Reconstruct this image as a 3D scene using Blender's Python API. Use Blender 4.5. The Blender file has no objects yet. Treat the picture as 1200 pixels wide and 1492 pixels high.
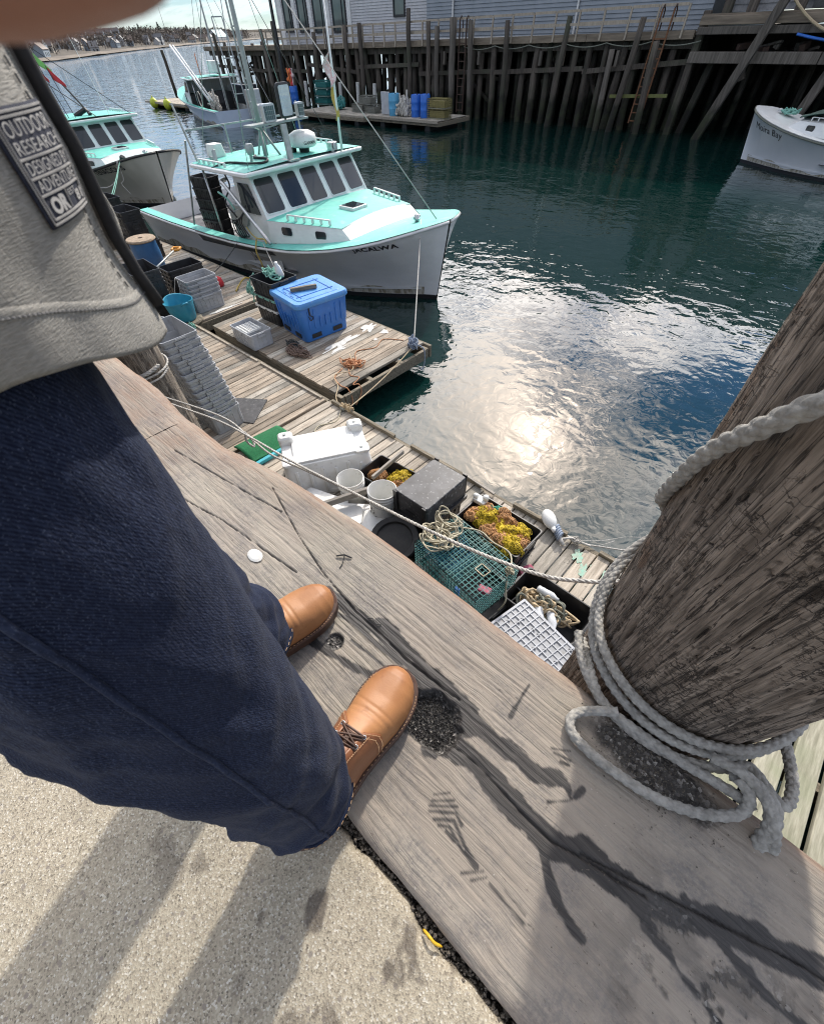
import bpy, bmesh, math, random
import numpy as np
from mathutils import Vector, Matrix, noise as mnoise
random.seed(7)
R = math.radians
SC = bpy.context.scene
COL = SC.collection

# ------------------------------------------------------------------ camera, sky, sun, exposure
CAMZ = 0.82
TH, PIT, ROLL = R(-44.5), R(53.2), R(2.5)
def to_site(v):
    c, s = math.cos(TH), math.sin(TH)
    return Vector((v[0]*c + v[1]*s, -v[0]*s + v[1]*c, v[2]))
_X = Vector((1, 0, 0)); _U = Vector((0, math.sin(PIT), math.cos(PIT))); _F = Vector((0, math.cos(PIT), -math.sin(PIT)))
cx_ = to_site(_X*math.cos(ROLL) - _U*math.sin(ROLL)); cy_ = to_site(_X*math.sin(ROLL) + _U*math.cos(ROLL)); cz_ = -to_site(_F)
cam = bpy.data.cameras.new('camera'); camo = bpy.data.objects.new('camera', cam); COL.objects.link(camo)
M = Matrix((cx_, cy_, cz_)).transposed().to_4x4(); M.translation = Vector((0, 0, CAMZ)); camo.matrix_world = M
cam.sensor_fit = 'HORIZONTAL'; cam.sensor_width = 36; cam.lens = 36*570/1200
cam.shift_y = 54/1200
cam.clip_start = 0.004; cam.clip_end = 9000
cam.dof.use_dof = True; cam.dof.focus_distance = 1.7; cam.dof.aperture_fstop = (cam.lens/1000)/0.0010
SC.camera = camo

SUN_EL, SUN_AZ = R(36.0), math.atan2(-0.296, 0.753)
SUN = Vector((math.sin(SUN_AZ)*math.cos(SUN_EL), math.cos(SUN_AZ)*math.cos(SUN_EL), math.sin(SUN_EL)))
wd = bpy.data.worlds.new('World'); SC.world = wd; wd.use_nodes = True
nt = wd.node_tree; nt.nodes.clear()
def N(t, kind, **kw):
    n = t.nodes.new(kind)
    for k, v in kw.items(): setattr(n, k, v)
    return n
def mth(t, op, a, b=None, clamp=False):
    n = t.nodes.new('ShaderNodeMath'); n.operation = op; n.use_clamp = clamp
    for i, x in enumerate((a, b)):
        if x is None: continue
        if isinstance(x, (int, float)): n.inputs[i].default_value = x
        else: t.links.new(x, n.inputs[i])
    return n.outputs[0]
def mixc(t, fac, a, b, mode='MIX'):
    n = t.nodes.new('ShaderNodeMix'); n.data_type = 'RGBA'; n.blend_type = mode
    for i, x in ((0, fac), (6, a), (7, b)):
        if isinstance(x, (int, float)): n.inputs[i].default_value = x
        elif isinstance(x, (tuple, list)): n.inputs[i].default_value = tuple(x)[:3] + (1,)
        else: t.links.new(x, n.inputs[i])
    return n.outputs[2]
def ramp(t, fac, stops):
    n = t.nodes.new('ShaderNodeValToRGB'); t.links.new(fac, n.inputs[0])
    e = n.color_ramp.elements
    while len(e) > 1: e.remove(e[0])
    e[0].position = stops[0][0]; c = stops[0][1]; e[0].color = (c, c, c, 1) if isinstance(c, (int, float)) else tuple(c)+(1,)
    for p, c in stops[1:]:
        k = e.new(p); k.color = (c, c, c, 1) if isinstance(c, (int, float)) else tuple(c)+(1,)
    return n.outputs[0]
sky = N(nt, 'ShaderNodeTexSky', sky_type='NISHITA', sun_disc=False, sun_elevation=SUN_EL, sun_rotation=SUN_AZ)
sky.dust_density = 0.1; sky.air_density = 1.1; sky.ozone_density = 3.0
tc = N(nt, 'ShaderNodeTexCoord')
sep = N(nt, 'ShaderNodeSeparateXYZ'); nt.links.new(tc.outputs['Generated'], sep.inputs[0])
zz = mth(nt, 'ADD', mth(nt, 'MAXIMUM', sep.outputs[2], 0.0), 0.12)
cmb = N(nt, 'ShaderNodeCombineXYZ')
nt.links.new(mth(nt, 'DIVIDE', sep.outputs[0], zz), cmb.inputs[0]); nt.links.new(mth(nt, 'DIVIDE', sep.outputs[1], zz), cmb.inputs[1])
mp = N(nt, 'ShaderNodeMapping'); nt.links.new(cmb.outputs[0], mp.inputs[0])
mp.inputs['Scale'].default_value = (0.55, 1.0, 1); mp.inputs['Rotation'].default_value = (0, 0, R(35)); mp.inputs['Location'].default_value = (0, 0, 0)
cn = N(nt, 'ShaderNodeTexNoise'); cn.inputs['Scale'].default_value = 1.25; cn.inputs['Detail'].default_value = 9; cn.inputs['Roughness'].default_value = 0.58; cn.inputs['Distortion'].default_value = 0.35
nt.links.new(mp.outputs[0], cn.inputs['Vector'])
cn2 = N(nt, 'ShaderNodeTexNoise'); cn2.inputs['Scale'].default_value = 5.5; cn2.inputs['Detail'].default_value = 6; cn2.inputs['Roughness'].default_value = 0.6; nt.links.new(mp.outputs[0], cn2.inputs['Vector'])
csum = mth(nt, 'ADD', mth(nt, 'MULTIPLY', cn.outputs[0], 0.72), mth(nt, 'MULTIPLY', cn2.outputs[0], 0.28))
cov = mth(nt, 'MULTIPLY', ramp(nt, csum, [(0.43, 0.0), (0.54, 1.0)]), ramp(nt, sep.outputs[2], [(0.0, 0.25), (0.25, 1.0)]))
# thin cloud lights up round the sun
dotn = N(nt, 'ShaderNodeVectorMath', operation='DOT_PRODUCT'); nt.links.new(tc.outputs['Generated'], dotn.inputs[0]); dotn.inputs[1].default_value = SUN
dp = mth(nt, 'MAXIMUM', dotn.outputs['Value'], 0.0)
aure = mth(nt, 'ADD', mth(nt, 'ADD', mth(nt, 'MULTIPLY', mth(nt, 'POWER', dp, 7.0), 42.0), mth(nt, 'MULTIPLY', mth(nt, 'POWER', dp, 30.0), 14.0)), mth(nt, 'ADD', mth(nt, 'MULTIPLY', mth(nt, 'POWER', dp, 240.0), 60.0), 9.5))
cc = N(nt, 'ShaderNodeVectorMath', operation='SCALE'); nt.links.new(mixc(nt, mth(nt, 'POWER', dp, 16.0), (0.97, 0.98, 1.0), (1.0, 0.82, 0.67)), cc.inputs[0]); nt.links.new(aure, cc.inputs['Scale'])
skb = mixc(nt, 1.0, sky.outputs[0], (0.50, 0.67, 0.93), 'MULTIPLY'); skc = mixc(nt, mth(nt, 'MULTIPLY', cov, 0.85), skb, cc.outputs[0])
bg = N(nt, 'ShaderNodeBackground'); bg.inputs[1].default_value = 0.125; nt.links.new(skc, bg.inputs[0])
wo = N(nt, 'ShaderNodeOutputWorld'); nt.links.new(bg.outputs[0], wo.inputs[0])
sl = bpy.data.lights.new('sun', 'SUN'); sl.energy = 3.5; sl.angle = R(1.6); sl.color = (1.0, 0.94, 0.85)
so = bpy.data.objects.new('sun', sl); COL.objects.link(so); so.rotation_euler = (-SUN).to_track_quat('-Z', 'Y').to_euler(); so.location = SUN*40
SC.view_settings.view_transform = 'Standard'; SC.view_settings.look = 'None'; SC.view_settings.gamma = 1; SC.view_settings.use_curve_mapping = False
SC.view_settings.exposure = 0.2
SC.render.engine = 'CYCLES'
SC.cycles.filter_width = 1.1; SC.cycles.use_adaptive_sampling = False; SC.cycles.sample_clamp_indirect = 4.0; SC.cycles.blur_glossy = 0.6; wd.cycles.sampling_method = 'MANUAL'; wd.cycles.sample_map_resolution = 2048; SC.cycles.max_bounces = 6; SC.cycles.use_denoising = True; SC.cycles.denoising_prefilter = 'NONE'; SC.cycles.caustics_reflective = False

# ------------------------------------------------------------------ helpers
class MB:
    def __init__(s): s.v = []; s.f = []
    def add(s, v, f):
        o = len(s.v); s.v += [tuple(p) for p in v]; s.f += [tuple(i+o for i in q) for q in f]
    def box(s, c, d, rz=0, rx=0, ry=0, taper=1.0, M=None):
        hx, hy, hz = d[0]/2, d[1]/2, d[2]/2
        m = Matrix.Translation(Vector(c)) @ Matrix.Rotation(rz, 4, 'Z') @ Matrix.Rotation(ry, 4, 'Y') @ Matrix.Rotation(rx, 4, 'X')
        if M is not None: m = M @ m
        p = []
        for z in (-1, 1):
            k = taper if z < 0 else 1
            for x, y in ((-1, -1), (1, -1), (1, 1), (-1, 1)): p.append(m @ Vector((x*hx*k, y*hy*k, z*hz)))
        s.add(p, [(3, 2, 1, 0), (4, 5, 6, 7), (0, 1, 5, 4), (1, 2, 6, 5), (2, 3, 7, 6), (3, 0, 4, 7)])
    def bar(s, a, b, w, h=None):
        a, b = Vector(a), Vector(b); d = b-a; L = d.length; h = h or w
        q = d.to_track_quat('X', 'Z').to_matrix().to_4x4(); q.translation = (a+b)/2
        s.box((0, 0, 0), (L, w, h), M=q)
    def rings(s, rs, close=True, cap0=True, cap1=True):
        n = len(rs[0]); o = len(s.v)
        for r in rs: s.v += [tuple(p) for p in r]
        for i in range(len(rs)-1):
            for j in range(n if close else n-1):
                k = (j+1) % n
                s.f.append((o+i*n+j, o+i*n+k, o+(i+1)*n+k, o+(i+1)*n+j))
        if cap0: s.f.append(tuple(o+j for j in range(n-1, -1, -1)))
        if cap1: s.f.append(tuple(o+(len(rs)-1)*n+j for j in range(n)))
    def tube(s, pts, r, n=8, cap=True, prof=None):
        pts = [Vector(p) for p in pts]; m = len(pts); rs = []
        t = (pts[1]-pts[0]).normalized(); u = t.orthogonal().normalized()
        for i in range(m):
            t2 = (pts[min(i+1, m-1)]-pts[max(i-1, 0)])
            t2 = t2.normalized() if t2.length > 1e-9 else t
            u = (u - t2*u.dot(t2)); u = u.normalized() if u.length > 1e-6 else t2.orthogonal().normalized()
            w = t2.cross(u); t = t2; rr = r[i] if hasattr(r, '__len__') else r
            ring = []
            for j in range(n):
                a = 2*math.pi*j/n; k = rr*(prof(i, j) if prof else 1)
                ring.append(pts[i] + u*math.cos(a)*k + w*math.sin(a)*k)
            rs.append(ring)
        s.rings(rs, True, cap, cap)
    def cyl(s, a, b, r0, r1=None, n=12): s.tube([a, b], [r0, r1 if r1 is not None else r0], n)
    def lathe(s, prof, n=24, c=(0, 0, 0), cap0=False, cap1=False):
        s.rings([[(c[0]+r*math.cos(2*math.pi*j/n), c[1]+r*math.sin(2*math.pi*j/n), c[2]+z) for j in range(n)] for r, z in prof], True, cap0, cap1)
    def prism(s, poly, z0, z1):
        n = len(poly)
        s.add([(x, y, z0) for x, y in poly]+[(x, y, z1) for x, y in poly],
              [tuple(range(n-1, -1, -1)), tuple(range(n, 2*n))]+[(i, (i+1) % n, n+(i+1) % n, n+i) for i in range(n)])
    def grid(s, fn, nu, nv):
        o = len(s.v)
        for i in range(nu+1):
            for j in range(nv+1): s.v.append(tuple(fn(i/nu, j/nv)))
        for i in range(nu):
            for j in range(nv):
                a = o+i*(nv+1)+j; s.f.append((a, a+nv+1, a+nv+2, a+1))
    def ball(s, c, r, nu=10, nv=7, sc=(1, 1, 1)):
        rs = []
        for i in range(nv+1):
            a = math.pi*(0.02+0.96*i/nv); rs.append([(c[0]+sc[0]*r*math.sin(a)*math.cos(2*math.pi*j/nu), c[1]+sc[1]*r*math.sin(a)*math.sin(2*math.pi*j/nu), c[2]-sc[2]*r*math.cos(a)) for j in range(nu)])
        s.rings(rs)
    def mesh(s, name):
        me = bpy.data.meshes.new(name); me.from_pydata(s.v, [], s.f); me.update(); return me
    def build(s, name, mat, parent=None, smooth=False, bevel=0, loc=None, angle=None):
        o = bpy.data.objects.new(name, s.mesh(name)); COL.objects.link(o)
        if mat: o.data.materials.append(mat)
        if parent: o.parent = parent
        if loc: o.location = loc
        if smooth:
            o.data.polygons.foreach_set('use_smooth', [True]*len(o.data.polygons))
            if angle is not None: o.data.set_sharp_from_angle(angle=R(angle))
        if bevel:
            b = o.modifiers.new('bevel', 'BEVEL'); b.width = bevel; b.segments = 2; b.limit_method = 'ANGLE'; b.angle_limit = R(40)
        return o
def tag(o, label=None, cat=None, group=None, kind=None):
    for k, v in (('label', label), ('category', cat), ('group', group), ('kind', kind)):
        if v: o[k] = v
    return o
def thing(name, label, cat, loc=(0, 0, 0), rz=0, group=None):
    o = bpy.data.objects.new(name, None); COL.objects.link(o); o.empty_display_size = 0.1
    o.location = loc; o.rotation_euler = (0, 0, rz); return tag(o, label, cat, group)
def clone(o, loc=None, rot=None, label=None, parent=None, scale=None):
    c = o.copy(); COL.objects.link(c)
    if parent is not None: c.parent = parent
    if loc is not None: c.location = loc
    if rot is not None: c.rotation_euler = rot if hasattr(rot, '__len__') else (0, 0, rot)
    if scale: c.scale = scale
    if label: c['label'] = label
    for ch in list(o.children): clone(ch, parent=c)
    return c
ORD = ['topmost', 'second from the top', 'third from the top', 'fourth from the top', 'fifth from the top', 'sixth from the top', 'seventh from the top',
       'eighth from the top', 'ninth from the top', 'tenth from the top', 'eleventh from the top', 'twelfth from the top', 'thirteenth from the top', 'fourteenth from the top']
def smoothpath(pts, k=8):
    P = [Vector(p) for p in pts]; P = [P[0]*2-P[1]]+P+[P[-1]*2-P[-2]]; out = []
    for i in range(1, len(P)-2):
        a, b, c, d = P[i-1:i+3]
        for j in range(k):
            t = j/k; out.append(0.5*((2*b)+(c-a)*t+(2*a-5*b+4*c-d)*t*t+(3*b-a-3*c+d)*t**3))
    out.append(P[-2]); return out
def sag(a, b, d, n=14):
    a, b = Vector(a), Vector(b); return [a.lerp(b, i/n)-Vector((0, 0, 4*d*(i/n)*(1-i/n))) for i in range(n+1)]
_fonts = {}
def textmesh(txt, bold=0.0, shear=0.0, space=1.0):
    cu = bpy.data.curves.new('t', 'FONT'); cu.body = txt; cu.size = 1; cu.offset = bold; cu.shear = shear; cu.space_character = space; cu.resolution_u = 3
    o = bpy.data.objects.new('t', cu); COL.objects.link(o)
    bpy.context.view_layer.update()
    me = bpy.data.meshes.new_from_object(o.evaluated_get(bpy.context.evaluated_depsgraph_get()))
    v = [tuple(p.co) for p in me.vertices]; f = [tuple(p.vertices) for p in me.polygons]
    bpy.data.objects.remove(o); bpy.data.meshes.remove(me); bpy.data.curves.remove(cu)
    return v, f
def letter(name, txt, fn, mat, parent, height, width=None, **kw):
    """flat lettering laid on a surface: fn(u, v) -> point, u in 0..width, v in 0..height"""
    v, f = textmesh(txt, **kw); x0 = min(p[0] for p in v); x1 = max(p[0] for p in v); y0 = min(p[1] for p in v); y1 = max(p[1] for p in v)
    k = height/(y1-y0); kx = (width/(x1-x0)) if width else k
    mb = MB(); mb.add([fn((p[0]-x0)*kx, (p[1]-y0)*k) for p in v], f)
    return mb.build(name, mat, parent)

# ------------------------------------------------------------------ materials
def mat(name, col, col2=None, rough=0.6, scale=6, detail=6, stretch=(1, 1, 1), bump=0.0, bscale=None, metal=0.0, rnd=0.0, spec=0.5, spots=None, hue=None, lo=0.35, hi=0.65, noise_rough=0.6, rvar=0.0, coat=0.0):
    m = bpy.data.materials.new(name); m.use_nodes = True; t = m.node_tree; b = t.nodes['Principled BSDF']
    tc = N(t, 'ShaderNodeTexCoord'); vec = tc.outputs['Object']
    if rnd:
        oi = N(t, 'ShaderNodeObjectInfo'); ad = N(t, 'ShaderNodeVectorMath', operation='ADD')
        sc_ = N(t, 'ShaderNodeVectorMath', operation='SCALE'); sc_.inputs[0].default_value = (37.0, 19.0, 11.0); t.links.new(oi.outputs['Random'], sc_.inputs['Scale'])
        t.links.new(vec, ad.inputs[0]); t.links.new(sc_.outputs[0], ad.inputs[1]); vec = ad.outputs[0]
    mp = N(t, 'ShaderNodeMapping'); mp.inputs['Scale'].default_value = stretch; t.links.new(vec, mp.inputs[0])
    n1 = N(t, 'ShaderNodeTexNoise'); n1.inputs['Scale'].default_value = scale; n1.inputs['Detail'].default_value = detail; n1.inputs['Roughness'].default_value = noise_rough
    t.links.new(mp.outputs[0], n1.inputs['Vector'])
    col2 = col2 or tuple(c*0.75 for c in col)
    f = ramp(t, n1.outputs[0], [(lo, 0.0), (hi, 1.0)])
    c = mixc(t, f, col2, col)
    if spots:   # (scale, lo, hi, colour, amount) blotches of another colour
        for (s_, l_, h_, cs, am) in spots:
            n2 = N(t, 'ShaderNodeTexNoise'); n2.inputs['Scale'].default_value = s_; n2.inputs['Detail'].default_value = 5; t.links.new(vec, n2.inputs['Vector'])
            c = mixc(t, mth(t, 'MULTIPLY', ramp(t, n2.outputs[0], [(l_, 0.0), (h_, 1.0)]), am), c, cs)
    if rnd:
        h = N(t, 'ShaderNodeHueSaturation'); t.links.new(c, h.inputs['Color'])
        t.links.new(mth(t, 'ADD', mth(t, 'MULTIPLY', oi.outputs['Random'], 2*rnd), 1-rnd), h.inputs['Value']); c = h.outputs[0]
    t.links.new(c, b.inputs['Base Color'])
    b.inputs['Roughness'].default_value = rough; b.inputs['Metallic'].default_value = metal; b.inputs['Specular IOR Level'].default_value = spec
    if coat: b.inputs['Coat Weight'].default_value = coat
    if rvar: t.links.new(mth(t, 'ADD', mth(t, 'MULTIPLY', n1.outputs[0], rvar), rough-rvar/2), b.inputs['Roughness'])
    if bump:
        n3 = N(t, 'ShaderNodeTexNoise'); n3.inputs['Scale'].default_value = bscale or scale*3; n3.inputs['Detail'].default_value = 6; n3.inputs['Roughness'].default_value = 0.65
        t.links.new(mp.outputs[0], n3.inputs['Vector'])
        bp = N(t, 'ShaderNodeBump'); bp.inputs['Strength'].default_value = 1.0; bp.inputs['Distance'].default_value = bump; t.links.new(n3.outputs[0], bp.inputs['Height']); t.links.new(bp.outputs[0], b.inputs['Normal'])
    m['k'] = 1
    return m
PL = dict(rough=0.42, rvar=0.25, bump=0.0006, bscale=40)
MAT = dict(
    plank=mat('weathered plank', (0.40, 0.335, 0.26), (0.17, 0.135, 0.10), 0.85, 5, 8, (7, 0.55, 5), 0.004, 9, rnd=0.28, spots=[(2.2, 0.5, 0.75, (0.20, 0.19, 0.16), 0.6), (18, 0.66, 0.72, (0.05, 0.04, 0.03), 0.7)]),
    plank_new=mat('pale plank', (0.50, 0.44, 0.36), (0.27, 0.23, 0.18), 0.85, 5, 8, (7, 0.5, 5), 0.004, 9, rnd=0.22, spots=[(2.0, 0.52, 0.8, (0.3, 0.28, 0.25), 0.6), (22, 0.66, 0.7, (0.05, 0.045, 0.04), 0.7)]),
    plank_grey=mat('silver plank', (0.44, 0.40, 0.34), (0.22, 0.20, 0.165), 0.85, 5, 8, (7, 0.5, 5), 0.004, 9, rnd=0.25, spots=[(1.4, 0.48, 0.6, (0.13, 0.12, 0.10), 0.65), (16, 0.66, 0.7, (0.05, 0.045, 0.04), 0.7)]),
    plank_green=mat('algae plank', (0.42, 0.40, 0.31), (0.22, 0.21, 0.15), 0.85, 5, 8, (9, 0.8, 5), 0.003, 9, rnd=0.15, spots=[(3, 0.45, 0.65, (0.25, 0.27, 0.17), 0.6)]),
    beam=mat('dock beam', (0.27, 0.23, 0.17), (0.10, 0.085, 0.06), 0.85, 6, 7, (0.6, 6, 6), 0.004, 9),
    oldpile=mat('weathered pile wood', (0.26, 0.215, 0.175), (0.085, 0.068, 0.055), 0.9, 9, 9, (5, 5, 0.45), 0.008, 7, spots=[(5, 0.58, 0.7, (0.30, 0.26, 0.21), 0.6), (7, 0.62, 0.72, (0.06, 0.042, 0.03), 0.7)]),
    pile_pale=mat('silver pile wood', (0.36, 0.31, 0.25), (0.15, 0.125, 0.1), 0.9, 8, 9, (6, 6, 0.5), 0.006, 8),
    drum=mat('black float drum', (0.02, 0.02, 0.02), rough=0.6),
    grey_pl=mat('grey plastic', (0.40, 0.41, 0.43), (0.31, 0.32, 0.33), scale=4, rnd=0.08, spots=[(11, 0.6, 0.7, (0.22, 0.2, 0.17), 0.5)], **PL),
    pale_pl=mat('pale grey plastic', (0.47, 0.49, 0.52), (0.37, 0.38, 0.40), scale=4, **PL),
    black_pl=mat('black plastic', (0.028, 0.028, 0.03), (0.016, 0.016, 0.017), scale=5, rnd=0.2, spots=[(9, 0.56, 0.75, (0.09, 0.085, 0.08), 0.45)], **PL),
    scuffed=mat('scuffed black plastic', (0.06, 0.063, 0.07), (0.03, 0.03, 0.033), scale=9, detail=9, rough=0.5, spots=[(30, 0.6, 0.66, (0.3, 0.3, 0.3), 0.6), (4, 0.5, 0.7, (0.11, 0.11, 0.12), 0.6)]),
    white_pl=mat('white plastic', (0.80, 0.80, 0.78), (0.70, 0.70, 0.67), scale=5, spots=[(26, 0.63, 0.68, (0.45, 0.42, 0.37), 0.45), (6, 0.58, 0.7, (0.6, 0.58, 0.53), 0.5)], **PL),
    blue_pl=mat('blue plastic', (0.045, 0.20, 0.60), (0.035, 0.16, 0.50), scale=4, spots=[(14, 0.6, 0.7, (0.12, 0.28, 0.6), 0.4)], **PL),
    blue_lid=mat('lid blue plastic', (0.10, 0.31, 0.68), (0.07, 0.25, 0.60), scale=4, spots=[(24, 0.62, 0.7, (0.06, 0.12, 0.22), 0.6), (12, 0.6, 0.7, (0.3, 0.42, 0.6), 0.4)], **PL),
    teal_pl=mat('teal plastic', (0.035, 0.30, 0.43), (0.03, 0.24, 0.36), scale=5, spots=[(9, 0.58, 0.7, (0.09, 0.3, 0.38), 0.5)], **PL),
    barrel=mat('barrel blue', (0.03, 0.12, 0.28), (0.02, 0.085, 0.21), scale=5, **PL),
    bright_blue=mat('bright blue plastic', (0.03, 0.16, 0.62), scale=5, **PL),
    lightblue=mat('light blue plastic', (0.10, 0.38, 0.62), scale=5, **PL),
    rubber=mat('black rubber', (0.02, 0.02, 0.022), (0.035, 0.034, 0.033), 0.75, 8, bump=0.002, bscale=30),
    mat_dark=mat('dark rubber mat', (0.075, 0.075, 0.078), (0.045, 0.045, 0.047), 0.8, 14, spots=[(40, 0.6, 0.68, (0.2, 0.2, 0.19), 0.5)]),
    turf=mat('artificial turf', (0.01, 0.17, 0.06), (0.005, 0.09, 0.03), 0.9, 90, 4, bump=0.006, bscale=160),
    turq=mat('turquoise paint', (0.05, 0.42, 0.5), rough=0.5),
    mint=mat('mint deck paint', (0.16, 0.58, 0.49), (0.13, 0.50, 0.43), 0.55, 5, spots=[(1.3, 0.5, 0.7, (0.15, 0.44, 0.38), 0.6), (4, 0.60, 0.72, (0.32, 0.62, 0.55), 0.6), (22, 0.68, 0.74, (0.2, 0.4, 0.36), 0.4)], bump=0.0008, bscale=120),
    hull=mat('grey white hull', (0.80, 0.80, 0.80), (0.72, 0.72, 0.715), 0.35, 1.2, 6, (1, 1, 3), coat=0.3, spots=[(0.8, 0.56, 0.8, (0.5, 0.48, 0.44), 0.4)]),
    hull_cream=mat('cream hull', (0.62, 0.58, 0.51), (0.55, 0.515, 0.45), 0.35, 1.2, 6, coat=0.3),
    hull_blue=mat('pale blue hull', (0.55, 0.63, 0.75), (0.48, 0.56, 0.68), 0.35, 1.2, 6, coat=0.3),
    hull_white=mat('white hull', (0.82, 0.83, 0.85), (0.78, 0.79, 0.81), 0.3, 1.2, 6, coat=0.4),
    gel=mat('white gelcoat', (0.74, 0.75, 0.74), (0.66, 0.67, 0.66), 0.35, 3, coat=0.3, spots=[(5, 0.6, 0.75, (0.55, 0.53, 0.48), 0.35)]),
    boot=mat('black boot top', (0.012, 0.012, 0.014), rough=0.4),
    red_bot=mat('red bottom paint', (0.20, 0.035, 0.025), rough=0.6),
    grn_bot=mat('dark green bottom paint', (0.012, 0.035, 0.03), rough=0.5),
    glass=mat('dark cabin glass', (0.03, 0.034, 0.04), (0.02, 0.024, 0.03), 0.06, 2, spec=0.6),
    glass_sky=mat('window glass', (0.05, 0.09, 0.10), (0.03, 0.05, 0.06), 0.03, 1, spec=1.0),
    steel=mat('worn galvanised steel', (0.42, 0.44, 0.43), (0.30, 0.32, 0.31), 0.45, 10, metal=0.6, bump=0.001),
    alu=mat('bright metal', (0.62, 0.63, 0.64), (0.5, 0.5, 0.5), 0.3, 10, metal=0.8),
    greypaint=mat('grey green mast paint', (0.33, 0.36, 0.35), (0.25, 0.28, 0.27), 0.5, 8),
    rust=mat('rusty iron', (0.22, 0.10, 0.045), (0.12, 0.055, 0.03), 0.85, 12, bump=0.003, bscale=30),
    rust_dark=mat('dark rusty iron', (0.075, 0.042, 0.03), (0.04, 0.025, 0.02), 0.85, 12),
    black_m=mat('black metal', (0.02, 0.02, 0.022), rough=0.5),
    deck_dark=mat('scuffed work deck', (0.11, 0.11, 0.115), (0.055, 0.055, 0.06), 0.8, 4, detail=8, spots=[(2.2, 0.55, 0.62, (0.36, 0.36, 0.36), 0.6)]),
    rope_w=mat('white rope', (0.56, 0.54, 0.50), (0.38, 0.365, 0.335), 0.9, 40, bump=0.001, bscale=300, spots=[(3, 0.55, 0.7, (0.36, 0.33, 0.28), 0.4)]),
    rope_n=mat('near braided rope', (0.385, 0.37, 0.34), (0.23, 0.22, 0.20), 0.92, 60, bump=0.0012, bscale=420, spots=[(6, 0.5, 0.7, (0.27, 0.255, 0.23), 0.6)]),
    rope_y=mat('cream rope', (0.52, 0.48, 0.36), (0.36, 0.32, 0.23), 0.9, 40),
    rope_o=mat('orange rope', (0.52, 0.25, 0.12), (0.40, 0.19, 0.10), 0.9, 30),
    rope_tan=mat('tan rope', (0.50, 0.40, 0.26), (0.36, 0.28, 0.18), 0.9, 30),
    rope_br=mat('brown rope', (0.22, 0.15, 0.12), (0.13, 0.09, 0.07), 0.9, 30),
    rope_g=mat('green rope', (0.22, 0.45, 0.38), (0.15, 0.34, 0.28), 0.9, 30),
    rope_dk=mat('dark rope', (0.07, 0.075, 0.075), rough=0.9),
    rope_bl=mat('blue rope', (0.13, 0.19, 0.30), (0.35, 0.38, 0.42), 0.9, 60),
    rope_grey=mat('grey green rope', (0.22, 0.23, 0.19), (0.13, 0.135, 0.11), 0.9, 30),
    yellow=mat('yellow plastic', (0.72, 0.42, 0.02), rough=0.5), orange=mat('orange plastic', (0.72, 0.30, 0.03), rough=0.5),
    yhose=mat('yellow hose', (0.50, 0.36, 0.08), rough=0.5),
    buoy_y=mat('lime buoy', (0.55, 0.62, 0.05), rough=0.5), red=mat('red cloth', (0.60, 0.04, 0.05), rough=0.8), green_fl=mat('green cloth', (0.25, 0.55, 0.15), rough=0.8), orange_fl=mat('orange cloth', (0.75, 0.2, 0.05), rough=0.8), white_fl=mat('white cloth', (0.7, 0.68, 0.66), (0.6, 0.3, 0.3), rough=0.8, scale=20), navy=mat('navy cloth', (0.02, 0.03, 0.10), rough=0.8),
    mesh_y=mat('yellow mesh bag', (0.64, 0.46, 0.02), (0.46, 0.32, 0.015), 0.8, 60, bump=0.004, bscale=140, spots=[(210, 0.47, 0.53, (0.16, 0.11, 0.01), 0.75)]), mesh_o=mat('orange mesh bag', (0.52, 0.27, 0.10), (0.33, 0.17, 0.06), 0.8, 60, bump=0.004, bscale=140, spots=[(210, 0.47, 0.53, (0.14, 0.08, 0.04), 0.75)]), mesh_g=mat('green mesh bag', (0.02, 0.25, 0.16), (0.01, 0.14, 0.09), 0.8, 60, bump=0.003, bscale=140), pink=mat('faded red plastic', (0.45, 0.08, 0.14), rough=0.5),
    trapwire=mat('green coated wire', (0.03, 0.21, 0.20), (0.018, 0.14, 0.135), 0.45, 30), trapnet=mat('blue twine net', (0.03, 0.22, 0.36), rough=0.8), trapgrey=mat('grey trap wire', (0.26, 0.26, 0.23), (0.17, 0.17, 0.14), 0.8, 8), trapyel=mat('olive trap wire', (0.30, 0.26, 0.10), (0.2, 0.17, 0.07), 0.8, 8),
    bottle=mat('clear bottle plastic', (0.62, 0.64, 0.66), rough=0.15),
    white_p=mat('flaking white paint', (0.66, 0.66, 0.63), (0.5, 0.49, 0.46), 0.7, 14, detail=9),
    green_p=mat('faded green paint', (0.25, 0.46, 0.36), (0.36, 0.38, 0.31), 0.8, 30),
    board=mat('grey board', (0.36, 0.33, 0.29), (0.24, 0.22, 0.19), 0.85, 6, 7, (1, 8, 8), 0.002),
    tan_lid=mat('tan rope coil', (0.40, 0.31, 0.23), (0.26, 0.2, 0.14), 0.9, 20, bump=0.005),
    wharf_wood=mat('dark wharf timber', (0.085, 0.07, 0.055), (0.035, 0.03, 0.025), 0.9, 7, 8, (4, 4, 0.5), 0.006, 8),
    pier_pile=mat('pier pile wood', (0.115, 0.095, 0.078), (0.045, 0.037, 0.031), 0.9, 4, 8, (4, 4, 0.35), 0.012, 5, rnd=0.3, spots=[(0.8, 0.5, 0.7, (0.045, 0.055, 0.032), 0.7)]),
    pier_pale=mat('grey pier pile wood', (0.16, 0.14, 0.12), (0.07, 0.06, 0.05), 0.9, 4, 8, (4, 4, 0.35), 0.012, 5, rnd=0.25),
    pier_beam=mat('pier beam wood', (0.25, 0.20, 0.15), (0.13, 0.105, 0.08), 0.9, 2, 8, (0.4, 4, 4), 0.006, 5),
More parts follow.
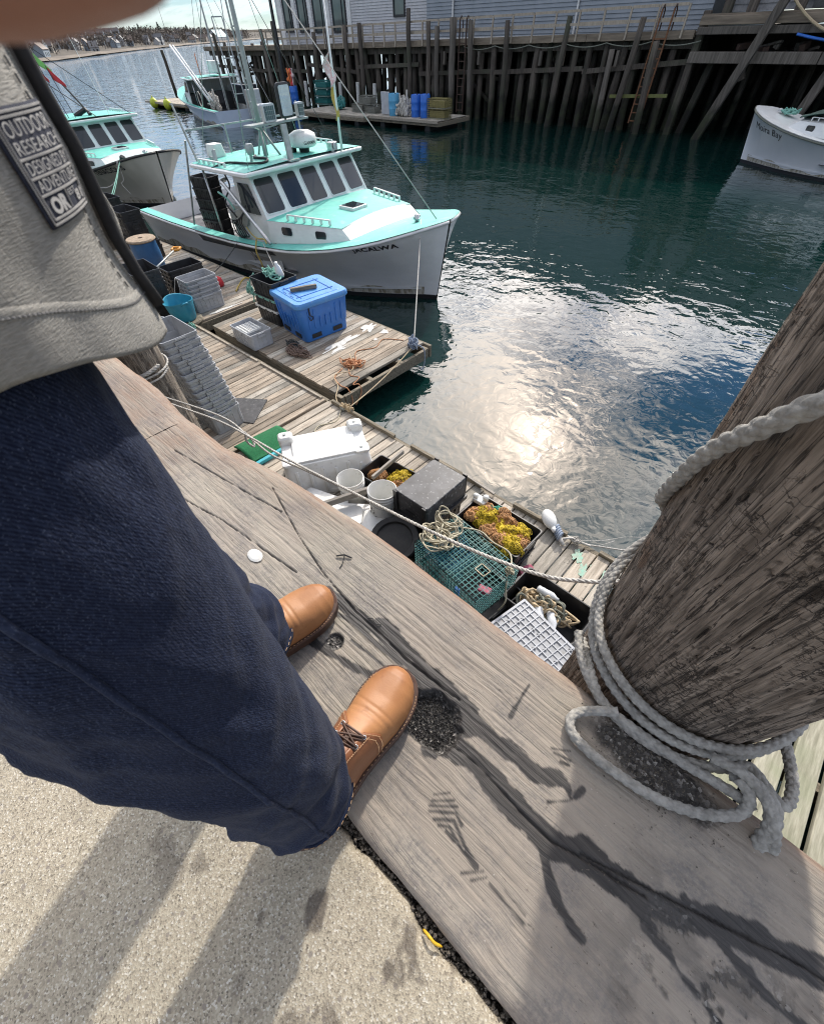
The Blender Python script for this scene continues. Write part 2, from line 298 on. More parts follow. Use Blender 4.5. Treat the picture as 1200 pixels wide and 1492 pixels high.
    rail=mat('raw rail lumber', (0.42, 0.36, 0.29), (0.30, 0.25, 0.2), 0.85, 4, 6, (3, 3, 0.6)),
    shingle=mat('white clapboard', (0.50, 0.50, 0.52), (0.42, 0.42, 0.44), 0.75, 3, spots=[(0.6, 0.5, 0.8, (0.38, 0.36, 0.36), 0.5)]),
    clad=mat('slate blue cladding', (0.25, 0.275, 0.31), (0.205, 0.23, 0.26), 0.5, 1.5), trim=mat('white trim', (0.72, 0.72, 0.72), rough=0.5),
    shake=mat('grey shingle', (0.30, 0.30, 0.31), (0.2, 0.2, 0.21), 0.85, 9),
    concrete=None, letter_dk=mat('dark lettering', (0.02, 0.02, 0.025), rough=0.5), letter_w=mat('white thread', (0.50, 0.49, 0.47), (0.34, 0.335, 0.33), 0.9, 80),
    canvas=mat('green tarp', (0.02, 0.07, 0.055), (0.012, 0.045, 0.035), 0.7, 3, bump=0.02, bscale=4),
)

def tide(m):   # weed and slime below the high-water mark
    t = m.node_tree; b = t.nodes['Principled BSDF']; c = b.inputs['Base Color'].links[0].from_socket
    g = N(t, 'ShaderNodeNewGeometry'); sp_ = N(t, 'ShaderNodeSeparateXYZ'); t.links.new(g.outputs['Position'], sp_.inputs[0])
    n = N(t, 'ShaderNodeTexNoise'); n.inputs['Scale'].default_value = 2.5; n.inputs['Detail'].default_value = 5; t.links.new(g.outputs['Position'], n.inputs['Vector'])
    z = mth(t, 'ADD', sp_.outputs[2], mth(t, 'MULTIPLY', n.outputs[0], 0.9)); k = ramp(t, mth(t, 'MULTIPLY', mth(t, 'ADD', z, 2.6), 0.5, True), [(0.46, 0.92), (0.62, 0.0)])
    c = mixc(t, k, c, mixc(t, ramp(t, n.outputs[0], [(0.4, 0.0), (0.6, 1.0)]), (0.016, 0.015, 0.012), (0.034, 0.040, 0.020))); t.links.new(c, b.inputs['Base Color'])
tide(MAT['pier_pile']); tide(MAT['pier_pale'])

MAT['net_y'] = mat('yellow netting', (0.72, 0.54, 0.03), (0.58, 0.42, 0.02), 0.7, 30); MAT['net_o'] = mat('orange netting', (0.60, 0.33, 0.14), (0.48, 0.24, 0.10), 0.7, 30); MAT['net_g'] = mat('green netting', (0.04, 0.34, 0.23), (0.03, 0.25, 0.17), 0.7, 30)
for k_ in ('mesh_y', 'mesh_o', 'mesh_g'):
    b_ = MAT[k_].node_tree.nodes['Principled BSDF']; l_ = b_.inputs['Base Color'].links[0].from_socket; MAT[k_].node_tree.links.new(mixc(MAT[k_].node_tree, 1.0, l_, (.45, .42, .4), 'MULTIPLY'), b_.inputs['Base Color'])
# ------------------------------------------------------------------ numpy noise
def vnoise(x, y, seed=0):
    xi = np.floor(x).astype(np.int64); yi = np.floor(y).astype(np.int64); xf = x-xi; yf = y-yi
    def h(a, b):
        n = (a*374761393 + b*668265263 + seed*974711) & 0xffffffff
        n = ((n ^ (n >> 13))*1274126177) & 0xffffffff
        return ((n ^ (n >> 16)) & 0xffff)/65535.0
    u = xf*xf*(3-2*xf); v = yf*yf*(3-2*yf)
    return (h(xi, yi)*(1-u)+h(xi+1, yi)*u)*(1-v)+(h(xi, yi+1)*(1-u)+h(xi+1, yi+1)*u)*v
def fbm(x, y, o=4, seed=0):
    s = np.zeros_like(x); a = 0.5
    for i in range(o): s += a*vnoise(x*2**i, y*2**i, seed+i); a *= 0.5
    return s/(1-0.5**o)
def pdist(X, Y, pl):
    d = np.full(X.shape, 9.0)
    for (x0, y0), (x1, y1) in zip(pl[:-1], pl[1:]):
        L2 = (x1-x0)**2+(y1-y0)**2+1e-12; t = np.clip(((X-x0)*(x1-x0)+(Y-y0)*(y1-y0))/L2, 0, 1)
        d = np.minimum(d, np.hypot(X-x0-t*(x1-x0), Y-y0-t*(y1-y0)))
    return d
def sstep(a, b, x): t = np.clip((x-a)/(b-a), 0, 1); return t*t*(3-2*t)
def npgrid(name, P, mat, parent=None, attrs=None, smooth=True):
    nu, nv = P.shape[:2]; me = bpy.data.meshes.new(name)
    idx = np.arange(nu*nv).reshape(nu, nv); q = np.stack([idx[:-1, :-1], idx[1:, :-1], idx[1:, 1:], idx[:-1, 1:]], -1).reshape(-1, 4)
    me.vertices.add(nu*nv); me.vertices.foreach_set('co', P.reshape(-1).astype(np.float32))
    me.loops.add(q.size); me.loops.foreach_set('vertex_index', q.reshape(-1).astype(np.int32))
    me.polygons.add(len(q)); me.polygons.foreach_set('loop_start', np.arange(0, q.size, 4).astype(np.int32))
    me.polygons.foreach_set('use_smooth', [smooth]*len(q)); me.update(calc_edges=True); me.validate()
    for k, a in (attrs or {}).items(): me.attributes.new(k, 'FLOAT', 'POINT').data.foreach_set('value', a.reshape(-1).astype(np.float32))
    o = bpy.data.objects.new(name, me); COL.objects.link(o); me.materials.append(mat)
    if parent: o.parent = parent
    return o
WZ, DK = -2.98, -2.53

# ------------------------------------------------------------------ water
m = bpy.data.materials.new('harbour water'); m.use_nodes = True; t = m.node_tree; b = t.nodes['Principled BSDF']
b.inputs['Base Color'].default_value = (0.003, 0.019, 0.017, 1); b.inputs['Roughness'].default_value = 0.015; b.inputs['IOR'].default_value = 1.48; b.inputs['Specular IOR Level'].default_value = 0.85
tcw = N(t, 'ShaderNodeTexCoord')
def wn(scale, det, dist, stretch=(1, 1, 1), rot=0.0):
    mpw = N(t, 'ShaderNodeMapping'); mpw.inputs['Scale'].default_value = stretch; mpw.inputs['Rotation'].default_value = (0, 0, rot); t.links.new(tcw.outputs['Object'], mpw.inputs[0])
    n = N(t, 'ShaderNodeTexNoise'); n.inputs['Scale'].default_value = scale; n.inputs['Detail'].default_value = det; n.inputs['Distortion'].default_value = dist; n.inputs['Roughness'].default_value = 0.45
    t.links.new(mpw.outputs[0], n.inputs['Vector']); return n.outputs[0]
h1 = mth(t, 'MULTIPLY', wn(1.5, 2, 0.5, (1, 1.25, 1), 0.5), 0.030)
h2 = mth(t, 'MULTIPLY', wn(4.6, 2.5, 0.7, (1.25, 1, 1), -0.3), 0.0085)
h3 = mth(t, 'MULTIPLY', wn(0.25, 1, 0.2), 0.06)
hp = mth(t, 'MULTIPLY', wn(0.11, 2, 0.0), 1.0)   # wind patches
amp = mth(t, 'ADD', mth(t, 'MULTIPLY', ramp(t, hp, [(0.4, 0.0), (0.62, 1.0)]), 0.6), 0.55)
sx_ = N(t, 'ShaderNodeSeparateXYZ'); t.links.new(tcw.outputs['Object'], sx_.inputs[0]); far_ = mth(t, 'MULTIPLY', mth(t, 'SUBTRACT', mth(t, 'MULTIPLY', sx_.outputs[0], -0.03), 0.75), 1.0, True); far_.node.use_clamp = True
hh = mth(t, 'ADD', mth(t, 'MULTIPLY', mth(t, 'ADD', h1, h2), amp), mth(t, 'ADD', h3, mth(t, 'MULTIPLY', far_, mth(t, 'MULTIPLY', wn(1.1, 3, 0.3, (1, 1, 1), 0.8), 0.16))))
bp = N(t, 'ShaderNodeBump'); bp.inputs['Strength'].default_value = 1.0; bp.inputs['Distance'].default_value = 1.0; t.links.new(hh, bp.inputs['Height']); t.links.new(bp.outputs[0], b.inputs['Normal'])
MAT['water'] = m
mb = MB(); mb.add([(-4500, 0.30, WZ), (3000, 0.30, WZ), (3000, 4500, WZ), (-4500, 4500, WZ)], [(0, 1, 2, 3)]); tag(mb.build('water', MAT['water']), kind='structure')

# ------------------------------------------------------------------ concrete pavement
m = bpy.data.materials.new('exposed aggregate concrete'); m.use_nodes = True; t = m.node_tree; b = t.nodes['Principled BSDF']; tcc = N(t, 'ShaderNodeTexCoord')
def vor(s):
    v = N(t, 'ShaderNodeTexVoronoi'); v.inputs['Scale'].default_value = s; v.inputs['Randomness'].default_value = 1; t.links.new(tcc.outputs['Object'], v.inputs['Vector']); return v
def nz(s, d=6, r=0.6):
    n = N(t, 'ShaderNodeTexNoise'); n.inputs['Scale'].default_value = s; n.inputs['Detail'].default_value = d; n.inputs['Roughness'].default_value = r; t.links.new(tcc.outputs['Object'], n.inputs['Vector']); return n.outputs[0]
v1 = vor(420); v2 = vor(110)
sp = N(t, 'ShaderNodeSeparateXYZ'); t.links.new(v1.outputs['Color'], sp.inputs[0])
c = ramp(t, sp.outputs[0], [(0.0, (0.13, 0.11, 0.085)), (0.14, (0.29, 0.25, 0.19)), (0.5, (0.37, 0.325, 0.245)), (0.86, (0.45, 0.40, 0.31)), (1.0, (0.62, 0.59, 0.52))])
sp2 = N(t, 'ShaderNodeSeparateXYZ'); t.links.new(v2.outputs['Color'], sp2.inputs[0])
c = mixc(t, mth(t, 'MULTIPLY', ramp(t, sp2.outputs[1], [(0.9, 0.0), (0.93, 1.0)]), ramp(t, v2.outputs['Distance'], [(0.3, 1.0), (0.45, 0.0)])), c, (0.23, 0.2, 0.17))
c = mixc(t, ramp(t, nz(3.5), [(0.35, 0.0), (0.7, 0.45)]), c, (0.28, 0.25, 0.19))
at = N(t, 'ShaderNodeAttribute', attribute_name='stain')
c = mixc(t, mth(t, 'MULTIPLY', at.outputs['Fac'], 0.85), c, (0.07, 0.055, 0.045))
t.links.new(c, b.inputs['Base Color']); b.inputs['Roughness'].default_value = 0.9
bp = N(t, 'ShaderNodeBump'); bp.inputs['Distance'].default_value = 0.0007; t.links.new(mth(t, 'ADD', v1.outputs['Distance'], mth(t, 'MULTIPLY', nz(60), 1.2)), bp.inputs['Height']); t.links.new(bp.outputs[0], b.inputs['Normal'])
xs = np.concatenate([[-2500, -300, -40], np.linspace(-6, -1, 40, endpoint=False), np.linspace(-1, 0.6, 420, endpoint=False), np.linspace(0.6, 6, 30), [40, 300, 2500]])
d = np.concatenate([np.array([-0.30, -0.15, -0.06, -0.03, -0.012]), np.linspace(0, 0.45, 110, endpoint=False), np.linspace(0.45, 6, 24), [12, 60, 300, 2500]])
X, Dd = np.meshgrid(xs, d, indexing='ij')
edge = -0.070-0.012*fbm(X*30, X*0, 5, 3)-0.008*sstep(0.55, 0.75, fbm(X*9, X*0+4, 3, 9))
Y = edge-np.maximum(Dd, 0)
Z = np.where(Dd < 0, -0.012+Dd*1.0, -0.012-0.012*np.exp(-Dd/0.006)) + 0.0018*(fbm(X*30, Y*30, 3, 5)-.5)
st = sstep(0.64, 0.70, fbm(X*16+Y*5, Y*16, 4, 31))*sstep(0.30, 0.0, np.abs(Dd-0.08))*0.9
st = np.maximum(st, sstep(0.012, -0.01, Dd)*0.5)
tag(npgrid('ground', np.stack([X, Y, Z], -1), m, attrs={'stain': st}), kind='structure')

# ------------------------------------------------------------------ the big timber curb
m = bpy.data.materials.new('timber curb wood'); m.use_nodes = True; t = m.node_tree; b = t.nodes['Principled BSDF']; tcc = N(t, 'ShaderNodeTexCoord')
def snz(s, st_, d=8, r=0.62, dist=0.0):
    mpx = N(t, 'ShaderNodeMapping'); mpx.inputs['Scale'].default_value = st_; t.links.new(tcc.outputs['Object'], mpx.inputs[0])
    n = N(t, 'ShaderNodeTexNoise'); n.inputs['Scale'].default_value = s; n.inputs['Detail'].default_value = d; n.inputs['Roughness'].default_value = r; n.inputs['Distortion'].default_value = dist; t.links.new(mpx.outputs[0], n.inputs['Vector']); return n.outputs[0]
wq = N(t, 'ShaderNodeTexNoise'); wq.inputs['Scale'].default_value = 4.0; wq.inputs['Detail'].default_value = 3; t.links.new(tcc.outputs['Object'], wq.inputs['Vector'])
wv_ = N(t, 'ShaderNodeCombineXYZ'); t.links.new(mth(t, 'MULTIPLY', mth(t, 'SUBTRACT', wq.outputs[0], 0.5), 0.045), wv_.inputs[1]); wadd = N(t, 'ShaderNodeVectorMath', operation='ADD'); t.links.new(tcc.outputs['Object'], wadd.inputs[0]); t.links.new(wv_.outputs[0], wadd.inputs[1])
def gnz(s, st_, d=6, r=0.6):
    mpx = N(t, 'ShaderNodeMapping'); mpx.inputs['Scale'].default_value = st_; t.links.new(wadd.outputs[0], mpx.inputs[0])
    n = N(t, 'ShaderNodeTexNoise'); n.inputs['Scale'].default_value = s; n.inputs['Detail'].default_value = d; n.inputs['Roughness'].default_value = r; t.links.new(mpx.outputs[0], n.inputs['Vector']); return n.outputs[0]
g1 = gnz(26, (0.10, 5, 2)); g3 = gnz(90, (0.07, 4.5, 2), 4); patch_ = snz(4.5, (1, 1.3, 1), 5)
c = mixc(t, ramp(t, snz(2.4, (0.6, 1.6, 1), 9, .65), [(0.32, 0.0), (0.68, 1.0)]), (0.235, 0.202, 0.168), (0.35, 0.308, 0.258))
c = mixc(t, mth(t, 'MULTIPLY', ramp(t, g1, [(0.50, 0.0), (0.68, 0.55)]), ramp(t, patch_, [(0.35, 0.25), (0.62, 1.0)])), c, (0.20, 0.163, 0.132))
c = mixc(t, mth(t, 'MULTIPLY', ramp(t, g3, [(0.50, 0.0), (0.66, 0.45)]), ramp(t, patch_, [(0.32, 1.0), (0.60, 0.15)])), c, (0.19, 0.158, 0.13))
c = mixc(t, ramp(t, snz(1.7, (1, 1.2, 1), 4, .6), [(0.50, 0.0), (0.72, 0.45)]), c, (0.335, 0.325, 0.255))
c = mixc(t, mth(t, 'MULTIPLY', ramp(t, snz(5.5, (1, 1.2, 1), 10, .78), [(0.47, 0.0), (0.60, 0.85)]), ramp(t, snz(170, (1, 1, 1), 3, .7), [(0.36, 0.35), (0.58, 1.0)])), c, (0.165, 0.152, 0.142))
c = mixc(t, ramp(t, snz(75, (0.6, 1.4, 1), 5, .7), [(0.63, 0.0), (0.70, 0.7)]), c, (0.085, 0.072, 0.062))
c = mixc(t, ramp(t, snz(150, (1, 1, 1), 3, .7), [(0.69, 0.0), (0.74, 0.6)]), c, (0.58, 0.55, 0.50))
aw = N(t, 'ShaderNodeAttribute', attribute_name='wet'); aj = N(t, 'ShaderNodeAttribute', attribute_name='worn'); ag = N(t, 'ShaderNodeAttribute', attribute_name='grit')
c = mixc(t, mth(t, 'MULTIPLY', aj.outputs['Fac'], ramp(t, snz(22, (0.25, 4, 1.5), 6), [(0.35, 0.3), (0.65, 1.0)])), c, (0.22, 0.12, 0.07))
c = mixc(t, mth(t, 'MULTIPLY', aw.outputs['Fac'], mth(t, 'ADD', 0.86, mth(t, 'MULTIPLY', patch_, 0.2)), True), c, mixc(t, ramp(t, g1, [(0.40, 0.0), (0.60, 1.0)]), (0.040, 0.036, 0.034), (0.013, 0.011, 0.011)))
gv = N(t, 'ShaderNodeTexVoronoi'); gv.inputs['Scale'].default_value = 190; t.links.new(tcc.outputs['Object'], gv.inputs['Vector'])
gs = N(t, 'ShaderNodeSeparateXYZ'); t.links.new(gv.outputs['Color'], gs.inputs[0])
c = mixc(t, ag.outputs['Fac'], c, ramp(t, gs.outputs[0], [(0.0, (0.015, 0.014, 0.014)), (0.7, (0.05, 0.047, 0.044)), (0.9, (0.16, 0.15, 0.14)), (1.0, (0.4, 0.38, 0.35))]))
t.links.new(c, b.inputs['Base Color'])
t.links.new(mth(t, 'SUBTRACT', 0.86, mth(t, 'MULTIPLY', aw.outputs['Fac'], 0.30)), b.inputs['Roughness'])
hg = mth(t, 'ADD', mth(t, 'MULTIPLY', g1, 0.0028), mth(t, 'ADD', mth(t, 'MULTIPLY', g3, 0.0016), mth(t, 'MULTIPLY', mth(t, 'MULTIPLY', gv.outputs['Distance'], ag.outputs['Fac']), 0.006)))
bp = N(t, 'ShaderNodeBump'); bp.inputs['Distance'].default_value = 1.0; t.links.new(hg, bp.inputs['Height']); t.links.new(bp.outputs[0], b.inputs['Normal'])
MAT['curb'] = m
STAIN = [  # wet marks and cracks on the curb: polyline, half width, edge wobble
 ([(-.50, .205), (-.369, .214), (-.32, .216), (-.239, .211), (-.173, .226), (-.102, .221), (-.046, .208), (0, .205), (.044, .21), (.09, .211), (.115, .228)], .0150, .012),
 ([(-.463, .172), (-.39, .195), (-.315, .191), (-.24, .196)], .006, .006), ([(-.335, .226), (-.28, .222), (-.21, .218)], .022, .014), ([(-.20, .20), (-.13, .20), (-.06, .19)], .022, .012), ([(-.17, .222), (-.10, .216), (-.05, .20)], .018, .016),
 ([(-.16, .15), (-.12, .16), (-.09, .15)], .040, .016), ([(-.14, .118), (-.10, .122), (-.06, .138)], .016, .012),
 ([(-.089, .118), (-.058, .146), (-.016, .149), (.041, .147), (.103, .141), (.155, .143), (.208, .159), (.257, .167), (.33, .19), (.42, .235), (.52, .27)], .0205, .014),
 ([(.191, .178), (.218, .18), (.239, .172)], .011, .018), ([(.127, .123), (.162, .122), (.184, .138)], .006, .006), ([(.15, .124), (.176, .098), (.202, .082), (.25, .07)], .0075, .007),
 ([(-.012, .34), (-.010, .304), (-.007, .267)], .003, .004), ([(-.008, .28), (-.006, .262)], .005, .004), ([(.09, .211), (.12, .229), (.134, .230), (.148, .219)], .005, .006), ([(.16, .246), (.15, .215), (.123, .187)], .0025, .004), ([(.158, .245), (.154, .225)], .005, .003),
 ([(-.384, .128), (-.384, .136)], .019, .005), ([(-.42, .10), (-.38, .103), (-.349, .112), (-.289, .129), (-.25, .14)], .008, .012), ([(-.36, .16), (-.30, .165), (-.24, .168)], .004, .006),
 ([(-.028, .052), (0, .078)], .0022, .002), ([(-.027, .043), (.010, .075)], .0024, .002), ([(-.022, .037), (.014, .066), (.032, .059)], .0026, .002), ([(-.008, .034), (.018, .055), (.054, .04), (.084, .034)], .003, .002), ([(.003, .033), (.018, .043), (.053, .033), (.081, .029)], .0026, .002), ([(-.032, .061), (-.013, .082)], .0018, .002), ([(.018, .035), (.036, .034)], .003, .003), ([(.06, .036), (.084, .031)], .005, .003),
 ([(.071, .009), (.096, .035)], .0015, .002), ([(.088, .012), (.104, .032)], .0016, .002), ([(.112, .029), (.148, .027), (.177, .026)], .0022, .002), ([(.134, .039), (.173, .036)], .0016, .002),
 ([(.083, .266), (.111, .285)], .0018, .002), ([(.091, .263), (.119, .271)], .0022, .002), ([(.107, .257), (.12, .262)], .003, .003), ([(-.215, .08), (-.16, .105)], .0020, .002), ([(-.215, .068), (-.17, .088)], .0018, .002), ([(-.23, .075), (-.20, .092)], .0018, .002),
 ([(.27, .165), (.36, .135), (.50, .10)], .007, .014), ([(.34, .22), (.46, .19), (.6, .2)], .006, .014)]
def curb(name, x0, x1, yw, dense, seed, label, stains=True):
    xs = np.arange(x0, min(x1, dense), 0.0027)
    if x1 > dense: xs = np.concatenate([xs, np.linspace(dense, x1, 60)])
    # profile parameter: down the water face, over the top, down the land face
    s = np.concatenate([np.linspace(-0.34, -0.05, 5, endpoint=False), np.linspace(-0.05, 0, 6, endpoint=False), np.linspace(0, 1, 184), np.linspace(1, 1.012, 3)[1:], 1+np.linspace(0.03, 0.3, 4)])
    X, S = np.meshgrid(xs, s, indexing='ij'); T = np.clip(S, 0, 1); yl = -0.066+0.006*(fbm(X*14, X*0, 3, seed+1)-.5)
    W = yw(X)+0.012*(fbm(X*7, X*0+2, 4, seed)-.5)
    Y = W+(yl-W)*T
    Y += np.where((S < 0), 0.006*(fbm(X*30, S*40, 3, seed+4)-.5), 0)
    dw = np.maximum(W-Y, 0); dl = np.maximum(Y-yl, 0)
    rw = 0.020+0.022*sstep(-0.5, -1.2, X)
    Z = np.where(S < 0, S-rw*0.6, np.where(S > 1, -(S-1), 0.0))
    top = (S >= 0) & (S <= 1)
    Z = Z-np.where(top, rw*0.6*np.exp(-(dw/rw)**1.5*2.2)+0.010*np.exp(-dl/0.008), np.where(S > 1, 0.010, 0))
    Z = Z+np.where(top, 0.0018*(fbm(X*7, Y*130, 4, seed+7)-.5)+0.004*(fbm(X*2.5, Y*8, 3, seed+8)-.5)-0.0014*sstep(0.60, 0.68, fbm(X*9, Y*230, 3, seed+11)), 0)
    wet = np.zeros_like(X); grit = np.zeros_like(X)
    if stains:
        wob = fbm(X*26, Y*60, 4, 77)-.5; wob2 = fbm(X*60, Y*60, 3, 78)-.5
        for pl, w, e in STAIN:
            dd = pdist(X, Y, pl)+e*wob*1.3+e*wob2*.7
            wet = np.maximum(wet, sstep(w+0.0014, w-0.0014, dd))
        wet = np.maximum(wet, 0.4*sstep(0.55, 0.66, fbm(X*14, Y*18, 5, 55))*sstep(.20, .34, X)*sstep(0.75, 0.5, X)*sstep(.3, .2, Y))
        hole = np.hypot((X+.118)/.070, (Y-.153)/.052)+0.5*(fbm(X*34, Y*34, 3, 80)-.5); hm = sstep(1.05, 0.8, hole)
        grit = np.maximum(grit, hm); Z -= np.where(top, 0.020*hm, 0)
        kn = sstep(1.1, 0.85, np.hypot((X+.384)/.020, (Y-.132)/.017)); grit = np.maximum(grit, kn*.8); Z -= np.where(top, 0.006*kn, 0)
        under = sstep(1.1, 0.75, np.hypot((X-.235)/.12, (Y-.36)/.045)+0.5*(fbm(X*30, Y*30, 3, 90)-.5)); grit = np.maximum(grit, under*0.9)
        grit = np.maximum(grit, 0.75*sstep(0.60, 0.68, fbm(X*45, Y*60, 4, 91))*sstep(.26, .40, X)*sstep(.30, .12, Y))
        for pl, w in (([(-.1, .14), (-.016, .150), (.041, .148), (.103, .142), (.155, .143), (.208, .158), (.3, .18)], .0018), ([(-.9, .33), (-.7, .27), (-.55, .235), (-.40, .214), (-.32, .214), (-.24, .209), (-.10, .219)], .0013), ([(-1.2, .1), (-.9, .16), (-.6, .19)], .0015), ([(.2, .16), (.5, .26), (.9, .3)], .0016), ([(-1.3, .22), (-1.0, .26), (-.8, .29)], .0013)):
            dd = pdist(X, Y, pl)+0.004*wob; k = sstep(w+.001, w*.4, dd); Z -= np.where(top, 0.007*k, 0); wet = np.maximum(wet, k*.9)
    worn = np.where(S < 0, 0.45, 0.85*np.exp(-dw/(0.018+0.05*sstep(-.5, -1.1, X)))*(0.4+1.2*fbm(X*9, Y*30, 3, 41)))
    worn = np.maximum(worn, 0.8*sstep(-1.05, -1.35, X)*fbm(X*12, Y*20, 3, 42)); worn = np.maximum(worn, .35*np.exp(-dl/0.012)); worn = np.clip(worn, 0, 1)
    o = npgrid(name, np.stack([X, Y, Z], -1), MAT['curb'], attrs={'wet': wet, 'grit': grit, 'worn': worn})
    mb = MB()   # end grain
    for xe, q in ((xs[0], 0), (xs[-1], -1)):
        i = 0 if q == 0 else -1; pts = [(X[i, j], Y[i, j], Z[i, j]) for j in range(X.shape[1])]
        mb.add(pts, [tuple(range(len(pts))) if q == 0 else tuple(range(len(pts)-1, -1, -1))])
    mb.build('end_grain', MAT['wharf_wood'], o)
    return tag(o, label, 'timber')
curb('timber_curb', -1.425, 2.6, lambda X: 0.412-0.022*sstep(-.55, -.98, X)-0.045*sstep(-.92, -1.30, X), 1.05, 11, 'long weathered grey timber curb with wet cracks under the tan shoes')
curb('timber_curb', -4.6, -1.4285, lambda X: 0.345+0.02*sstep(-1.45, -1.75, X), -1.437, 23, 'worn brown timber end beyond the butt joint beside the slim grey pile', False)

# grit in the joint between concrete and curb
mb = MB(); rnd = random.Random(5)
mb.add([(-6, -0.30, -0.055), (4, -0.30, -0.055), (4, -0.05, -0.055), (-6, -0.05, -0.055)], [(0, 1, 2, 3)])
def pebble(mb, x, y, z, r):
    q = [Vector((rnd.uniform(.6, 1.1)*sx, rnd.uniform(.6, 1.1)*sy, rnd.uniform(.5, .9)*sz))*r for sx, sy, sz in ((1, 0, 0), (-1, 0, 0), (0, 1, 0), (0, -1, 0), (0, 0, 1), (0, 0, -1))]
    a = rnd.uniform(0, 6.3); m3 = Matrix.Rotation(a, 3, 'Z') @ Matrix.Rotation(rnd.uniform(-.6, .6), 3, 'X')
    mb.add([m3 @ p+Vector((x, y, z)) for p in q], [(0, 2, 4), (2, 1, 4), (1, 3, 4), (3, 0, 4), (2, 0, 5), (1, 2, 5), (3, 1, 5), (0, 3, 5)])
for i in range(5200):
    x = rnd.uniform(-0.9, 0.55); y = rnd.gauss(-0.075, 0.008); pebble(mb, x, min(max(y, -.125), -.058), rnd.uniform(-0.046, -0.018), rnd.choice((.0015, .002, .003, .0045)))
MAT['grit'] = mat('dark grit', (0.17, 0.145, 0.115), (0.05, 0.042, 0.034), 0.9, 260, 2, spots=[(300, 0.62, 0.66, (0.4, 0.37, 0.32), 0.7)])
tag(mb.build('grit', MAT['grit']), kind='stuff')
mb = MB()
for i in range(1300):
    a = rnd.uniform(0, 6.28); q = math.sqrt(rnd.random()); pebble(mb, -.118+.058*q*math.cos(a), .153+.043*q*math.sin(a), -0.019+.003*rnd.random(), rnd.choice((.001, .0015, .0024)))
MAT['wet_grit'] = mat('wet black grit', (0.045, 0.042, 0.039), (0.012, 0.011, 0.011), 0.42, 260, 2, spots=[(330, 0.64, 0.68, (0.22, 0.2, 0.18), 0.6)])
tag(mb.build('gravel', MAT['wet_grit']), kind='stuff')
mb = MB()
for i in range(900):
    pebble(mb, rnd.gauss(.235, .06), rnd.gauss(.355, .028), 0.0005, rnd.choice((.0008, .0012, .002)))
for i in range(380):
    pebble(mb, rnd.uniform(.2, .75), rnd.gauss(.13, .08), 0.0003, rnd.choice((.0006, .0008, .0012)))
tag(mb.build('gravel', MAT['grit']), kind='stuff')
mb = MB(); mb.tube(smoothpath([(.070, -.083, -.012), (.082, -.082, -.004), (.092, -.082, -.005), (.104, -.078, -.012)], 5), [.001]+[.0022]*13+[.0015]*1+[.0006], 6)
tag(mb.build('leaf', MAT['yellow'], smooth=True), 'yellow leaf scrap caught in the dark joint along the curb', 'leaf')
mb = MB(); mb.lathe([(0.001, .0032), (.012, .003), (.017, .0008)], 14, (0, 0, 0), True); o = mb.build('paint_spot', MAT['white_p'], None); o.location = (-.722, .15, 0.002); o.scale = (1.5, 1, 1); tag(o, 'small white splash of paint on the grey timber curb', 'paint spot')
mb = MB(); mb.tube([(-.56, .29, .004), (-.545, .305, .007), (-.525, .312, .004)], .0022, 5); mb.tube([(-.545, .305, .004), (-.53, .285, .003), (-.525, .27, .002)], .0012, 5)
tag(mb.build('twig', MAT['black_m']), 'short dark forked twig lying on the timber curb', 'twig')
mb = MB(); mb.tube(smoothpath([(-.37, .221, .003), (-.36, .228, .005), (-.345, .224, .005), (-.335, .231, .003)], 4), .0014, 5); tag(mb.build('wood_splinter', MAT['black_m']), 'dark curled splinter in the wet streak ahead of the left shoe', 'splinter')

# wharf face under the curb
mb = MB(); mb.box((-1, 0.17, -1.9), (9.2, 0.24, 3.1)); o = tag(mb.build('wharf_wall', MAT['wharf_wood']), 'dark timber wharf face below the curb', 'wharf wall')
for i in range(13):
    q = MB(); q.box((0, 0.315, 0), (9.2, 0.05, 0.21)); p = q.build('plank', MAT['wharf_wood'], o, bevel=.006); p.location = (-1, 0, -0.48-i*0.225)

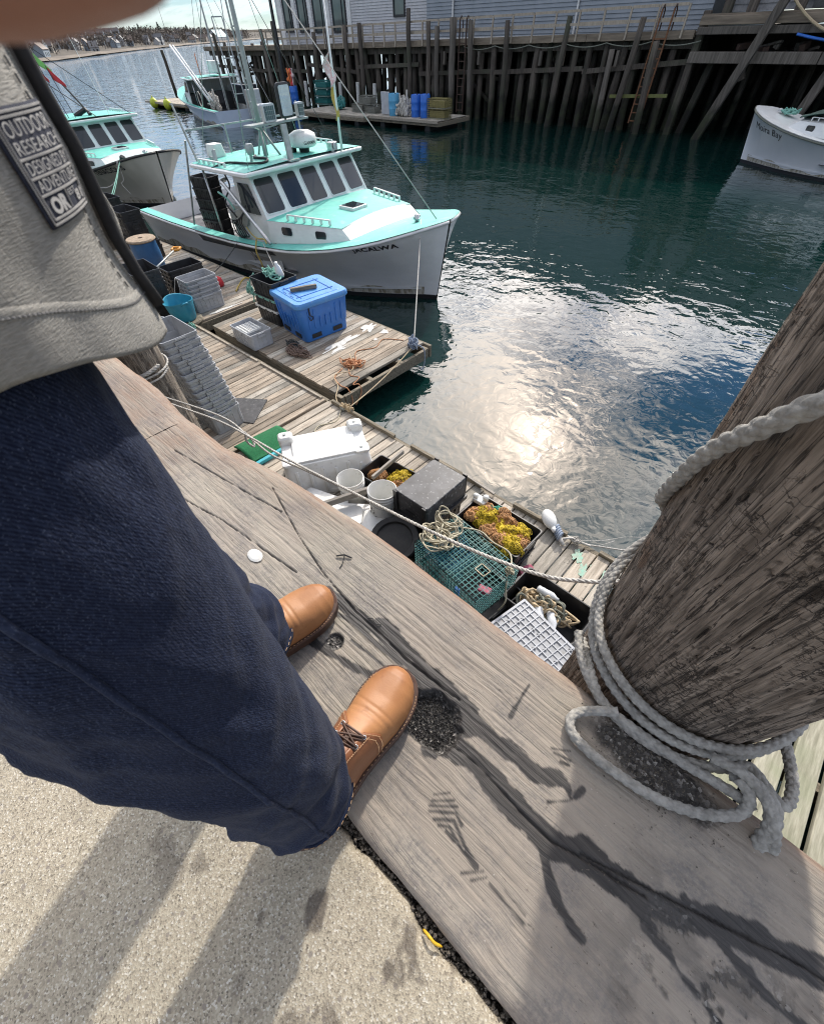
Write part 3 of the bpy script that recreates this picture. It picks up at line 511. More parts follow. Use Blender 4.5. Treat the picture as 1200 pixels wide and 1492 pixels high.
# ------------------------------------------------------------------ piles beside the curb
def crackwood(nm, hi, lo, dk):
    m = mat(nm, hi, lo, 0.93, 13, 9, (7, 7, 0.45), 0.003, 20, lo=0.38, hi=0.60, spots=[(5, 0.55, 0.72, tuple(c*1.35 for c in hi), 0.45), (8, 0.64, 0.70, (0.26, 0.12, 0.05), 0.45)]); t = m.node_tree; b = t.nodes['Principled BSDF']; c = b.inputs['Base Color'].links[0].from_socket
    tcx = N(t, 'ShaderNodeTexCoord')
    def q(s_, st_, d_=5, r_=.6):
        mpx = N(t, 'ShaderNodeMapping'); mpx.inputs['Scale'].default_value = st_; t.links.new(tcx.outputs['Object'], mpx.inputs[0]); n = N(t, 'ShaderNodeTexNoise'); n.inputs['Scale'].default_value = s_; n.inputs['Detail'].default_value = d_; n.inputs['Roughness'].default_value = r_; t.links.new(mpx.outputs[0], n.inputs['Vector']); return n.outputs[0]
    reg = q(7, (1, 1, .6), 4)
    c = mixc(t, ramp(t, q(46, (7, 7, .30), 4), [(.46, 0.0), (.60, .75)]), c, tuple(x*.42 for x in lo))
    rdg = mth(t, 'ABSOLUTE', mth(t, 'SUBTRACT', q(16, (2.0, 2.0, 3.6), 4), 0.5)); chk = mth(t, 'MULTIPLY', ramp(t, rdg, [(.006, .9), (.022, 0.0)]), ramp(t, reg, [(.48, 0.0), (.58, 1.0)]))
    rd2 = mth(t, 'ABSOLUTE', mth(t, 'SUBTRACT', q(12, (5, 5, .28), 4), 0.5)); crk = ramp(t, rd2, [(.004, .95), (.016, 0.0)])
    c = mixc(t, chk, c, dk); c = mixc(t, crk, c, dk)
    a1 = N(t, 'ShaderNodeAttribute', attribute_name='crack'); a2 = N(t, 'ShaderNodeAttribute', attribute_name='tone')
    c = mixc(t, ramp(t, a2.outputs['Fac'], [(0.35, 0.35), (0.6, 0.0)]), c, tuple(x*.5 for x in lo)); c = mixc(t, a1.outputs['Fac'], c, dk); t.links.new(c, b.inputs['Base Color'])
    bp = N(t, 'ShaderNodeBump'); bp.inputs['Distance'].default_value = 1.0; t.links.new(mth(t, 'SUBTRACT', mth(t, 'MULTIPLY', q(46, (7, 7, .30), 4), 0.003), mth(t, 'MULTIPLY', mth(t, 'MAXIMUM', chk, crk), 0.004)), bp.inputs['Height']); t.links.new(bp.outputs[0], b.inputs['Normal']); return m
MAT['oldpile'] = crackwood('weathered pile wood', (0.35, 0.285, 0.228), (0.19, 0.150, 0.118), (0.030, 0.022, 0.017)); MAT['pile_grey'] = crackwood('silver weathered pile', (0.42, 0.36, 0.29), (0.24, 0.20, 0.16), (0.07, 0.055, 0.045))
def near_pile(name, c, r, z0, z1, lean, m, label, seed, na=190, dz=0.006):
    zz_ = np.arange(z0, z1, dz); a = np.linspace(0, 2*math.pi, na+1)
    Zg, A = np.meshgrid(zz_, a, indexing='ij'); per = np.minimum(A, 2*math.pi-A)
    ca, sa = np.cos(A)*3, np.sin(A)*3
    f1 = fbm(ca*9+Zg*.6, sa*9+Zg*1.1, 5, seed); f2 = fbm(ca*46+Zg*3.2, sa*46-Zg*2.5, 4, seed+3); f3 = fbm(ca*5+Zg*5, sa*5+Zg*7, 4, seed+5)
    rg = np.abs(fbm(ca*11+Zg*.9, sa*11+Zg*.7, 4, seed+9)-.5); crack = sstep(.016, .004, rg)*sstep(.40, .55, fbm(ca*4+Zg*3, sa*4-Zg*2, 3, seed+15)); r2 = np.abs(fbm(ca*9+Zg*16, sa*9-Zg*13, 4, seed+12)-.5); chip = sstep(.020, .006, r2)*sstep(.50, .62, f3)
    rr = r*(1+0.02*np.cos(A*2+1))+0.008*(f1-.5)+0.0055*(f2-.5)-0.007*crack-0.004*chip+0.008*(f3-.5)
    P = np.stack([c[0]+lean[0]*Zg+rr*np.cos(A), c[1]+lean[1]*Zg+rr*np.sin(A), Zg], -1)
    o = npgrid(name, P, m, attrs={'crack': np.clip(crack*.9+chip*.6+sstep(.52, .34, f2)*.40, 0, 1), 'tone': f3}); mb = MB(); mb.add([tuple(p) for p in P[-1]], [tuple(range(na+1))]); mb.build('cut_end', MAT['pile_pale'], o)
    return tag(o, label, 'pile')
BP = ((.196, .616), .180, (-.040, -.01))
near_pile('mooring_pile', BP[0], BP[1], -1.2, 1.35, BP[2], MAT['oldpile'], 'thick cracked brown pile with heavy rope round its foot', 5, 260, .005)
near_pile('mooring_pile', (-3.14, .645), .155, -2.9, .40, (0, 0), MAT['pile_grey'], 'slimmer silver grey pile behind the dark jeans', 8, 90, .02)

def resample(pts, step):
    P = [Vector(p) for p in pts]; out = [P[0]]; acc = 0.0
    for a, b_ in zip(P[:-1], P[1:]):
        L = (b_-a).length
        while acc+L >= step:
            k = (step-acc)/L; a = a.lerp(b_, k); out.append(a); L = (b_-a).length; acc = 0
        acc += L
    return out
def braid(mb, pts, r, step=.0021, n=36, pitch=.017):
    P = resample(smoothpath(pts, 24), step); k = 2*math.pi/pitch
    def prof(i, j):
        a = 2*math.pi*j/n; s_ = i*step; p, q = 4*a+k*s_, 4*a-k*s_
        x = abs(math.cos(p/2)) if math.sin(4*a)*math.sin(k*s_) > 0 else abs(math.cos(q/2))
        return 0.80+0.29*x**.8
    mb.tube(P, r, n, True, prof)
def onpile(a, z, r, B=BP): a = R(a); return (B[0][0]+B[2][0]*z+(B[1]+r)*math.cos(a), B[0][1]+B[2][1]*z+(B[1]+r)*math.sin(a), z)
mb = MB()
braid(mb, [onpile(a, .055+.10*(max(0, -150-a)/60)+.01*math.sin(a/30), .015) for a in range(-215, 60, 15)], .0092)      # tight turn
braid(mb, [onpile(a, .026+.13*(max(0, -146-a)/60), .020+.004*math.sin(a/17)) for a in range(-215, 60, 15)], .0092)
braid(mb, [onpile(a, .012, .043+.006*math.sin(a/22)) for a in range(-150, -30, 12)]+[(.41, .44, .02), (.425, .50, .0), (.40, .60, -.02)], .0092)
braid(mb, [(.02, .52, -.03), (.05, .47, .0), (.075, .43, .015), (.115, .397, .017), (.175, .392, .018), (.255, .395, .018), (.315, .402, .02), (.355, .402, .028), (.372, .392, .03)], .0092)
braid(mb, [(.14, .395, .03), (.10, .366, .016), (.082, .338, .015), (.093, .312, .015), (.135, .302, .015), (.19, .303, .015), (.25, .312, .015), (.305, .334, .015), (.345, .362, .018), (.362, .385, .028), (.352, .405, .05), (.33, .418, .052)], .0092)   # the loop on the curb
braid(mb, [(.29, .425, .045), (.33, .425, .062), (.368, .412, .060), (.395, .388, .045), (.418, .374, .012), (.436, .382, -.03), (.452, .392, -.09)], .0092)
braid(mb, [(.33, .43, .03), (.36, .425, .05), (.385, .41, .05), (.40, .385, .03), (.405, .37, .005), (.42, .372, -.02), (.445, .385, -.06), (.47, .40, -.12)], .0125)
tag(mb.build('mooring_rope', MAT['rope_n'], smooth=True), 'heavy white braided rope looped round the foot of the thick brown pile', 'rope')
mb = MB(); braid(mb, [onpile(-235, .10, .012), onpile(-215, .20, .013), onpile(-195, .29, .014), onpile(-178, .345, .014), onpile(-165, .415, .014), onpile(-152, .50, .014), onpile(-137, .572, .014), onpile(-127, .62, .014), onpile(-105, .70, .014), onpile(-75, .78, .014), onpile(-40, .84, .014), onpile(0, .86, .014), onpile(40, .82, .014)], .0112, pitch=.024)
tag(mb.build('mooring_rope', MAT['rope_n'], smooth=True), 'white rope slanting high across the thick brown pile', 'rope')
def twist(mb, pts, r, k=10, step=None, pitch=None, strands=3):
    """laid rope: three strands winding round each other"""
    P = resample(smoothpath(pts, k), step or r*1.1); pitch = pitch or r*9; t0 = Vector((0, 0, 1))
    for s_ in range(strands):
        Q = []
        for i, p in enumerate(P):
            d_ = (P[min(i+1, len(P)-1)]-P[max(i-1, 0)]).normalized(); u = d_.cross(Vector((.3, .2, 1))).normalized(); w = d_.cross(u)
            a = 2*math.pi*(i*(step or r*1.1)/pitch+s_/strands); Q.append(p+(u*math.cos(a)+w*math.sin(a))*r*.5)
        mb.tube(Q, r*.58, 6)
mb = MB(); LP = ((-3.14, .645), .155, (0, 0))
twist(mb, [onpile(a, -.53+.05*max(0, (a+60)/100), .012, LP) for a in range(-230, 40, 15)], .013, pitch=.07)
twist(mb, [onpile(a, -.54+.03*(a+60)/180, .014, LP) for a in range(150, -75, -15)]+[(-2.88, .52, -.57), (-2.6, .62, -.60), (-2.3, .71, -.615), (-1.99, .745, -.613), (-1.6, .745, -.56), (-1.27, .745, -.497), (-.58, .745, -.355), (-.21, .745, -.235), (-.05, .75, -.13), (.05, .76, -.03), (.13, .82, .03)], .0065)
twist(mb, [onpile(40, -.53, .03, LP), onpile(10, -.55, .03, LP), onpile(-20, -.56, .03, LP), onpile(-45, -.575, .03, LP), (-2.85, .58, -.59), (-2.4, .76, -.65), (-2.05, .75, -.64), (-1.8, .735, -.62), (-1.5, .75, -.565), (-1.2, .745, -.485)], .006)
twist(mb, [(-2.12, .745, -.62), (-2.08, .765, -.66), (-2.04, .745, -.69), (-2.08, .73, -.66), (-2.10, .755, -.61)], .007)
tag(mb.build('mooring_rope', MAT['rope_w'], smooth=True), 'long thin rope strung from the grey pile to the thick brown pile', 'rope')
# ------------------------------------------------------------------ floating docks
rnd = random.Random(21)
def plank_mesh(w, L, th, seed):
    r = random.Random(seed); mb = MB(); n = 7; c = .006; rs = []
    for i in range(n+1):
        y = -L/2+L*i/n; a = w/2-abs(r.gauss(0, .0012)); b_ = w/2-abs(r.gauss(0, .0012)); zt = r.gauss(0, .0015)
        rs.append([(-a, y, -th), (b_, y, -th), (b_, y, zt-c), (b_-c, y, zt), (-a+c, y, zt), (-a, y, zt-c)])
    mb.rings(rs); return mb.mesh('plank')
def planked(name, label, x0, x1, y0, y1, pitch, w, mats, z=DK, group=None, edge=True, seed=0):
    r = random.Random(seed); t = thing(name, label, 'dock', ((x0+x1)/2, (y0+y1)/2, z), 0, group); L = y1-y0; ms = []
    for mm in mats:
        for q in range(3):
            me = plank_mesh(w, L, .038, seed*10+q); me.materials.append(mm); ms.append(me)
    n = int((x1-x0)/pitch)
    for i in range(n):
        o = bpy.data.objects.new('plank', r.choice(ms)); COL.objects.link(o); o.parent = t
        o.location = (x0+pitch*(i+.5)-(x0+x1)/2, r.gauss(0, .006), r.gauss(0, .0022)); o.rotation_euler = (r.gauss(0, .001), r.gauss(0, .006), r.gauss(0, .0012)+(math.pi if r.random() < .5 else 0))
    W = x1-x0
    for y in ((-L/2+.03), (-L/6), (L/6), (L/2-.06)):
        mb = MB(); mb.box((0, y, -.125), (W-.02, .07, .165)); mb.build('stringer', MAT['beam'], t)
    if edge:
        mb = MB(); mb.box((0, L/2+.035, -.115), (W, .055, .20)); mb.build('edge_beam', MAT['beam'], t, bevel=.006)
    for sx in (-1, 1):
        mb = MB(); mb.box((sx*(W/2-.03), 0, -.13), (.06, L-.16, .17)); mb.build('end_beam', MAT['beam'], t, bevel=.006)
    k = max(2, int(W/1.6))
    for i in range(k):
        mb = MB(); mb.tube([(-W/2+W*(i+.5)/k, -L/2+.15, -.36), (-W/2+W*(i+.5)/k, L/2-.15, -.36)], .2, 12); mb.build('float_drum', MAT['drum'], t, smooth=True, angle=40)
    return t
dA1 = planked('floating_dock', 'brown planked float between the tall grey tote stack and the green mat', -8.58, -4.62, .55, 3.0, .127, .119, [MAT['plank'], MAT['plank'], MAT['plank_grey']], seed=1)
dA2 = planked('floating_dock', 'grey planked float crowded with totes and the wire trap below the curb', -4.60, .16, .55, 3.0, .145, .135, [MAT['plank_new'], MAT['plank_grey']], seed=2)
dB = planked('floating_dock', 'short finger float carrying the big blue bin', -8.28, -4.53, 3.22, 5.27, .15, .143, [MAT['plank_grey'], MAT['plank']], seed=3)
dC = planked('floating_dock', 'far float along the mint decked boat stacked with black totes', -17.2, -8.62, .55, 5.0, .15, .142, [MAT['plank'], MAT['plank_grey']], seed=4)
dD = planked('floating_dock', 'pale widely gapped planks at the lower right behind the thick pile', .24, 4.3, .5, 3.0, .206, .172, [MAT['plank_green']], seed=5, edge=True)
for x0, x1 in ((-4.5, -3.2), (-2.9, -1.75), (-1.3, -.62), (-.25, .14)):   # low curb strips on the outer edge
    mb = MB(); mb.box(((x0+x1)/2-(-2.22), 3.02-1.775, .028), (x1-x0, .045, .05)); mb.build('toe_rail', MAT['beam'], dA2, bevel=.005)
for x0, x1 in ((-8.5, -6.4), (-6.3, -4.7)):
    mb = MB(); mb.box(((x0+x1)/2+6.6, 2.985-1.775, .012), (x1-x0, .035, .03)); mb.build('toe_rail', MAT['plank_new'], dA1, bevel=.004)
def splat(cx, cy, lx, ly, rz, seed, z=0.0055, n=60):
    r = random.Random(seed); ph = [r.uniform(0, 6.28) for _ in range(7)]; am = [r.uniform(.05, .2) for _ in range(7)]; pts = []
    for i in range(n):
        a = 2*math.pi*i/n; k = 1+sum(am[q]*math.sin((q+2)*a*1.5//1 if False else (q+2)*a+ph[q]) for q in range(7))
        x, y = lx*k*math.cos(a), ly*k*math.sin(a); pts.append((cx+x*math.cos(rz)-y*math.sin(rz), cy+x*math.sin(rz)+y*math.cos(rz)))
    return pts, z
def splats(parent, m, items):
    ox, oy = parent.location.x, parent.location.y; mb = MB()
    for (cx, cy, lx, ly, rz, sd) in items:
        pts, z = splat(cx-ox, cy-oy, lx, ly, rz, sd); mb.prism(pts, z-.003, z+.0006*(sd % 5))
    mb.build('paint_patch', m, parent)
splats(dB, MAT['white_p'], [(-5.80, 4.35, .07, .42, .04, 1), (-5.66, 4.15, .05, .15, .1, 2), (-5.85, 5.05, .10, .16, .2, 3), (-5.50, 5.12, .06, .08, 0, 4), (-7.55, 3.38, .30, .05, 0, 5), (-7.75, 3.7, .07, .2, .1, 6), (-5.42, 4.82, .03, .04, 0, 7)])
splats(dA2, MAT['green_p'], [(-.40, 2.86, .05, .08, .3, 11), (-.27, 2.72, .04, .09, .2, 12), (-.18, 2.83, .05, .09, -.2, 13), (-.06, 2.84, .05, .06, 0, 14)])
splats(dA2, MAT['white_p'], [(.10, 2.0, .05, .12, .2, 15)])
splats(dC, MAT['white_p'], [(-8.74, 3.75, .04, .35, 0, 21)])

# ------------------------------------------------------------------ totes
def tote_body(L, W, H, tp=.92, th=.012, ribs=True, floor=True, lip=.011, notch=False):
    """open box, tapered to the foot, with an out-turned rim, wall ribs and a moulded floor"""
    def rr(l, w, z, r=.03, k=3):
        p = []
        for sx, sy, a0 in ((1, 1, 0), (-1, 1, 90), (-1, -1, 180), (1, -1, 270)):
            for q in range(k+1):
                a = R(a0+90*q/k); p.append((sx*(l/2-r)+r*math.cos(a), sy*(w/2-r)+r*math.sin(a), z))
        return p
    mb = MB(); l0, w0 = L*tp, W*tp
    mb.rings([rr(l0, w0, 0), rr(L-2*lip, W-2*lip, H-.05), rr(L-2*lip, W-2*lip, H-.035), rr(L, W, H-.033), rr(L, W, H), rr(L-2*lip-.004, W-2*lip-.004, H), rr(l0-2*th, w0-2*th, .02)], True, True, True)
    if ribs:
        for s in (-1, 1):
            n = int(L/.085)
            for i in range(n):
                u = (i+.5)/n-.5
                mb.box((u*l0*1.03, s*(W*(tp+1)/4-lip/2+.001), H*.46), (.012, .012, H*.62), rx=-s*math.atan2((W-2*lip-w0)/2, H))
            n = int(W/.085)
            for i in range(n):
                u = (i+.5)/n-.5
                mb.box((s*(L*(tp+1)/4-lip/2+.001), u*w0*1.03, H*.46), (.012, .012, H*.62), ry=s*math.atan2((L-2*lip-l0)/2, H))
            mb.box((s*(L/2-.002), 0, H-.055), (.02, W*.36, .04))
            for u in (-.3, 0, .3): mb.box((u*L, s*(W/2-.004), H-.05), (.05, .016, .05)); 
    return mb
_tm = {}
def tote(label, loc, rz, L, W, H, m, group=None, key=None, rx=0, ry=0, **kw):
    k = (L, W, H, m.name, str(kw)); t = thing('tote', label, 'tote', loc, rz, group); t.rotation_euler = (rx, ry, rz)
    if k not in _tm:
        o = tote_body(L, W, H, **kw).build('body', m, t, bevel=.002); _tm[k] = o.data
        for s in (-1, 1):
            q = MB(); q.box((s*(L/2+.004), 0, H-.018), (.014, W*.30, .02)); h = q.build('handle', m, t, bevel=.003); _tm[k+(s,)] = h.data
    else:
        o = bpy.data.objects.new('body', _tm[k]); COL.objects.link(o); o.parent = t
        bv = o.modifiers.new('bevel', 'BEVEL'); bv.width = .002; bv.limit_method = 'ANGLE'; bv.angle_limit = R(40)
        for s in (-1, 1): h = bpy.data.objects.new('handle', _tm[k+(s,)]); COL.objects.link(h); h.parent = t
    return t
def stack(n, base, lean, pitch, H, L, W, rz, m, what, group, wob=.012, seed=1):
    r = random.Random(seed)
    for i in range(n):
        k = i/max(1, n-1)
        tote(f'{what}, {ORD[n-1-i] if n-1-i < len(ORD) else "lowest"}' if i else f'{what}, lowest on the planks', (base[0]+lean[0]*k+r.gauss(0, wob)*.4, base[1]+lean[1]*k+r.gauss(0, wob)*.4, base[2]+pitch*i), rz+r.gauss(0, .02), L, W, H, m, group)
stack(13, (-5.42, 1.68, DK+.001), (-.17, -.06), .078, .30, .66, .46, .0, MAT['grey_pl'], 'grey tote in the tall stack by the slim grey pile', 'grey totes in the tall stack', seed=2)
stack(5, (-9.13, 3.60, DK+.001), (-.12, .06), .062, .27, .46, .64, 0.0, MAT['grey_pl'], 'grey tote in the low stack behind the teal bucket', 'grey totes in the low stack', seed=3)
tote('lone grey tote mostly hidden behind the tall grey stack', (-6.30, 1.75, DK+.001), .05, .66, .46, .30, MAT['grey_pl']); tote('second grey tote set in the lone one behind the tall grey stack', (-6.29, 1.75, DK+.35), .05, .66, .46, .30, MAT['grey_pl']); tote('upper grey tote peeping out behind the tall grey stack', (-6.29, 1.74, DK+.70), .05, .66, .46, .30, MAT['grey_pl'])
stack(8, (-9.72, 2.82, DK+.001), (.06, .02), .072, .28, .78, .52, -.02, MAT['black_pl'], 'black tote in the stack beside the teal bucket', 'black totes beside the teal bucket', seed=4)
stack(5, (-9.98, 3.70, DK+.001), (.03, .02), .07, .27, .48, .74, .02, MAT['black_pl'], 'black tote in the stack under the shovel grip', 'black totes under the shovel grip', seed=5)
stack(6, (-14.05, 4.42, DK+.001), (.05, .0), .10, .30, .8, .52, .05, MAT['black_pl'], 'black tote in the stack behind the blue rope barrel', 'black totes behind the rope barrel', seed=6)
stack(6, (-15.45, 4.55, DK+.001), (.05, .0), .11, .30, .8, .52, .1, MAT['black_pl'], 'black tote in the far stack at the jacket edge', 'black totes at the jacket edge', seed=7)
stack(2, (-13.05, 4.25, DK+.001), (0, 0), .10, .26, .7, .5, .1, MAT['black_pl'], 'black tote in the lower pile next to the blue rope barrel', 'black totes next to the rope barrel', seed=8)
# small grey tote with a lattice insert
st = tote('small grey tote with a white lattice insert near the blue bin', (-7.06, 3.37, DK+.001), -.02, .68, .43, .26, MAT['pale_pl'])
mb = MB()
for i in range(7): mb.box((-.25+.083*i*.66, 0, .21), (.012, .32, .03))
for i in range(5): mb.box((-.085, -.13+.065*i, .213), (.36, .012, .03))
mb.build('lattice', MAT['white_pl'], st)
# black crates with green rope
for i, (z, m, l) in enumerate(((0, 'black_pl', 'lowest dark crate with pale rim behind the blue bin'), (.20, 'black_pl', 'middle black crate behind the blue bin'), (.42, 'black_pl', 'upper black crate heaped with green rope behind the blue bin'))):
    c = tote(l, (-7.48+.03*i, 4.28, DK+.001+z), .02, .66, .58, .27 if i < 2 else .30, MAT[m], 'black crates behind the blue bin')
    if i < 2:
        q = MB()
        for s in (-1, 1): q.box((0, s*.283, .235 if i else .25), (.67, .016, .04)); q.box((s*.327, 0, .235 if i else .25), (.016, .55, .04))
        q.build('rim', MAT['white_pl'] if i == 0 else MAT['rope_g'], c)
def heap(mb, c, rx, ry, n, r, seed, turns=3, zr=.05, sides=5, k=6, size=(.3, 1.0)):
    q = random.Random(seed)
    for _ in range(n):
        x, y = c[0]+q.gauss(0, rx*.28), c[1]+q.gauss(0, ry*.28); a0 = q.uniform(0, 6.28); s = q.uniform(*size); pts = []
        m = int(turns*8); ex = q.uniform(.5, 1)
        for i in range(m):
            a = a0+2*math.pi*i/8*(1 if seed % 2 else -1); d = s*(1+q.gauss(0, .18))
            pts.append((x+rx*d*.6*math.cos(a), y+ry*d*.6*ex*math.sin(a), c[2]+r+max(0, q.gauss(zr*.5, zr*.4))))
        mb.tube(smoothpath(pts, k), r, sides)
def ropeobj(name, mb, m, label, cat='rope', group=None): return tag(mb.build(name, m, smooth=True), label, cat, group)
mb = MB(); heap(mb, (-7.48, 4.3, DK+.70), .3, .24, 7, .012, 3, 2, .07); mb.tube(smoothpath([(-7.75, 4.1, DK+.74), (-7.84, 4.02, DK+.6), (-7.80, 4.0, DK+.4), (-7.86, 4.0, DK+.28)], 6), .012, 6); heap(mb, (-7.84, 4.0, DK+.40), .10, .06, 4, .010, 5, 2, .12)
ropeobj('rope_heap', mb, MAT['rope_g'], 'green rope heaped in the black crate behind the blue bin')
mb = MB(); mb.lathe([(.0, 0), (.07, .005), (.075, .03), (.055, .16), (.03, .2), (.03, .24), (.0, .245)], 14, (0, 0, 0)); o = mb.build('plastic_jug', MAT['white_pl'], smooth=True); o.location = (-7.32, 4.38, DK+.70); o.rotation_euler = (.2, .1, 0); tag(o, 'small white plastic jug standing in the green rope', 'jug')

# ------------------------------------------------------------------ insulated blue bin
bn = thing('insulated_bin', 'big blue insulated bin with strapped lid on the finger float', 'bin', (-6.62, 4.42, DK+.003), R(-7))
def rrect(l, w, z, r=.08, k=5):
    p = []
    for sx, sy, a0 in ((1, 1, 0), (-1, 1, 90), (-1, -1, 180), (1, -1, 270)):
        for q in range(k+1): a = R(a0+90*q/k); p.append((sx*(l/2-r)+r*math.cos(a), sy*(w/2-r)+r*math.sin(a), z))
    return p
mb = MB(); mb.rings([rrect(.84, .88, .0), rrect(.86, .90, .02), rrect(.87, .91, .17), rrect(.89, .93, .19), rrect(.94, .98, .52), rrect(.95, .99, .56)]); mb.build('body', MAT['blue_pl'], bn, smooth=True, angle=50, bevel=.006)
mb = MB()
for sx in (-1, 1):
    for y in (-.22, .22): mb.box((sx*.436, y, .085), (.02, .19, .065))
for sy in (-1, 1):
    for x in (-.2, .2): mb.box((x, sy*.457, .085), (.19, .02, .065))
mb.build('fork_slot', MAT['black_m'], bn)
for s in (-1, 1):
    for i in range(7):
        u = -.33+.11*i; h = .30 if i in (0, 1, 5, 6) else .17
        mb = MB(); mb.box((s*.462, u, .20+h/2), (.02, .022, h), ry=s*.075); mb.build('rib', MAT['blue_pl'], bn, bevel=.005)
        mb = MB(); mb.box((u, s*.482, .20+h/2), (.022, .02, h), rx=-s*.075); mb.build('rib', MAT['blue_pl'], bn, bevel=.005)
mb = MB(); mb.rings([rrect(.99, 1.03, .56, .1), rrect(1.01, 1.05, .575, .1), rrect(1.01, 1.05, .62, .1), rrect(.98, 1.02, .645, .1), rrect(.80, .84, .647, .08), rrect(.78, .82, .655, .07)]); mb.build('lid', MAT['blue_lid'], bn, smooth=True, angle=35)
mb = MB()
for x in (-.24, .24): mb.box((x, 0, .658), (.012, .72, .01))
for y in (-.3, .3): mb.box((0, y, .658), (.6, .012, .01))
for q in (-.12, .12): mb.box((q, -.38, .657), (.10, .012, .01))
mb.build('lid_groove', MAT['blue_pl'], bn)
for x, y in ((.47, -.3), (-.47, .3)):
    mb = MB(); mb.box((x, y, .5), (.03, .02, .14)); mb.tube(smoothpath([(x, y, .44), (x*1.04, y+.05, .40), (x*1.03, y, .36), (x*1.04, y-.03, .43)], 5), .008, 5); mb.build('strap', MAT['black_m'], bn)
mb = MB(); mb.box((0, 0, .03), (.46, .06, .055)); o = mb.build('timber_offcut', MAT['beam'], bevel=.008); o.location = (-6.60, 4.33, DK+.665); o.rotation_euler = (0, 0, R(63)); tag(o, 'dark timber offcut lying across the blue bin lid', 'timber offcut')

# ------------------------------------------------------------------ things round the bin and on the planks
mb = MB(); heap(mb, (-6.10, 3.58, DK), .26, .20, 16, .007, 11, 2.5, .05); ropeobj('rope_heap', mb, MAT['rope_br'], 'tangle of brown rope in front of the blue bin')
mb = MB(); heap(mb, (-6.36, 3.72, DK), .16, .12, 18, .005, 13, 2.5, .06); ropeobj('net_heap', mb, MAT['rope_dk'], 'dark net bundle at the foot of the blue bin', 'net')
mb = MB(); heap(mb, (-5.08, 3.92, DK), .24, .22, 11, .0075, 15, 2.5, .05)
mb.tube(smoothpath([(-5.0, 3.8, DK+.02), (-4.85, 3.7, DK+.01), (-4.7, 3.75, DK+.01), (-4.62, 3.55, DK+.01), (-4.56, 3.62, DK), (-4.51, 3.6, DK-.12), (-4.50, 3.45, DK-.25)], 8), .008, 6)
mb.tube(smoothpath([(-5.1, 3.75, DK+.02), (-5.0, 3.5, DK+.01), (-4.75, 3.4, DK+.01), (-4.6, 3.42, DK), (-4.5, 3.4, DK-.15), (-4.49, 3.3, DK-.28)], 8), .008, 6)
mb.tube(smoothpath([(-5.1, 4.05, DK+.02), (-5.35, 4.3, DK+.01), (-5.2, 4.6, DK+.01), (-5.3, 4.9, DK+.01), (-5.0, 5.1, DK+.01)], 8), .007, 6)
ropeobj('rope_heap', mb, MAT['rope_o'], 'loose orange rope tangled on the end of the finger float')
mb = MB(); heap(mb, (-4.68, 5.02, DK), .11, .12, 10, .011, 17, 2.5, .12); mb.tube(smoothpath([(-4.64, 5.08, DK+.05), (-4.51, 5.1, DK), (-4.48, 5.08, DK-.2), (-4.47, 5.0, DK-.3), (-4.46, 4.9, DK-.2)], 6), .01, 6)
ropeobj('rope_knot', mb, MAT['rope_bl'], 'blue and white rope knotted round the outer corner of the finger float')
mb = MB(); mb.box((0, 0, .04), (.20, .03, .03)); mb.box((-.05, 0, .018), (.03, .04, .036)); mb.box((.05, 0, .018), (.03, .04, .036)); o = mb.build('dock_cleat', MAT['steel'], bevel=.006); o.location = (-4.16, 3.0, DK+.006); o.rotation_euler = (0, 0, .3); tag(o, 'grey dock cleat with tan rope at the inner float corner', 'cleat')
mb = MB(); heap(mb, (-4.2, 3.02, DK+.02), .13, .06, 8, .010, 19, 2, .06); mb.tube(sag((-4.15, 3.02, DK+.05), (-4.66, 5.0, DK+.06), .06), .010, 6); mb.tube(smoothpath([(-4.3, 3.0, DK+.03), (-4.5, 3.1, DK+.05), (-4.75, 3.35, DK+.02), (-5.0, 3.5, DK+.05), (-4.9, 3.8, DK+.05), (-5.3, 4.1, DK+.05)], 8), .008, 6)
ropeobj('mooring_line', mb, MAT['rope_tan'], 'tan line from the dock cleat to the corner of the finger float')
mb = MB(); mb.tube(smoothpath([(-4.25, 2.98, DK+.02), (-4.1, 2.75, DK+.01), (-4.2, 2.5, DK+.01), (-4.05, 2.35, DK+.01), (-3.8, 2.5, DK+.01), (-3.7, 2.72, DK+.01), (-3.95, 2.8, DK+.01)], 8), .007, 6); mb.tube(smoothpath([(-4.0, 2.6, DK+.01), (-3.8, 2.75, DK+.012), (-3.55, 2.62, DK+.012)], 8), .006, 6)
ropeobj('loose_line', mb, MAT['rope_y'], 'thin cream line looped on the planks above the white bin')
mb = MB(); mb.prism([(-5.85, 2.04), (-5.31, 2.42), (-4.96, 1.94), (-5.22, 1.80)], DK+.006, DK+.016); tag(mb.build('rubber_mat', MAT['mat_dark']), 'dark rubber mat lying skewed beside the tall grey stack', 'mat')
mb = MB()
def turf(u, v):
    x = -4.66+.46*u; y = 1.45+.66*v; return (x+.05*v-.02, y, DK+.03+.055*abs(math.sin(math.pi*(u*1.0+.08)))*(1-.2*v))
mb.grid(turf, 16, 14); o = mb.build('turf_mat', MAT['turf'], smooth=True); sd = o.modifiers.new('thick', 'SOLIDIFY'); sd.thickness = .018; tag(o, 'bright green artificial turf mat curled on the planks', 'mat')
mb = MB(); mb.box((0, 0, .03), (.055, .74, .05)); o = mb.build('painted_strip', MAT['turq'], bevel=.01); o.location = (-4.14, 1.80, DK+.003); o.rotation_euler = (0, 0, -.02); tag(o, 'turquoise painted strip along the green mat', 'strip')
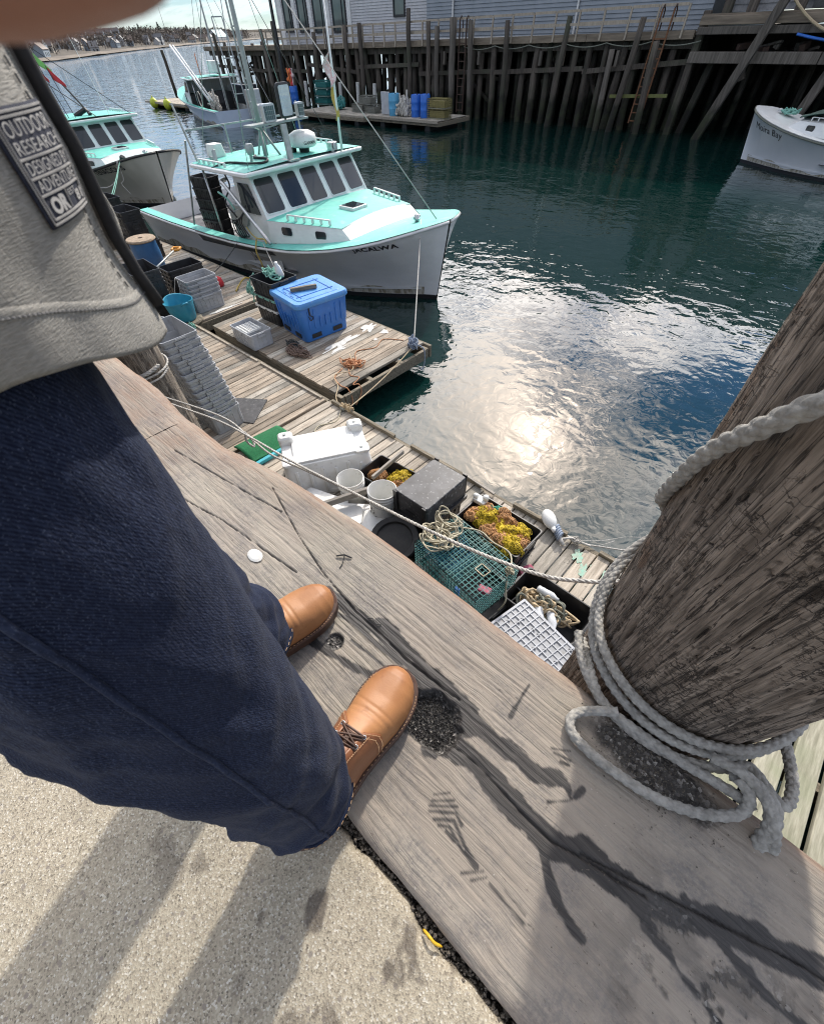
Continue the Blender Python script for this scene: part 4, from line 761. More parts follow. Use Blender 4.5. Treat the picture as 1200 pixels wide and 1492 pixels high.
# white upturned insulated bin
wb = thing('upturned_bin', 'white insulated bin turned upside down below the curb', 'bin', (-3.31, 1.98, DK+.003), R(58.8))
mb = MB(); mb.rings([rrect(1.10, .66, 0, .07), rrect(1.09, .65, .05, .07), rrect(1.06, .63, .06, .07), rrect(.98, .56, .43, .08), rrect(.96, .54, .45, .08)]); mb.build('body', MAT['white_pl'], wb, smooth=True, angle=40, bevel=.006)
mb = MB(); mb.box((0, 0, .462), (.72, .50, .03)); mb.build('raised_panel', MAT['white_pl'], wb, bevel=.008)
for sx in (-1, 1):
    for sy in (-1, 1):
        hh_ = .10 if sy > 0 else .035
        mb = MB(); mb.rings([rrect(.17, .15, 0, .03, 3), rrect(.17, .15, hh_*.8, .03, 3), rrect(.13, .11, hh_, .03, 3)]); o = mb.build('foot', MAT['white_pl'], wb, bevel=.004); o.location = (sx*.41, sy*.20, .448)
        mb = MB(); mb.cyl((0, 0, 0), (0, 0, .012), .018, n=8); q = mb.build('bolt', MAT['steel'], o); q.location = (0, 0, hh_)
for s in (-1, 1):
    for i in range(6):
        mb = MB(); mb.box((-.37+.148*i, s*.302, .20), (.035, .03, .28 if i % 2 else .36), rx=s*.11); mb.build('rib', MAT['white_pl'], wb, bevel=.006)
# buckets
def bucket(label, loc, tilt=0, writing=False):
    t = thing('bucket', label, 'bucket', loc); t.rotation_euler = (tilt, 0, 0)
    mb = MB(); mb.lathe([(.0, 0), (.125, 0), (.13, .01), (.143, .28), (.152, .285), (.152, .295), (.145, .30), (.146, .318), (.154, .322), (.154, .332), (.147, .338), (.149, .362), (.153, .37), (.147, .372), (.138, .30), (.122, .012), (0, .012)], 28); mb.build('body', MAT['white_pl'], t, smooth=True, angle=35)
    mb = MB(); mb.tube([(.152*math.cos(R(a)), .152*math.sin(R(a)), .31-.10*math.sin(R((a+130)/260*180))) for a in range(-130, 131, 13)], .003, 5); mb.build('handle', MAT['steel'], t)
    return t
bucket('open white bucket standing against the white upturned bin', (-2.74, 1.86, DK+.003))
bk = bucket('white ribbed bucket with faint print beside the black tote stack', (-2.22, 1.84, DK+.16), -.06)
for k, (s_, z) in enumerate((('Caution', .20), ('KEEP  LID  ON', .165), ('BAIT', .11))): pass
mb = MB(); q = random.Random(3)
for i in range(26):
    a = R(-100+q.uniform(-26, 26)); z = .09+.13*q.random(); rr_ = .1345+.013*(z-.01)/.27+.0008; w = q.uniform(.006, .02)
    mb.box((rr_*math.cos(a), rr_*math.sin(a), z), (.0012, w, q.choice((.003, .004, .012))), rz=a)
mb.build('worn_print', MAT['mat_dark'], bk)
# white plastic covers and a board
def cover(label, pts_c, rz, L, W, tilt, step):
    t = thing('plastic_cover', label, 'plastic cover', pts_c, rz); t.rotation_euler = (tilt[0], tilt[1], rz)
    mb = MB(); mb.rings([rrect(L, W, 0, .05), rrect(L, W, .03, .05), rrect(L-.03, W-.03, .045, .05), rrect(L*.72, W*.66, .05, .06), rrect(L*.66, W*.6, .05+step, .06)]); mb.build('shell', MAT['white_pl'], t, smooth=True, angle=35)
    return t
cover('white moulded cover with grey step propped below the curb', (-2.50, 1.50, DK+.15), .75, .62, .46, (0, .10), .05)
cover('flat white lid nearest the coiled hose', (-2.10, 1.60, DK+.19), .65, .30, .52, (.05, .10), .008)
cover('white cover beneath the open bucket by the upturned bin', (-2.84, 1.42, DK+.12), .3, .55, .5, (.1, 0), .04)
mb = MB(); mb.box((0, 0, 0), (.62, .03, .12)); o = mb.build('loose_board', MAT['board'], bevel=.004); o.location = (-2.55, 1.66, DK+.36); o.rotation_euler = (R(20), .05, R(70)); tag(o, 'weathered grey board leaning between the white buckets', 'board')
mb = MB(); mb.box((0, 0, 0), (.55, .03, .05)); o = mb.build('loose_board', MAT['board'], bevel=.004); o.location = (-2.58, 2.30, DK+.37); o.rotation_euler = (0, 0, R(95)); tag(o, 'pale stick across the left mesh bag tote', 'board')
def crumple(c, rx, ry, h, seed, nr=12, na=46):
    q = random.Random(seed); sd = q.uniform(0, 99); mb = MB(); rs = []
    for i in range(nr+1):
        r_ = i/nr; ring = []
        for j in range(na):
            a = 2*math.pi*j/na; out = 1+.28*mnoise.noise((math.cos(a)*1.3, math.sin(a)*1.3, sd))+.10*mnoise.noise((math.cos(a)*4, math.sin(a)*4, sd))
            x, y = r_*out*math.cos(a), r_*out*math.sin(a); p = Vector((x*1.7, y*1.7, sd))
            z = (1-r_**2.4)*(.75+.5*mnoise.noise(p))+.55*(.35-abs(mnoise.noise(p*1.9+Vector((9, 0, 0)))))+.30*(.3-abs(mnoise.noise(p*4.2)))-.5*max(0, r_-.85)/.15*.8
            ring.append((c[0]+rx*x+.2*rx*mnoise.noise(p*2.5), c[1]+ry*y+.2*ry*mnoise.noise(p*2.5+Vector((0, 5, 0))), c[2]+h*z))
        rs.append(ring)
    mb.rings(rs); return mb
def bags(parent_loc, L, W, z, spec, where):
    q = random.Random(int(abs(parent_loc[0])*100))
    for i, (u, v, m, s, nm) in enumerate(spec):
        o = crumple((0, 0, 0), .155*s, .13*s, .075*s, i*7+int(abs(parent_loc[0])*10)).build('mesh_bag', MAT[m], smooth=True); o.location = (parent_loc[0]+u*L, parent_loc[1]+v*W, z); o.rotation_euler = (q.uniform(-.3, .3), q.uniform(-.3, .3), q.uniform(0, 6))
        nm_ = bpy.data.objects.new('netting', o.data.copy()); COL.objects.link(nm_); nm_.parent = o; nm_.scale = (1.015, 1.015, 1.05); nm_.location = (0, 0, .002); nm_.data.materials.clear(); nm_.data.materials.append(MAT['net'+m[-2:]]); wf = nm_.modifiers.new('net', 'WIREFRAME'); wf.thickness = .0045
        tag(o, f'{nm} {where}', 'mesh bag', 'mesh bags '+where)
tote('open black tote of mesh bags beside the white bucket', (-2.46, 2.24, DK+.001), .06, .72, .42, .30, MAT['black_pl'])
bags((-2.46, 2.24), .6, .32, DK+.22, [(.05, .3, 'mesh_y', 1.1, 'yellow mesh bag at the back'), (.28, .05, 'mesh_o', 1.0, 'orange mesh bag in the middle'), (.45, -.15, 'mesh_g', .9, 'green mesh bag at the right end'), (.33, -.3, 'mesh_y', .9, 'olive yellow mesh bag in front'), (-.35, -.1, 'mesh_o', .8, 'rust orange mesh bag at the left end'), (.12, -.25, 'mesh_o', .8, 'tan mesh bag at the front edge'), (.45, .25, 'mesh_y', .8, 'yellow mesh bag in the far corner')], 'in the tote beside the white bucket')
tote('lower black tote under the lidded stack beside the wire trap', (-1.86, 2.20, DK+.001), 1.57, .60, .44, .28, MAT['black_pl']); tote('middle black tote in the lidded stack beside the wire trap', (-1.86, 2.20, DK+.16), 1.57, .60, .44, .28, MAT['black_pl'])
t = thing('upturned_tote', 'scuffed black tote upside down on top of its stack', 'tote', (-1.86, 2.20, DK+.60), 1.57)
mb = MB(); mb.rings([rrect(.62, .45, -.26, .02, 3), rrect(.61, .44, -.02, .02, 3), rrect(.60, .43, 0, .025, 3)]); mb.build('body', MAT['scuffed'], t, bevel=.006)
mb = MB(); mb.box((-.318, -.19, -.12), (.02, .05, .26)); mb.box((-.318, .19, -.12), (.02, .05, .26)); mb.box((.318, -.19, -.12), (.02, .05, .26)); mb.box((.318, .19, -.12), (.02, .05, .26)); mb.build('corner_rib', MAT['black_pl'], t, bevel=.004)
mb = MB(); mb.rings([rrect(.66, .49, -.30, .02, 3), rrect(.66, .49, -.255, .02, 3)]); mb.build('rim', MAT['black_pl'], t, bevel=.004)
tote('black tote of yellow mesh bags at the dock edge', (-1.11, 2.34, DK+.16), -.03, .74, .44, .27, MAT['black_pl']); tote('black tote under the yellow mesh bags at the dock edge', (-1.11, 2.34, DK+.001), -.03, .72, .42, .20, MAT['black_pl'])
bags((-1.11, 2.34), .62, .34, DK+.40, [(-.32, .2, 'mesh_o', .9, 'tan mesh bag at the far left'), (-.2, .0, 'mesh_y', 1.15, 'yellow mesh bag left of centre'), (.02, .18, 'mesh_o', 1.0, 'orange mesh bag at the back'), (.1, -.05, 'mesh_y', 1.1, 'big yellow mesh bag in the middle'), (.32, .12, 'mesh_y', .9, 'yellow mesh bag toward the water'), (.2, -.3, 'mesh_o', .9, 'orange mesh bag near the trap'), (.42, -.1, 'mesh_o', .8, 'tan mesh bag at the right end'), (.34, -.34, 'mesh_y', 1.0, 'yellow mesh bag at the near corner'), (-.12, .4, 'mesh_g', .8, 'green mesh bag at the back left'), (-.42, -.1, 'mesh_o', .7, 'brown mesh bag at the left end'), (.0, -.35, 'mesh_o', .8, 'rust mesh bag at the near side')], 'in the tote at the dock edge')
mb = MB(); mb.rings([rrect(.16, .08, 0, .02, 3), rrect(.16, .08, .10, .02, 3)]); o = mb.build('plastic_jug', MAT['pink'], bevel=.01); o.location = (-.70, 2.28, DK+.03); o.rotation_euler = (.2, .1, 1.2); tag(o, 'faded red jug squeezed under the mesh bag tote', 'jug')
mb = MB(); mb.box((0, 0, .03), (.14, .09, .05)); mb.ball((.05, .02, .08), .035); mb.ball((-.05, -.01, .07), .03); o = mb.build('plastic_float', MAT['white_pl'], bevel=.01); o.location = (-1.42, 2.46, DK+.42); tag(o, 'small white float tucked in the corner of the mesh bag tote', 'float')
# lobster trap
tr = thing('lobster_trap', 'green wire lobster trap on a black tray by the curb', 'lobster trap', (-1.05, 1.72, DK+.27), R(-9))
TL, TW, TT = .78, .50, .34
def wires(mb, f, nu, nv, r=.0027):
    for i in range(nu+1): mb.tube([f(i/nu, 0), f(i/nu, .5), f(i/nu, 1)], r, 4)
    for j in range(nv+1): mb.tube([f(0, j/nv), f(.5, j/nv), f(1, j/nv)], r, 4)
for nm, f, a, b_ in (('top_panel', lambda u, v: Vector((TL*(u-.5), TW*(v-.5), TT+.006*math.sin(u*9)*math.sin(v*7))), 19, 13), ('side_panel', lambda u, v: Vector((TL*(u-.5), -TW/2, TT*v)), 19, 8), ('side_panel', lambda u, v: Vector((TL*(u-.5), TW/2, TT*v)), 19, 8),
                     ('end_panel', lambda u, v: Vector((TL/2, TW*(u-.5), TT*v)), 16, 9), ('end_panel', lambda u, v: Vector((-TL/2, TW*(u-.5), TT*v)), 16, 9), ('bottom_panel', lambda u, v: Vector((TL*(u-.5), TW*(v-.5), 0)), 18, 12), ('divider', lambda u, v: Vector((.04, TW*(u-.5), TT*v)), 14, 8)):
    mb = MB(); wires(mb, f, a, b_); mb.build(nm, MAT['trapwire'], tr)
mb = MB(); wires(mb, lambda u, v: Vector((-.36+.38*u, TW*(v-.5)*(1-.55*u), .30-.10*u)), 16, 10, .0018); wires(mb, lambda u, v: Vector((-.36+.38*u, -TW/2+.1+.12*u, .05+.25*v-.1*u)), 16, 6, .0018); mb.build('net_funnel', MAT['trapnet'], tr)
mb = MB(); mb.box((.26, .02, .06), (.12, .07, .05), rz=.4); mb.build('bait_bag', MAT['pink'], tr, bevel=.01)
mb = MB(); mb.box((.13, -.20, .10), (.05, .03, .12)); mb.build('bait_tag', MAT['bright_blue'], tr, bevel=.006)
mb = MB()
for a, c_ in (((.16, -.04), (.26, -.04)), ((.26, -.04), (.26, .04)), ((.26, .04), (.16, .04)), ((.16, .04), (.16, -.04))): mb.bar((a[0], a[1], TT+.008), (c_[0], c_[1], TT+.008), .007, .005)
mb.build('escape_vent', MAT['rope_y'], tr)
for y in (-TW/2, TW/2):
    mb = MB(); mb.bar((-TL/2, y, .015), (TL/2, y, .015), .035, .03); mb.build('runner', MAT['black_pl'], tr)
tote('large black tray under the green wire trap', (-1.02, 1.72, DK+.001), R(-9), .88, .62, .26, MAT['black_pl'])
mb = MB(); heap(mb, (-1.36, 1.74, DK+.62), .22, .24, 13, .0075, 23, 2.2, .07, size=(.45, 1.0))
mb.tube(smoothpath([(-1.25, 1.9, DK+.66), (-1.1, 2.0, DK+.63), (-.95, 1.98, DK+.62), (-.78, 1.98, DK+.62), (-.68, 1.86, DK+.63), (-.66, 1.78, DK+.6), (-.63, 1.76, DK+.45), (-.58, 1.70, DK+.38), (-.60, 1.65, DK+.25)], 8), .0075, 6); heap(mb, (-.66, 1.80, DK+.60), .05, .05, 5, .006, 25, 2, .05)
ropeobj('rope_coil', mb, MAT['rope_y'], 'cream rope coiled loosely on the end of the green trap', 'rope')
# tyre and hose coil
ty = thing('tyre', 'black rubber tyre half hidden below the curb edge', 'tyre', (-1.62, 1.52, DK+.12), 0)
mb = MB(); rs = []
for i in range(40):
    a = 2*math.pi*i/40; rs.append([((.26+.085*math.cos(b_)*(1+.03*math.sin(a*30)))*math.cos(a), (.26+.085*math.cos(b_))*math.sin(a), .10*math.sin(b_)) for b_ in [2*math.pi*j/12 for j in range(12)]])
rs.append(rs[0]); mb.rings(rs, True, False, False); mb.build('tread', MAT['rubber'], ty, smooth=True)
mb = MB(); mb.lathe([(.18, -.05), (.18, .05), (.15, .06), (.15, -.05)], 30); mb.build('bead', MAT['rubber'], ty, smooth=True)
mb = MB(); mb.lathe([(.0, .0), (.24, .0), (.25, .05), (.24, .07), (.19, .06), (.18, .03), (0, .03)], 26); o = mb.build('round_cover', MAT['rubber'], smooth=True, angle=40); o.location = (-1.83, 1.62, DK+.24); o.rotation_euler = (.25, .15, 0); tag(o, 'round black cover between the hose coil and the tyre', 'cover')
mb = MB(); q = random.Random(8)
for i in range(9): mb.tube([((.13+.014*i+q.gauss(0, .003))*math.cos(a), (.13+.014*i)*math.sin(a), q.gauss(0, .006)+.012) for a in [2*math.pi*j/30 for j in range(31)]], .0075, 6)
for i in range(7): mb.tube([((.15+.014*i)*math.cos(a), (.15+.014*i)*math.sin(a), q.gauss(0, .005)+.03) for a in [2*math.pi*j/30 for j in range(31)]], .0075, 6)
o = ropeobj('hose_coil', mb, MAT['rope_grey'], 'grey green line coiled flat between the white lid and tyre', 'rope coil'); o.location = (-2.0, 1.74, DK+.012)
# rope tote, upturned grey tote
tote('black tote full of tangled rope beside the upturned grey tote', (-.29, 1.93, DK+.001), -.03, .68, .42, .38, MAT['black_pl'])
mb = MB(); heap(mb, (-.32, 1.92, DK+.23), .24, .15, 15, .0105, 27, 2.4, .10, size=(.5, 1.0)); ropeobj('rope_heap', mb, MAT['rope_tan'], 'tan rope tangled in the black tote by the thick pile')
mb = MB(); heap(mb, (-.26, 1.93, DK+.27), .22, .13, 7, .009, 29, 2.2, .08, size=(.5, 1.0)); ropeobj('rope_heap', mb, MAT['rope_grey'], 'grey green rope over the tan rope in the black tote')
for i, (x, y, a) in enumerate(((-.34, 1.86, -.6), (-.26, 1.90, -.5), (-.45, 2.02, .4))):
    mb = MB(); mb.lathe([(.0, 0), (.03, 0), (.036, .01), (.034, .03), (.036, .05), (.034, .07), (.036, .09), (.036, .14), (.015, .18), (.013, .2), (0, .2)], 14); o = mb.build('plastic_bottle', MAT['bottle'], smooth=True); o.location = (x, y, DK+.34); o.rotation_euler = (R(85), 0, a+1.2)
    tag(o, ('clear plastic bottle nearest the grey lattice in the rope tote', 'second clear bottle beside it on the tangled rope', 'clear bottle at the back of the rope tote')[i], 'bottle')
gt = thing('upturned_tote', 'pale grey tote upside down showing its ribbed lattice base', 'tote', (-.16, 1.545, DK+.40), R(-12.5))
GL, GW = .72, .40
mb = MB(); mb.rings([rrect(GL+.05, GW+.05, -.38, .02, 3), rrect(GL, GW, -.02, .02, 3), rrect(GL-.01, GW-.01, -.012, .02, 3)]); mb.build('body', MAT['grey_pl'], gt, bevel=.003)
q = random.Random(4); xs_ = [-.5+i/12 for i in range(13)]; ys_ = [-.5+i/7 for i in range(8)]
for i, u in enumerate(xs_):
    mb = MB(); mb.box((u*(GL-.02), 0, -.003), (.008 if 0 < i < 12 else .02, GW-.012, .022)); mb.build('rib', MAT['pale_pl'], gt)
for i, u in enumerate(ys_):
    mb = MB(); mb.box((0, u*(GW-.02), -.0055), (GL-.014, .008 if 0 < i < 7 else .02, .021)); mb.build('rib', MAT['pale_pl'], gt)
mb = MB()
for i in range(12):
    for j in range(7):
        if True: mb.box(((xs_[i]+xs_[i+1])/2*(GL-.02), (ys_[j]+ys_[j+1])/2*(GW-.02), -.012+q.choice((0, .004))), (.052, .05, .012))
        if q.random() < .2: mb.box((xs_[i+1]*(GL-.02), (ys_[j]+ys_[j+1])/2*(GW-.02), .004), (.03, .008, .012), rz=q.choice((0, .6)))
mb.build('base_panel', MAT['grey_pl'], gt)['kind'] = 'stuff'
# cleat, fender and lines on the outer edge
mb = MB(); mb.ball((0, 0, 0), .085, 16, 10, (1.5, .85, .8)); mb.cyl((.12, 0, 0), (.17, 0, 0), .03, .02, 10); o = mb.build('fender', MAT['white_pl'], smooth=True); o.location = (-.86, 3.02, DK+.10); o.rotation_euler = (0, .1, R(-38)); tag(o, 'white oval fender lashed to the dock edge', 'fender')
mb = MB()
for i in range(5): mb.tube([(-.745+.022*i+.02*math.cos(a)*0, 2.985-.018*i+.045*math.cos(a), DK+.065+.045*math.sin(a)) for a in [2*math.pi*j/14 for j in range(15)]], .012, 6)
ropeobj('lashing', mb, MAT['rope_bl'], 'blue rope lashing round the white fender')
mb = MB(); mb.cyl((-.70, 2.94, DK+.05), (-.58, 2.85, DK+.045), .028, .02, 10); mb.tube(smoothpath([(-.64, 2.90, DK+.05), (-.55, 2.98, DK+.06), (-.45, 3.0, DK+.05), (-.36, 3.03, DK+.04)], 6), .012, 6); heap(mb, (-.52, 2.99, DK+.02), .10, .05, 5, .006, 31, 2, .04)
mb.tube([(-.42, 3.02, DK+.03), (-.1, 3.25, DK-.02), (1.6, 4.6, DK-.1)], .008, 6); ropeobj('mooring_line', mb, MAT['rope_w'], 'taut white line running from the dock edge past the thick pile')
mb = MB(); mb.tube(smoothpath([(-.50, 3.0, DK+.04), (-.3, 3.2, DK+.02), (-.15, 3.35, DK+.06), (-.02, 3.42, DK+.1)], 5), .003, 5); mb.tube(smoothpath([(-.45, 3.0, DK+.03), (-.3, 3.08, DK+.05), (-.2, 3.22, DK+.08)], 5), .003, 5); ropeobj('frayed_end', mb, MAT['rope_w'], 'frayed white rope end sticking out over the water')
mb = MB(); mb.tube(smoothpath([(-2.05, 3.02, DK+.02), (-2.3, 2.86, DK+.02), (-2.15, 2.7, DK+.02)], 6), .016, 6); mb.bar((-2.05, 3.03, DK+.05), (-1.55, 2.99, DK+.05), .03, .02); mb.bar((-2.5, 2.68, DK+.03), (-1.95, 2.92, DK+.03), .02, .015); tag(mb.build('loose_stick', MAT['board']), 'grey sticks at the dock edge behind the scuffed upturned tote', 'stick')
# teal bucket on a round cover, barrel, shovel
mb = MB(); mb.lathe([(.0, 0), (.30, 0), (.31, .02), (.30, .045), (0, .05)], 30); o = mb.build('round_board', MAT['beam'], smooth=True, angle=40); o.location = (-8.80, 2.98, DK+.005); tag(o, 'round brown board under the teal bucket', 'board')
tb = thing('tub', 'teal rubber tub on the round brown board', 'tub', (-8.82, 2.98, DK+.058))
mb = MB(); rs = []
for r_, z in ((.0, 0), (.20, 0), (.21, .012), (.262, .30), (.272, .305), (.27, .318), (.255, .312), (.20, .02), (0, .02)):
    rs.append([(r_*math.cos(a)*(1.04+.05*(z > .29)*math.cos(2*a)), r_*math.sin(a), z+(.035*abs(math.cos(a))**3 if z > .29 else 0)) for a in [2*math.pi*j/36 for j in range(36)]])
mb.rings(rs, True, False, False); mb.build('body', MAT['teal_pl'], tb, smooth=True, angle=40)
for s in (-1, 1):
    mb = MB(); mb.tube(smoothpath([(s*.26, -.07, .30), (s*.30, -.04, .33), (s*.30, .04, .33), (s*.26, .07, .30)], 5), .012, 6); mb.build('handle', MAT['teal_pl'], tb, smooth=True)
br = thing('barrel', 'dark blue barrel topped with coiled tan rope', 'barrel', (-12.25, 3.95, DK+.003))
mb = MB(); mb.lathe([(0, 0), (.27, 0), (.285, .02), (.30, .28), (.29, .52), (.27, .53), (0, .53)], 28); mb.build('body', MAT['barrel'], br, smooth=True, angle=40)
mb = MB(); mb.lathe([(0, .53), (.31, .53), (.325, .55), (.31, .575), (.06, .58), (.05, .54)], 28); mb.build('top', MAT['tan_lid'], br, smooth=True, angle=40)
sh = thing('shovel', 'shovel with orange grip leaning on the black totes', 'shovel', (0, 0, 0))
mb = MB(); mb.cyl((-9.55, 2.95, DK+.66), (-10.12, 3.78, DK+.74), .016, n=8); mb.build('shaft', MAT['steel'], sh, smooth=True)
mb = MB(); a = Vector((-10.12, 3.78, DK+.74)); d = Vector((-.57, .83, .08)).normalized(); u = Vector((.82, .57, 0)); mb.tube([a, a+d*.05+u*.075, a+d*.15+u*.075, a+d*.15-u*.075, a+d*.05-u*.075, a], .022, 8); mb.build('grip', MAT['orange'], sh, smooth=True)
mb = MB(); mb.grid(lambda p, q_: (Vector((-9.55, 2.95, DK+.665))-d*.32*p+u*(.22*(q_-.5)*(1-.5*max(0, p-.7)/.3))+Vector((0, 0, -.03*(1-(2*q_-1)**2)+.005))), 8, 6); o = mb.build('blade', MAT['steel'], sh, smooth=True); o.modifiers.new('t', 'SOLIDIFY').thickness = .004
mb = MB(); mb.lathe([(0, 0), (.10, 0), (.11, .05), (.09, .14), (.05, .17), (0, .17)], 14); o = mb.build('buoy', MAT['red'], smooth=True); o.location = (-9.9, 4.35, DK+.003); tag(o, 'small red buoy behind the low grey tote stack', 'buoy')
mb = MB(); heap(mb, (-8.46, 2.92, DK), .10, .08, 8, .010, 33, 2, .06); ropeobj('rope_knot', mb, MAT['rope_g'], 'pale green rope knot at the corner of the two floats')
mb = MB(); mb.tube(smoothpath([(-9.5, 3.35, DK+.50), (-9.42, 3.2, DK+.3), (-9.3, 3.18, DK+.22), (-9.25, 3.25, DK+.35), (-9.3, 3.3, DK+.5)], 6), .006, 5); ropeobj('loose_line', mb, MAT['rope_w'], 'white loop hanging off the low grey tote stack')
# ------------------------------------------------------------------ lobster boats
SS = [0, .12, .3, .55, .8, 1.2, 1.8, 2.4, 3, 4, 5, 6, 7, 8, 9, 9.8]
HB = [.03, .40, .78, 1.08, 1.30, 1.50, 1.72, 1.83, 1.90, 1.95, 1.96, 1.95, 1.92, 1.88, 1.82, 1.78]
SH = [1.48, 1.46, 1.42, 1.36, 1.30, 1.21, 1.10, 1.01, .94, .87, .83, .81, .80, .79, .79, .80]
WB = [.02, .06, .14, .28, .42, .63, .92, 1.14, 1.28, 1.45, 1.56, 1.62, 1.64, 1.64, 1.62, 1.60]
def lerp(tab, s): return float(np.interp(s, SS, tab))
def hull_pt(s, z, side=1, out=0.0):
    """point on the topsides: s metres aft of the stem, z above the waterline"""
    b, w, h = lerp(HB, s), lerp(WB, s), lerp(SH, s); t = z/h
    y = (w+(b-w)*max(t, 0)**1.7) if t >= 0 else w*(1+.55*t*h)
    rake = .30*(1-min(max(t, -.3), 1))*max(0, 1-s/3.0)
    return Vector((s+rake, side*(y+out), z))
GRIME = mat('waterline grime', (.52, .49, .42), (.23, .20, .14), .6, 6, 8, (2.5, 1, .5), lo=.4, hi=.55)
def boat(name, label, loc, rz, hm, bm, dm, cat='boat', ns=1, text=None, stripe=None, group=None, house=True, house_s=0.0, tarp=False, letters=None):
    t = thing(name, label, cat, loc, rz, group)
    ts = [0.10, .2, .3, .42, .55, .68, .8, .9, 1.0]
    def side_grid(zs_fn, nm, mm, out=0.0, s0=0, s1=9.8, n=150):
        mb = MB()
        for sd in (-1, 1): mb.grid(lambda u, v: hull_pt(s0+(s1-s0)*u**1.4, zs_fn(s0+(s1-s0)*u**1.4, v), sd, out), n, 16)
        return mb.build(nm, mm, t, smooth=True)
    side_grid(lambda s, v: .09+(lerp(SH, s)-.09)*v, 'hull', hm)
    side_grid(lambda s, v: -.06+.15*v, 'boot_top', MAT['boot'], .003)
    side_grid(lambda s, v: -.5+.46*v, 'bottom', bm)
    side_grid(lambda s, v: .17+.05*(1-min(1, s/3))+.035*v, 'spray_rail', hm, .03, 0.35, 5.0)
    side_grid(lambda s, v: .095+(.10+.05*math.sin(s*1.7)+.04*math.sin(s*5.3))*v, 'waterline_grime', GRIME, .0025, .3, 9.7, 120)
    mb = MB(); mb.add([hull_pt(9.8, z, s) for z, s in ((.8, 1), (.1, 1), (-.4, 1), (-.4, -1), (.1, -1), (.8, -1))], [(0, 1, 2, 3, 4, 5)]); mb.build('transom', hm, t)
    mb = MB()
    for sd in (-1, 1): mb.tube([hull_pt(s, lerp(SH, s)-.03, sd, .012) for s in np.linspace(0.0, 9.8, 60)], .028, 8)
    mb.build('rub_rail', MAT['gel'] if stripe is None else stripe, t, smooth=True)
    mb = MB()       # washboard cap
    for sd in (-1, 1): mb.grid(lambda u, v: (.25+9.55*u, sd*max(0, lerp(HB, .25+9.55*u)-.02-.26*v), lerp(SH, .25+9.55*u)+.012), 50, 2)
    mb.build('washboard', dm, t, smooth=True)
    mb = MB()
    for sd in (-1, 1): mb.grid(lambda u, v: (3.6+6.2*u, sd*(lerp(HB, 3.6+6.2*u)-.27-.03*v), lerp(SH, 3.6+6.2*u)-(lerp(SH, 3.6+6.2*u)-.36)*v), 20, 2)
    mb.build('bulwark', MAT['gel'], t)
    mb = MB(); mb.grid(lambda u, v: (.03+3.6*u, (2*v-1)*(lerp(HB, .03+3.6*u)-.02), lerp(SH, .03+3.6*u)+.006+.05*(1-(2*v-1)**2)*min(1, u*4)), 24, 10); mb.build('foredeck', dm, t, smooth=True)
    mb = MB(); mb.add([(3.3, -1.66, .40), (9.75, -1.5, .40), (9.75, 1.5, .40), (3.3, 1.66, .40)], [(0, 1, 2, 3)]); mb.build('work_deck', MAT['deck_dark'], t)
    mb = MB()
    for x, y, a in ((6.9, -.5, .2), (7.7, .3, -.1), (8.6, -.4, .1)): mb.prism([(x+.42*math.cos(q)*(1+.1*math.sin(3*q)), y+.27*math.sin(q)) for q in np.linspace(0, 6.28, 20)[:-1]], .404, .410)
    mb.build('hatch_cover', MAT['mat_dark'] if tarp else MAT['white_p'], t)
    # trunk cabin
    def w1(s): return 1.12+(s-1.98)*.27
    mb = MB()
    mb.grid(lambda u, v: (1.62+.36*v, (2*u-1)*(1.16-.04*v), 1.08+.22*v+(.06*v+.02)*(1-(2*u-1)**2)), 14, 2)
    for sd in (-1, 1):
        mb.grid(lambda u, v: (1.62+.36*v+(3.80-1.62-.36*v)*u, sd*((1.16-.04*v)*(1-u)+(1.68-.05*v)*u), (1.10 if True else 0)*(1-u)*(1-v)+.90*u*(1-v)+1.30*v), 8, 3)
    mb.build('trunk_cabin', MAT['gel'], t, bevel=.01)
    mb = MB(); mb.grid(lambda u, v: (1.965+1.86*u, (2*v-1)*((1.13)*(1-u)+1.64*u), 1.305+.05*(1-(2*v-1)**2)), 8, 10); mb.build('trunk_top', dm, t, smooth=True)
    for sd in (-1, 1):
        for s in (2.44, 3.30):
            y = 1.135+(s-1.8)*.255
            mb = MB(); mb.prism([(p[0], p[1]) for p in rrect(.26, .14, 0, .04, 3)], 0, .02); o = mb.build('porthole', MAT['glass'], t); o.location = (s, sd*(y+.012), 1.16); o.rotation_euler = (R(90), 0, R(13.5)*sd+(math.pi if sd > 0 else 0))
        mb = MB(); mb.bar((2.30, sd*1.13, 1.40), (3.35, sd*1.40, 1.41), .05, .018)
        for q in range(6): mb.bar((2.3+.21*q, sd*(1.13+.054*q), 1.32), (2.3+.21*q, sd*(1.13+.054*q), 1.40), .05, .03)
        mb.build('handrail', MAT['gel'], t)
    mb = MB(); mb.box((2.72, 0, 1.375), (.46, .46, .06)); h = mb.build('deck_hatch', MAT['gel'], t, bevel=.01); mb = MB(); mb.box((2.72, 0, 1.41), (.36, .36, .012)); mb.build('pane', MAT['glass'], h)
    mb = MB(); mb.cyl((.85, 0, 1.32), (.85, 0, 1.46), .05, .05); mb.cyl((.85, -.09, 1.42), (.85, .09, 1.42), .022); mb.tube([(.85+.07*math.cos(a), .07*math.sin(a), 1.40) for a in np.linspace(0, 3.1, 8)], .016, 6); mb.build('bow_bitt', MAT['alu'], t, smooth=True)
    if not house: return t
    # wheelhouse: front face leans aft; five panes
    f0 = lambda y, v: Vector((3.74+.46*v+.10*abs(y)**2*.25, y*(1-.05*v), 1.28+.72*v))
    W = 1.62
    fr = MB(); n = 5; cw = 2*W/n
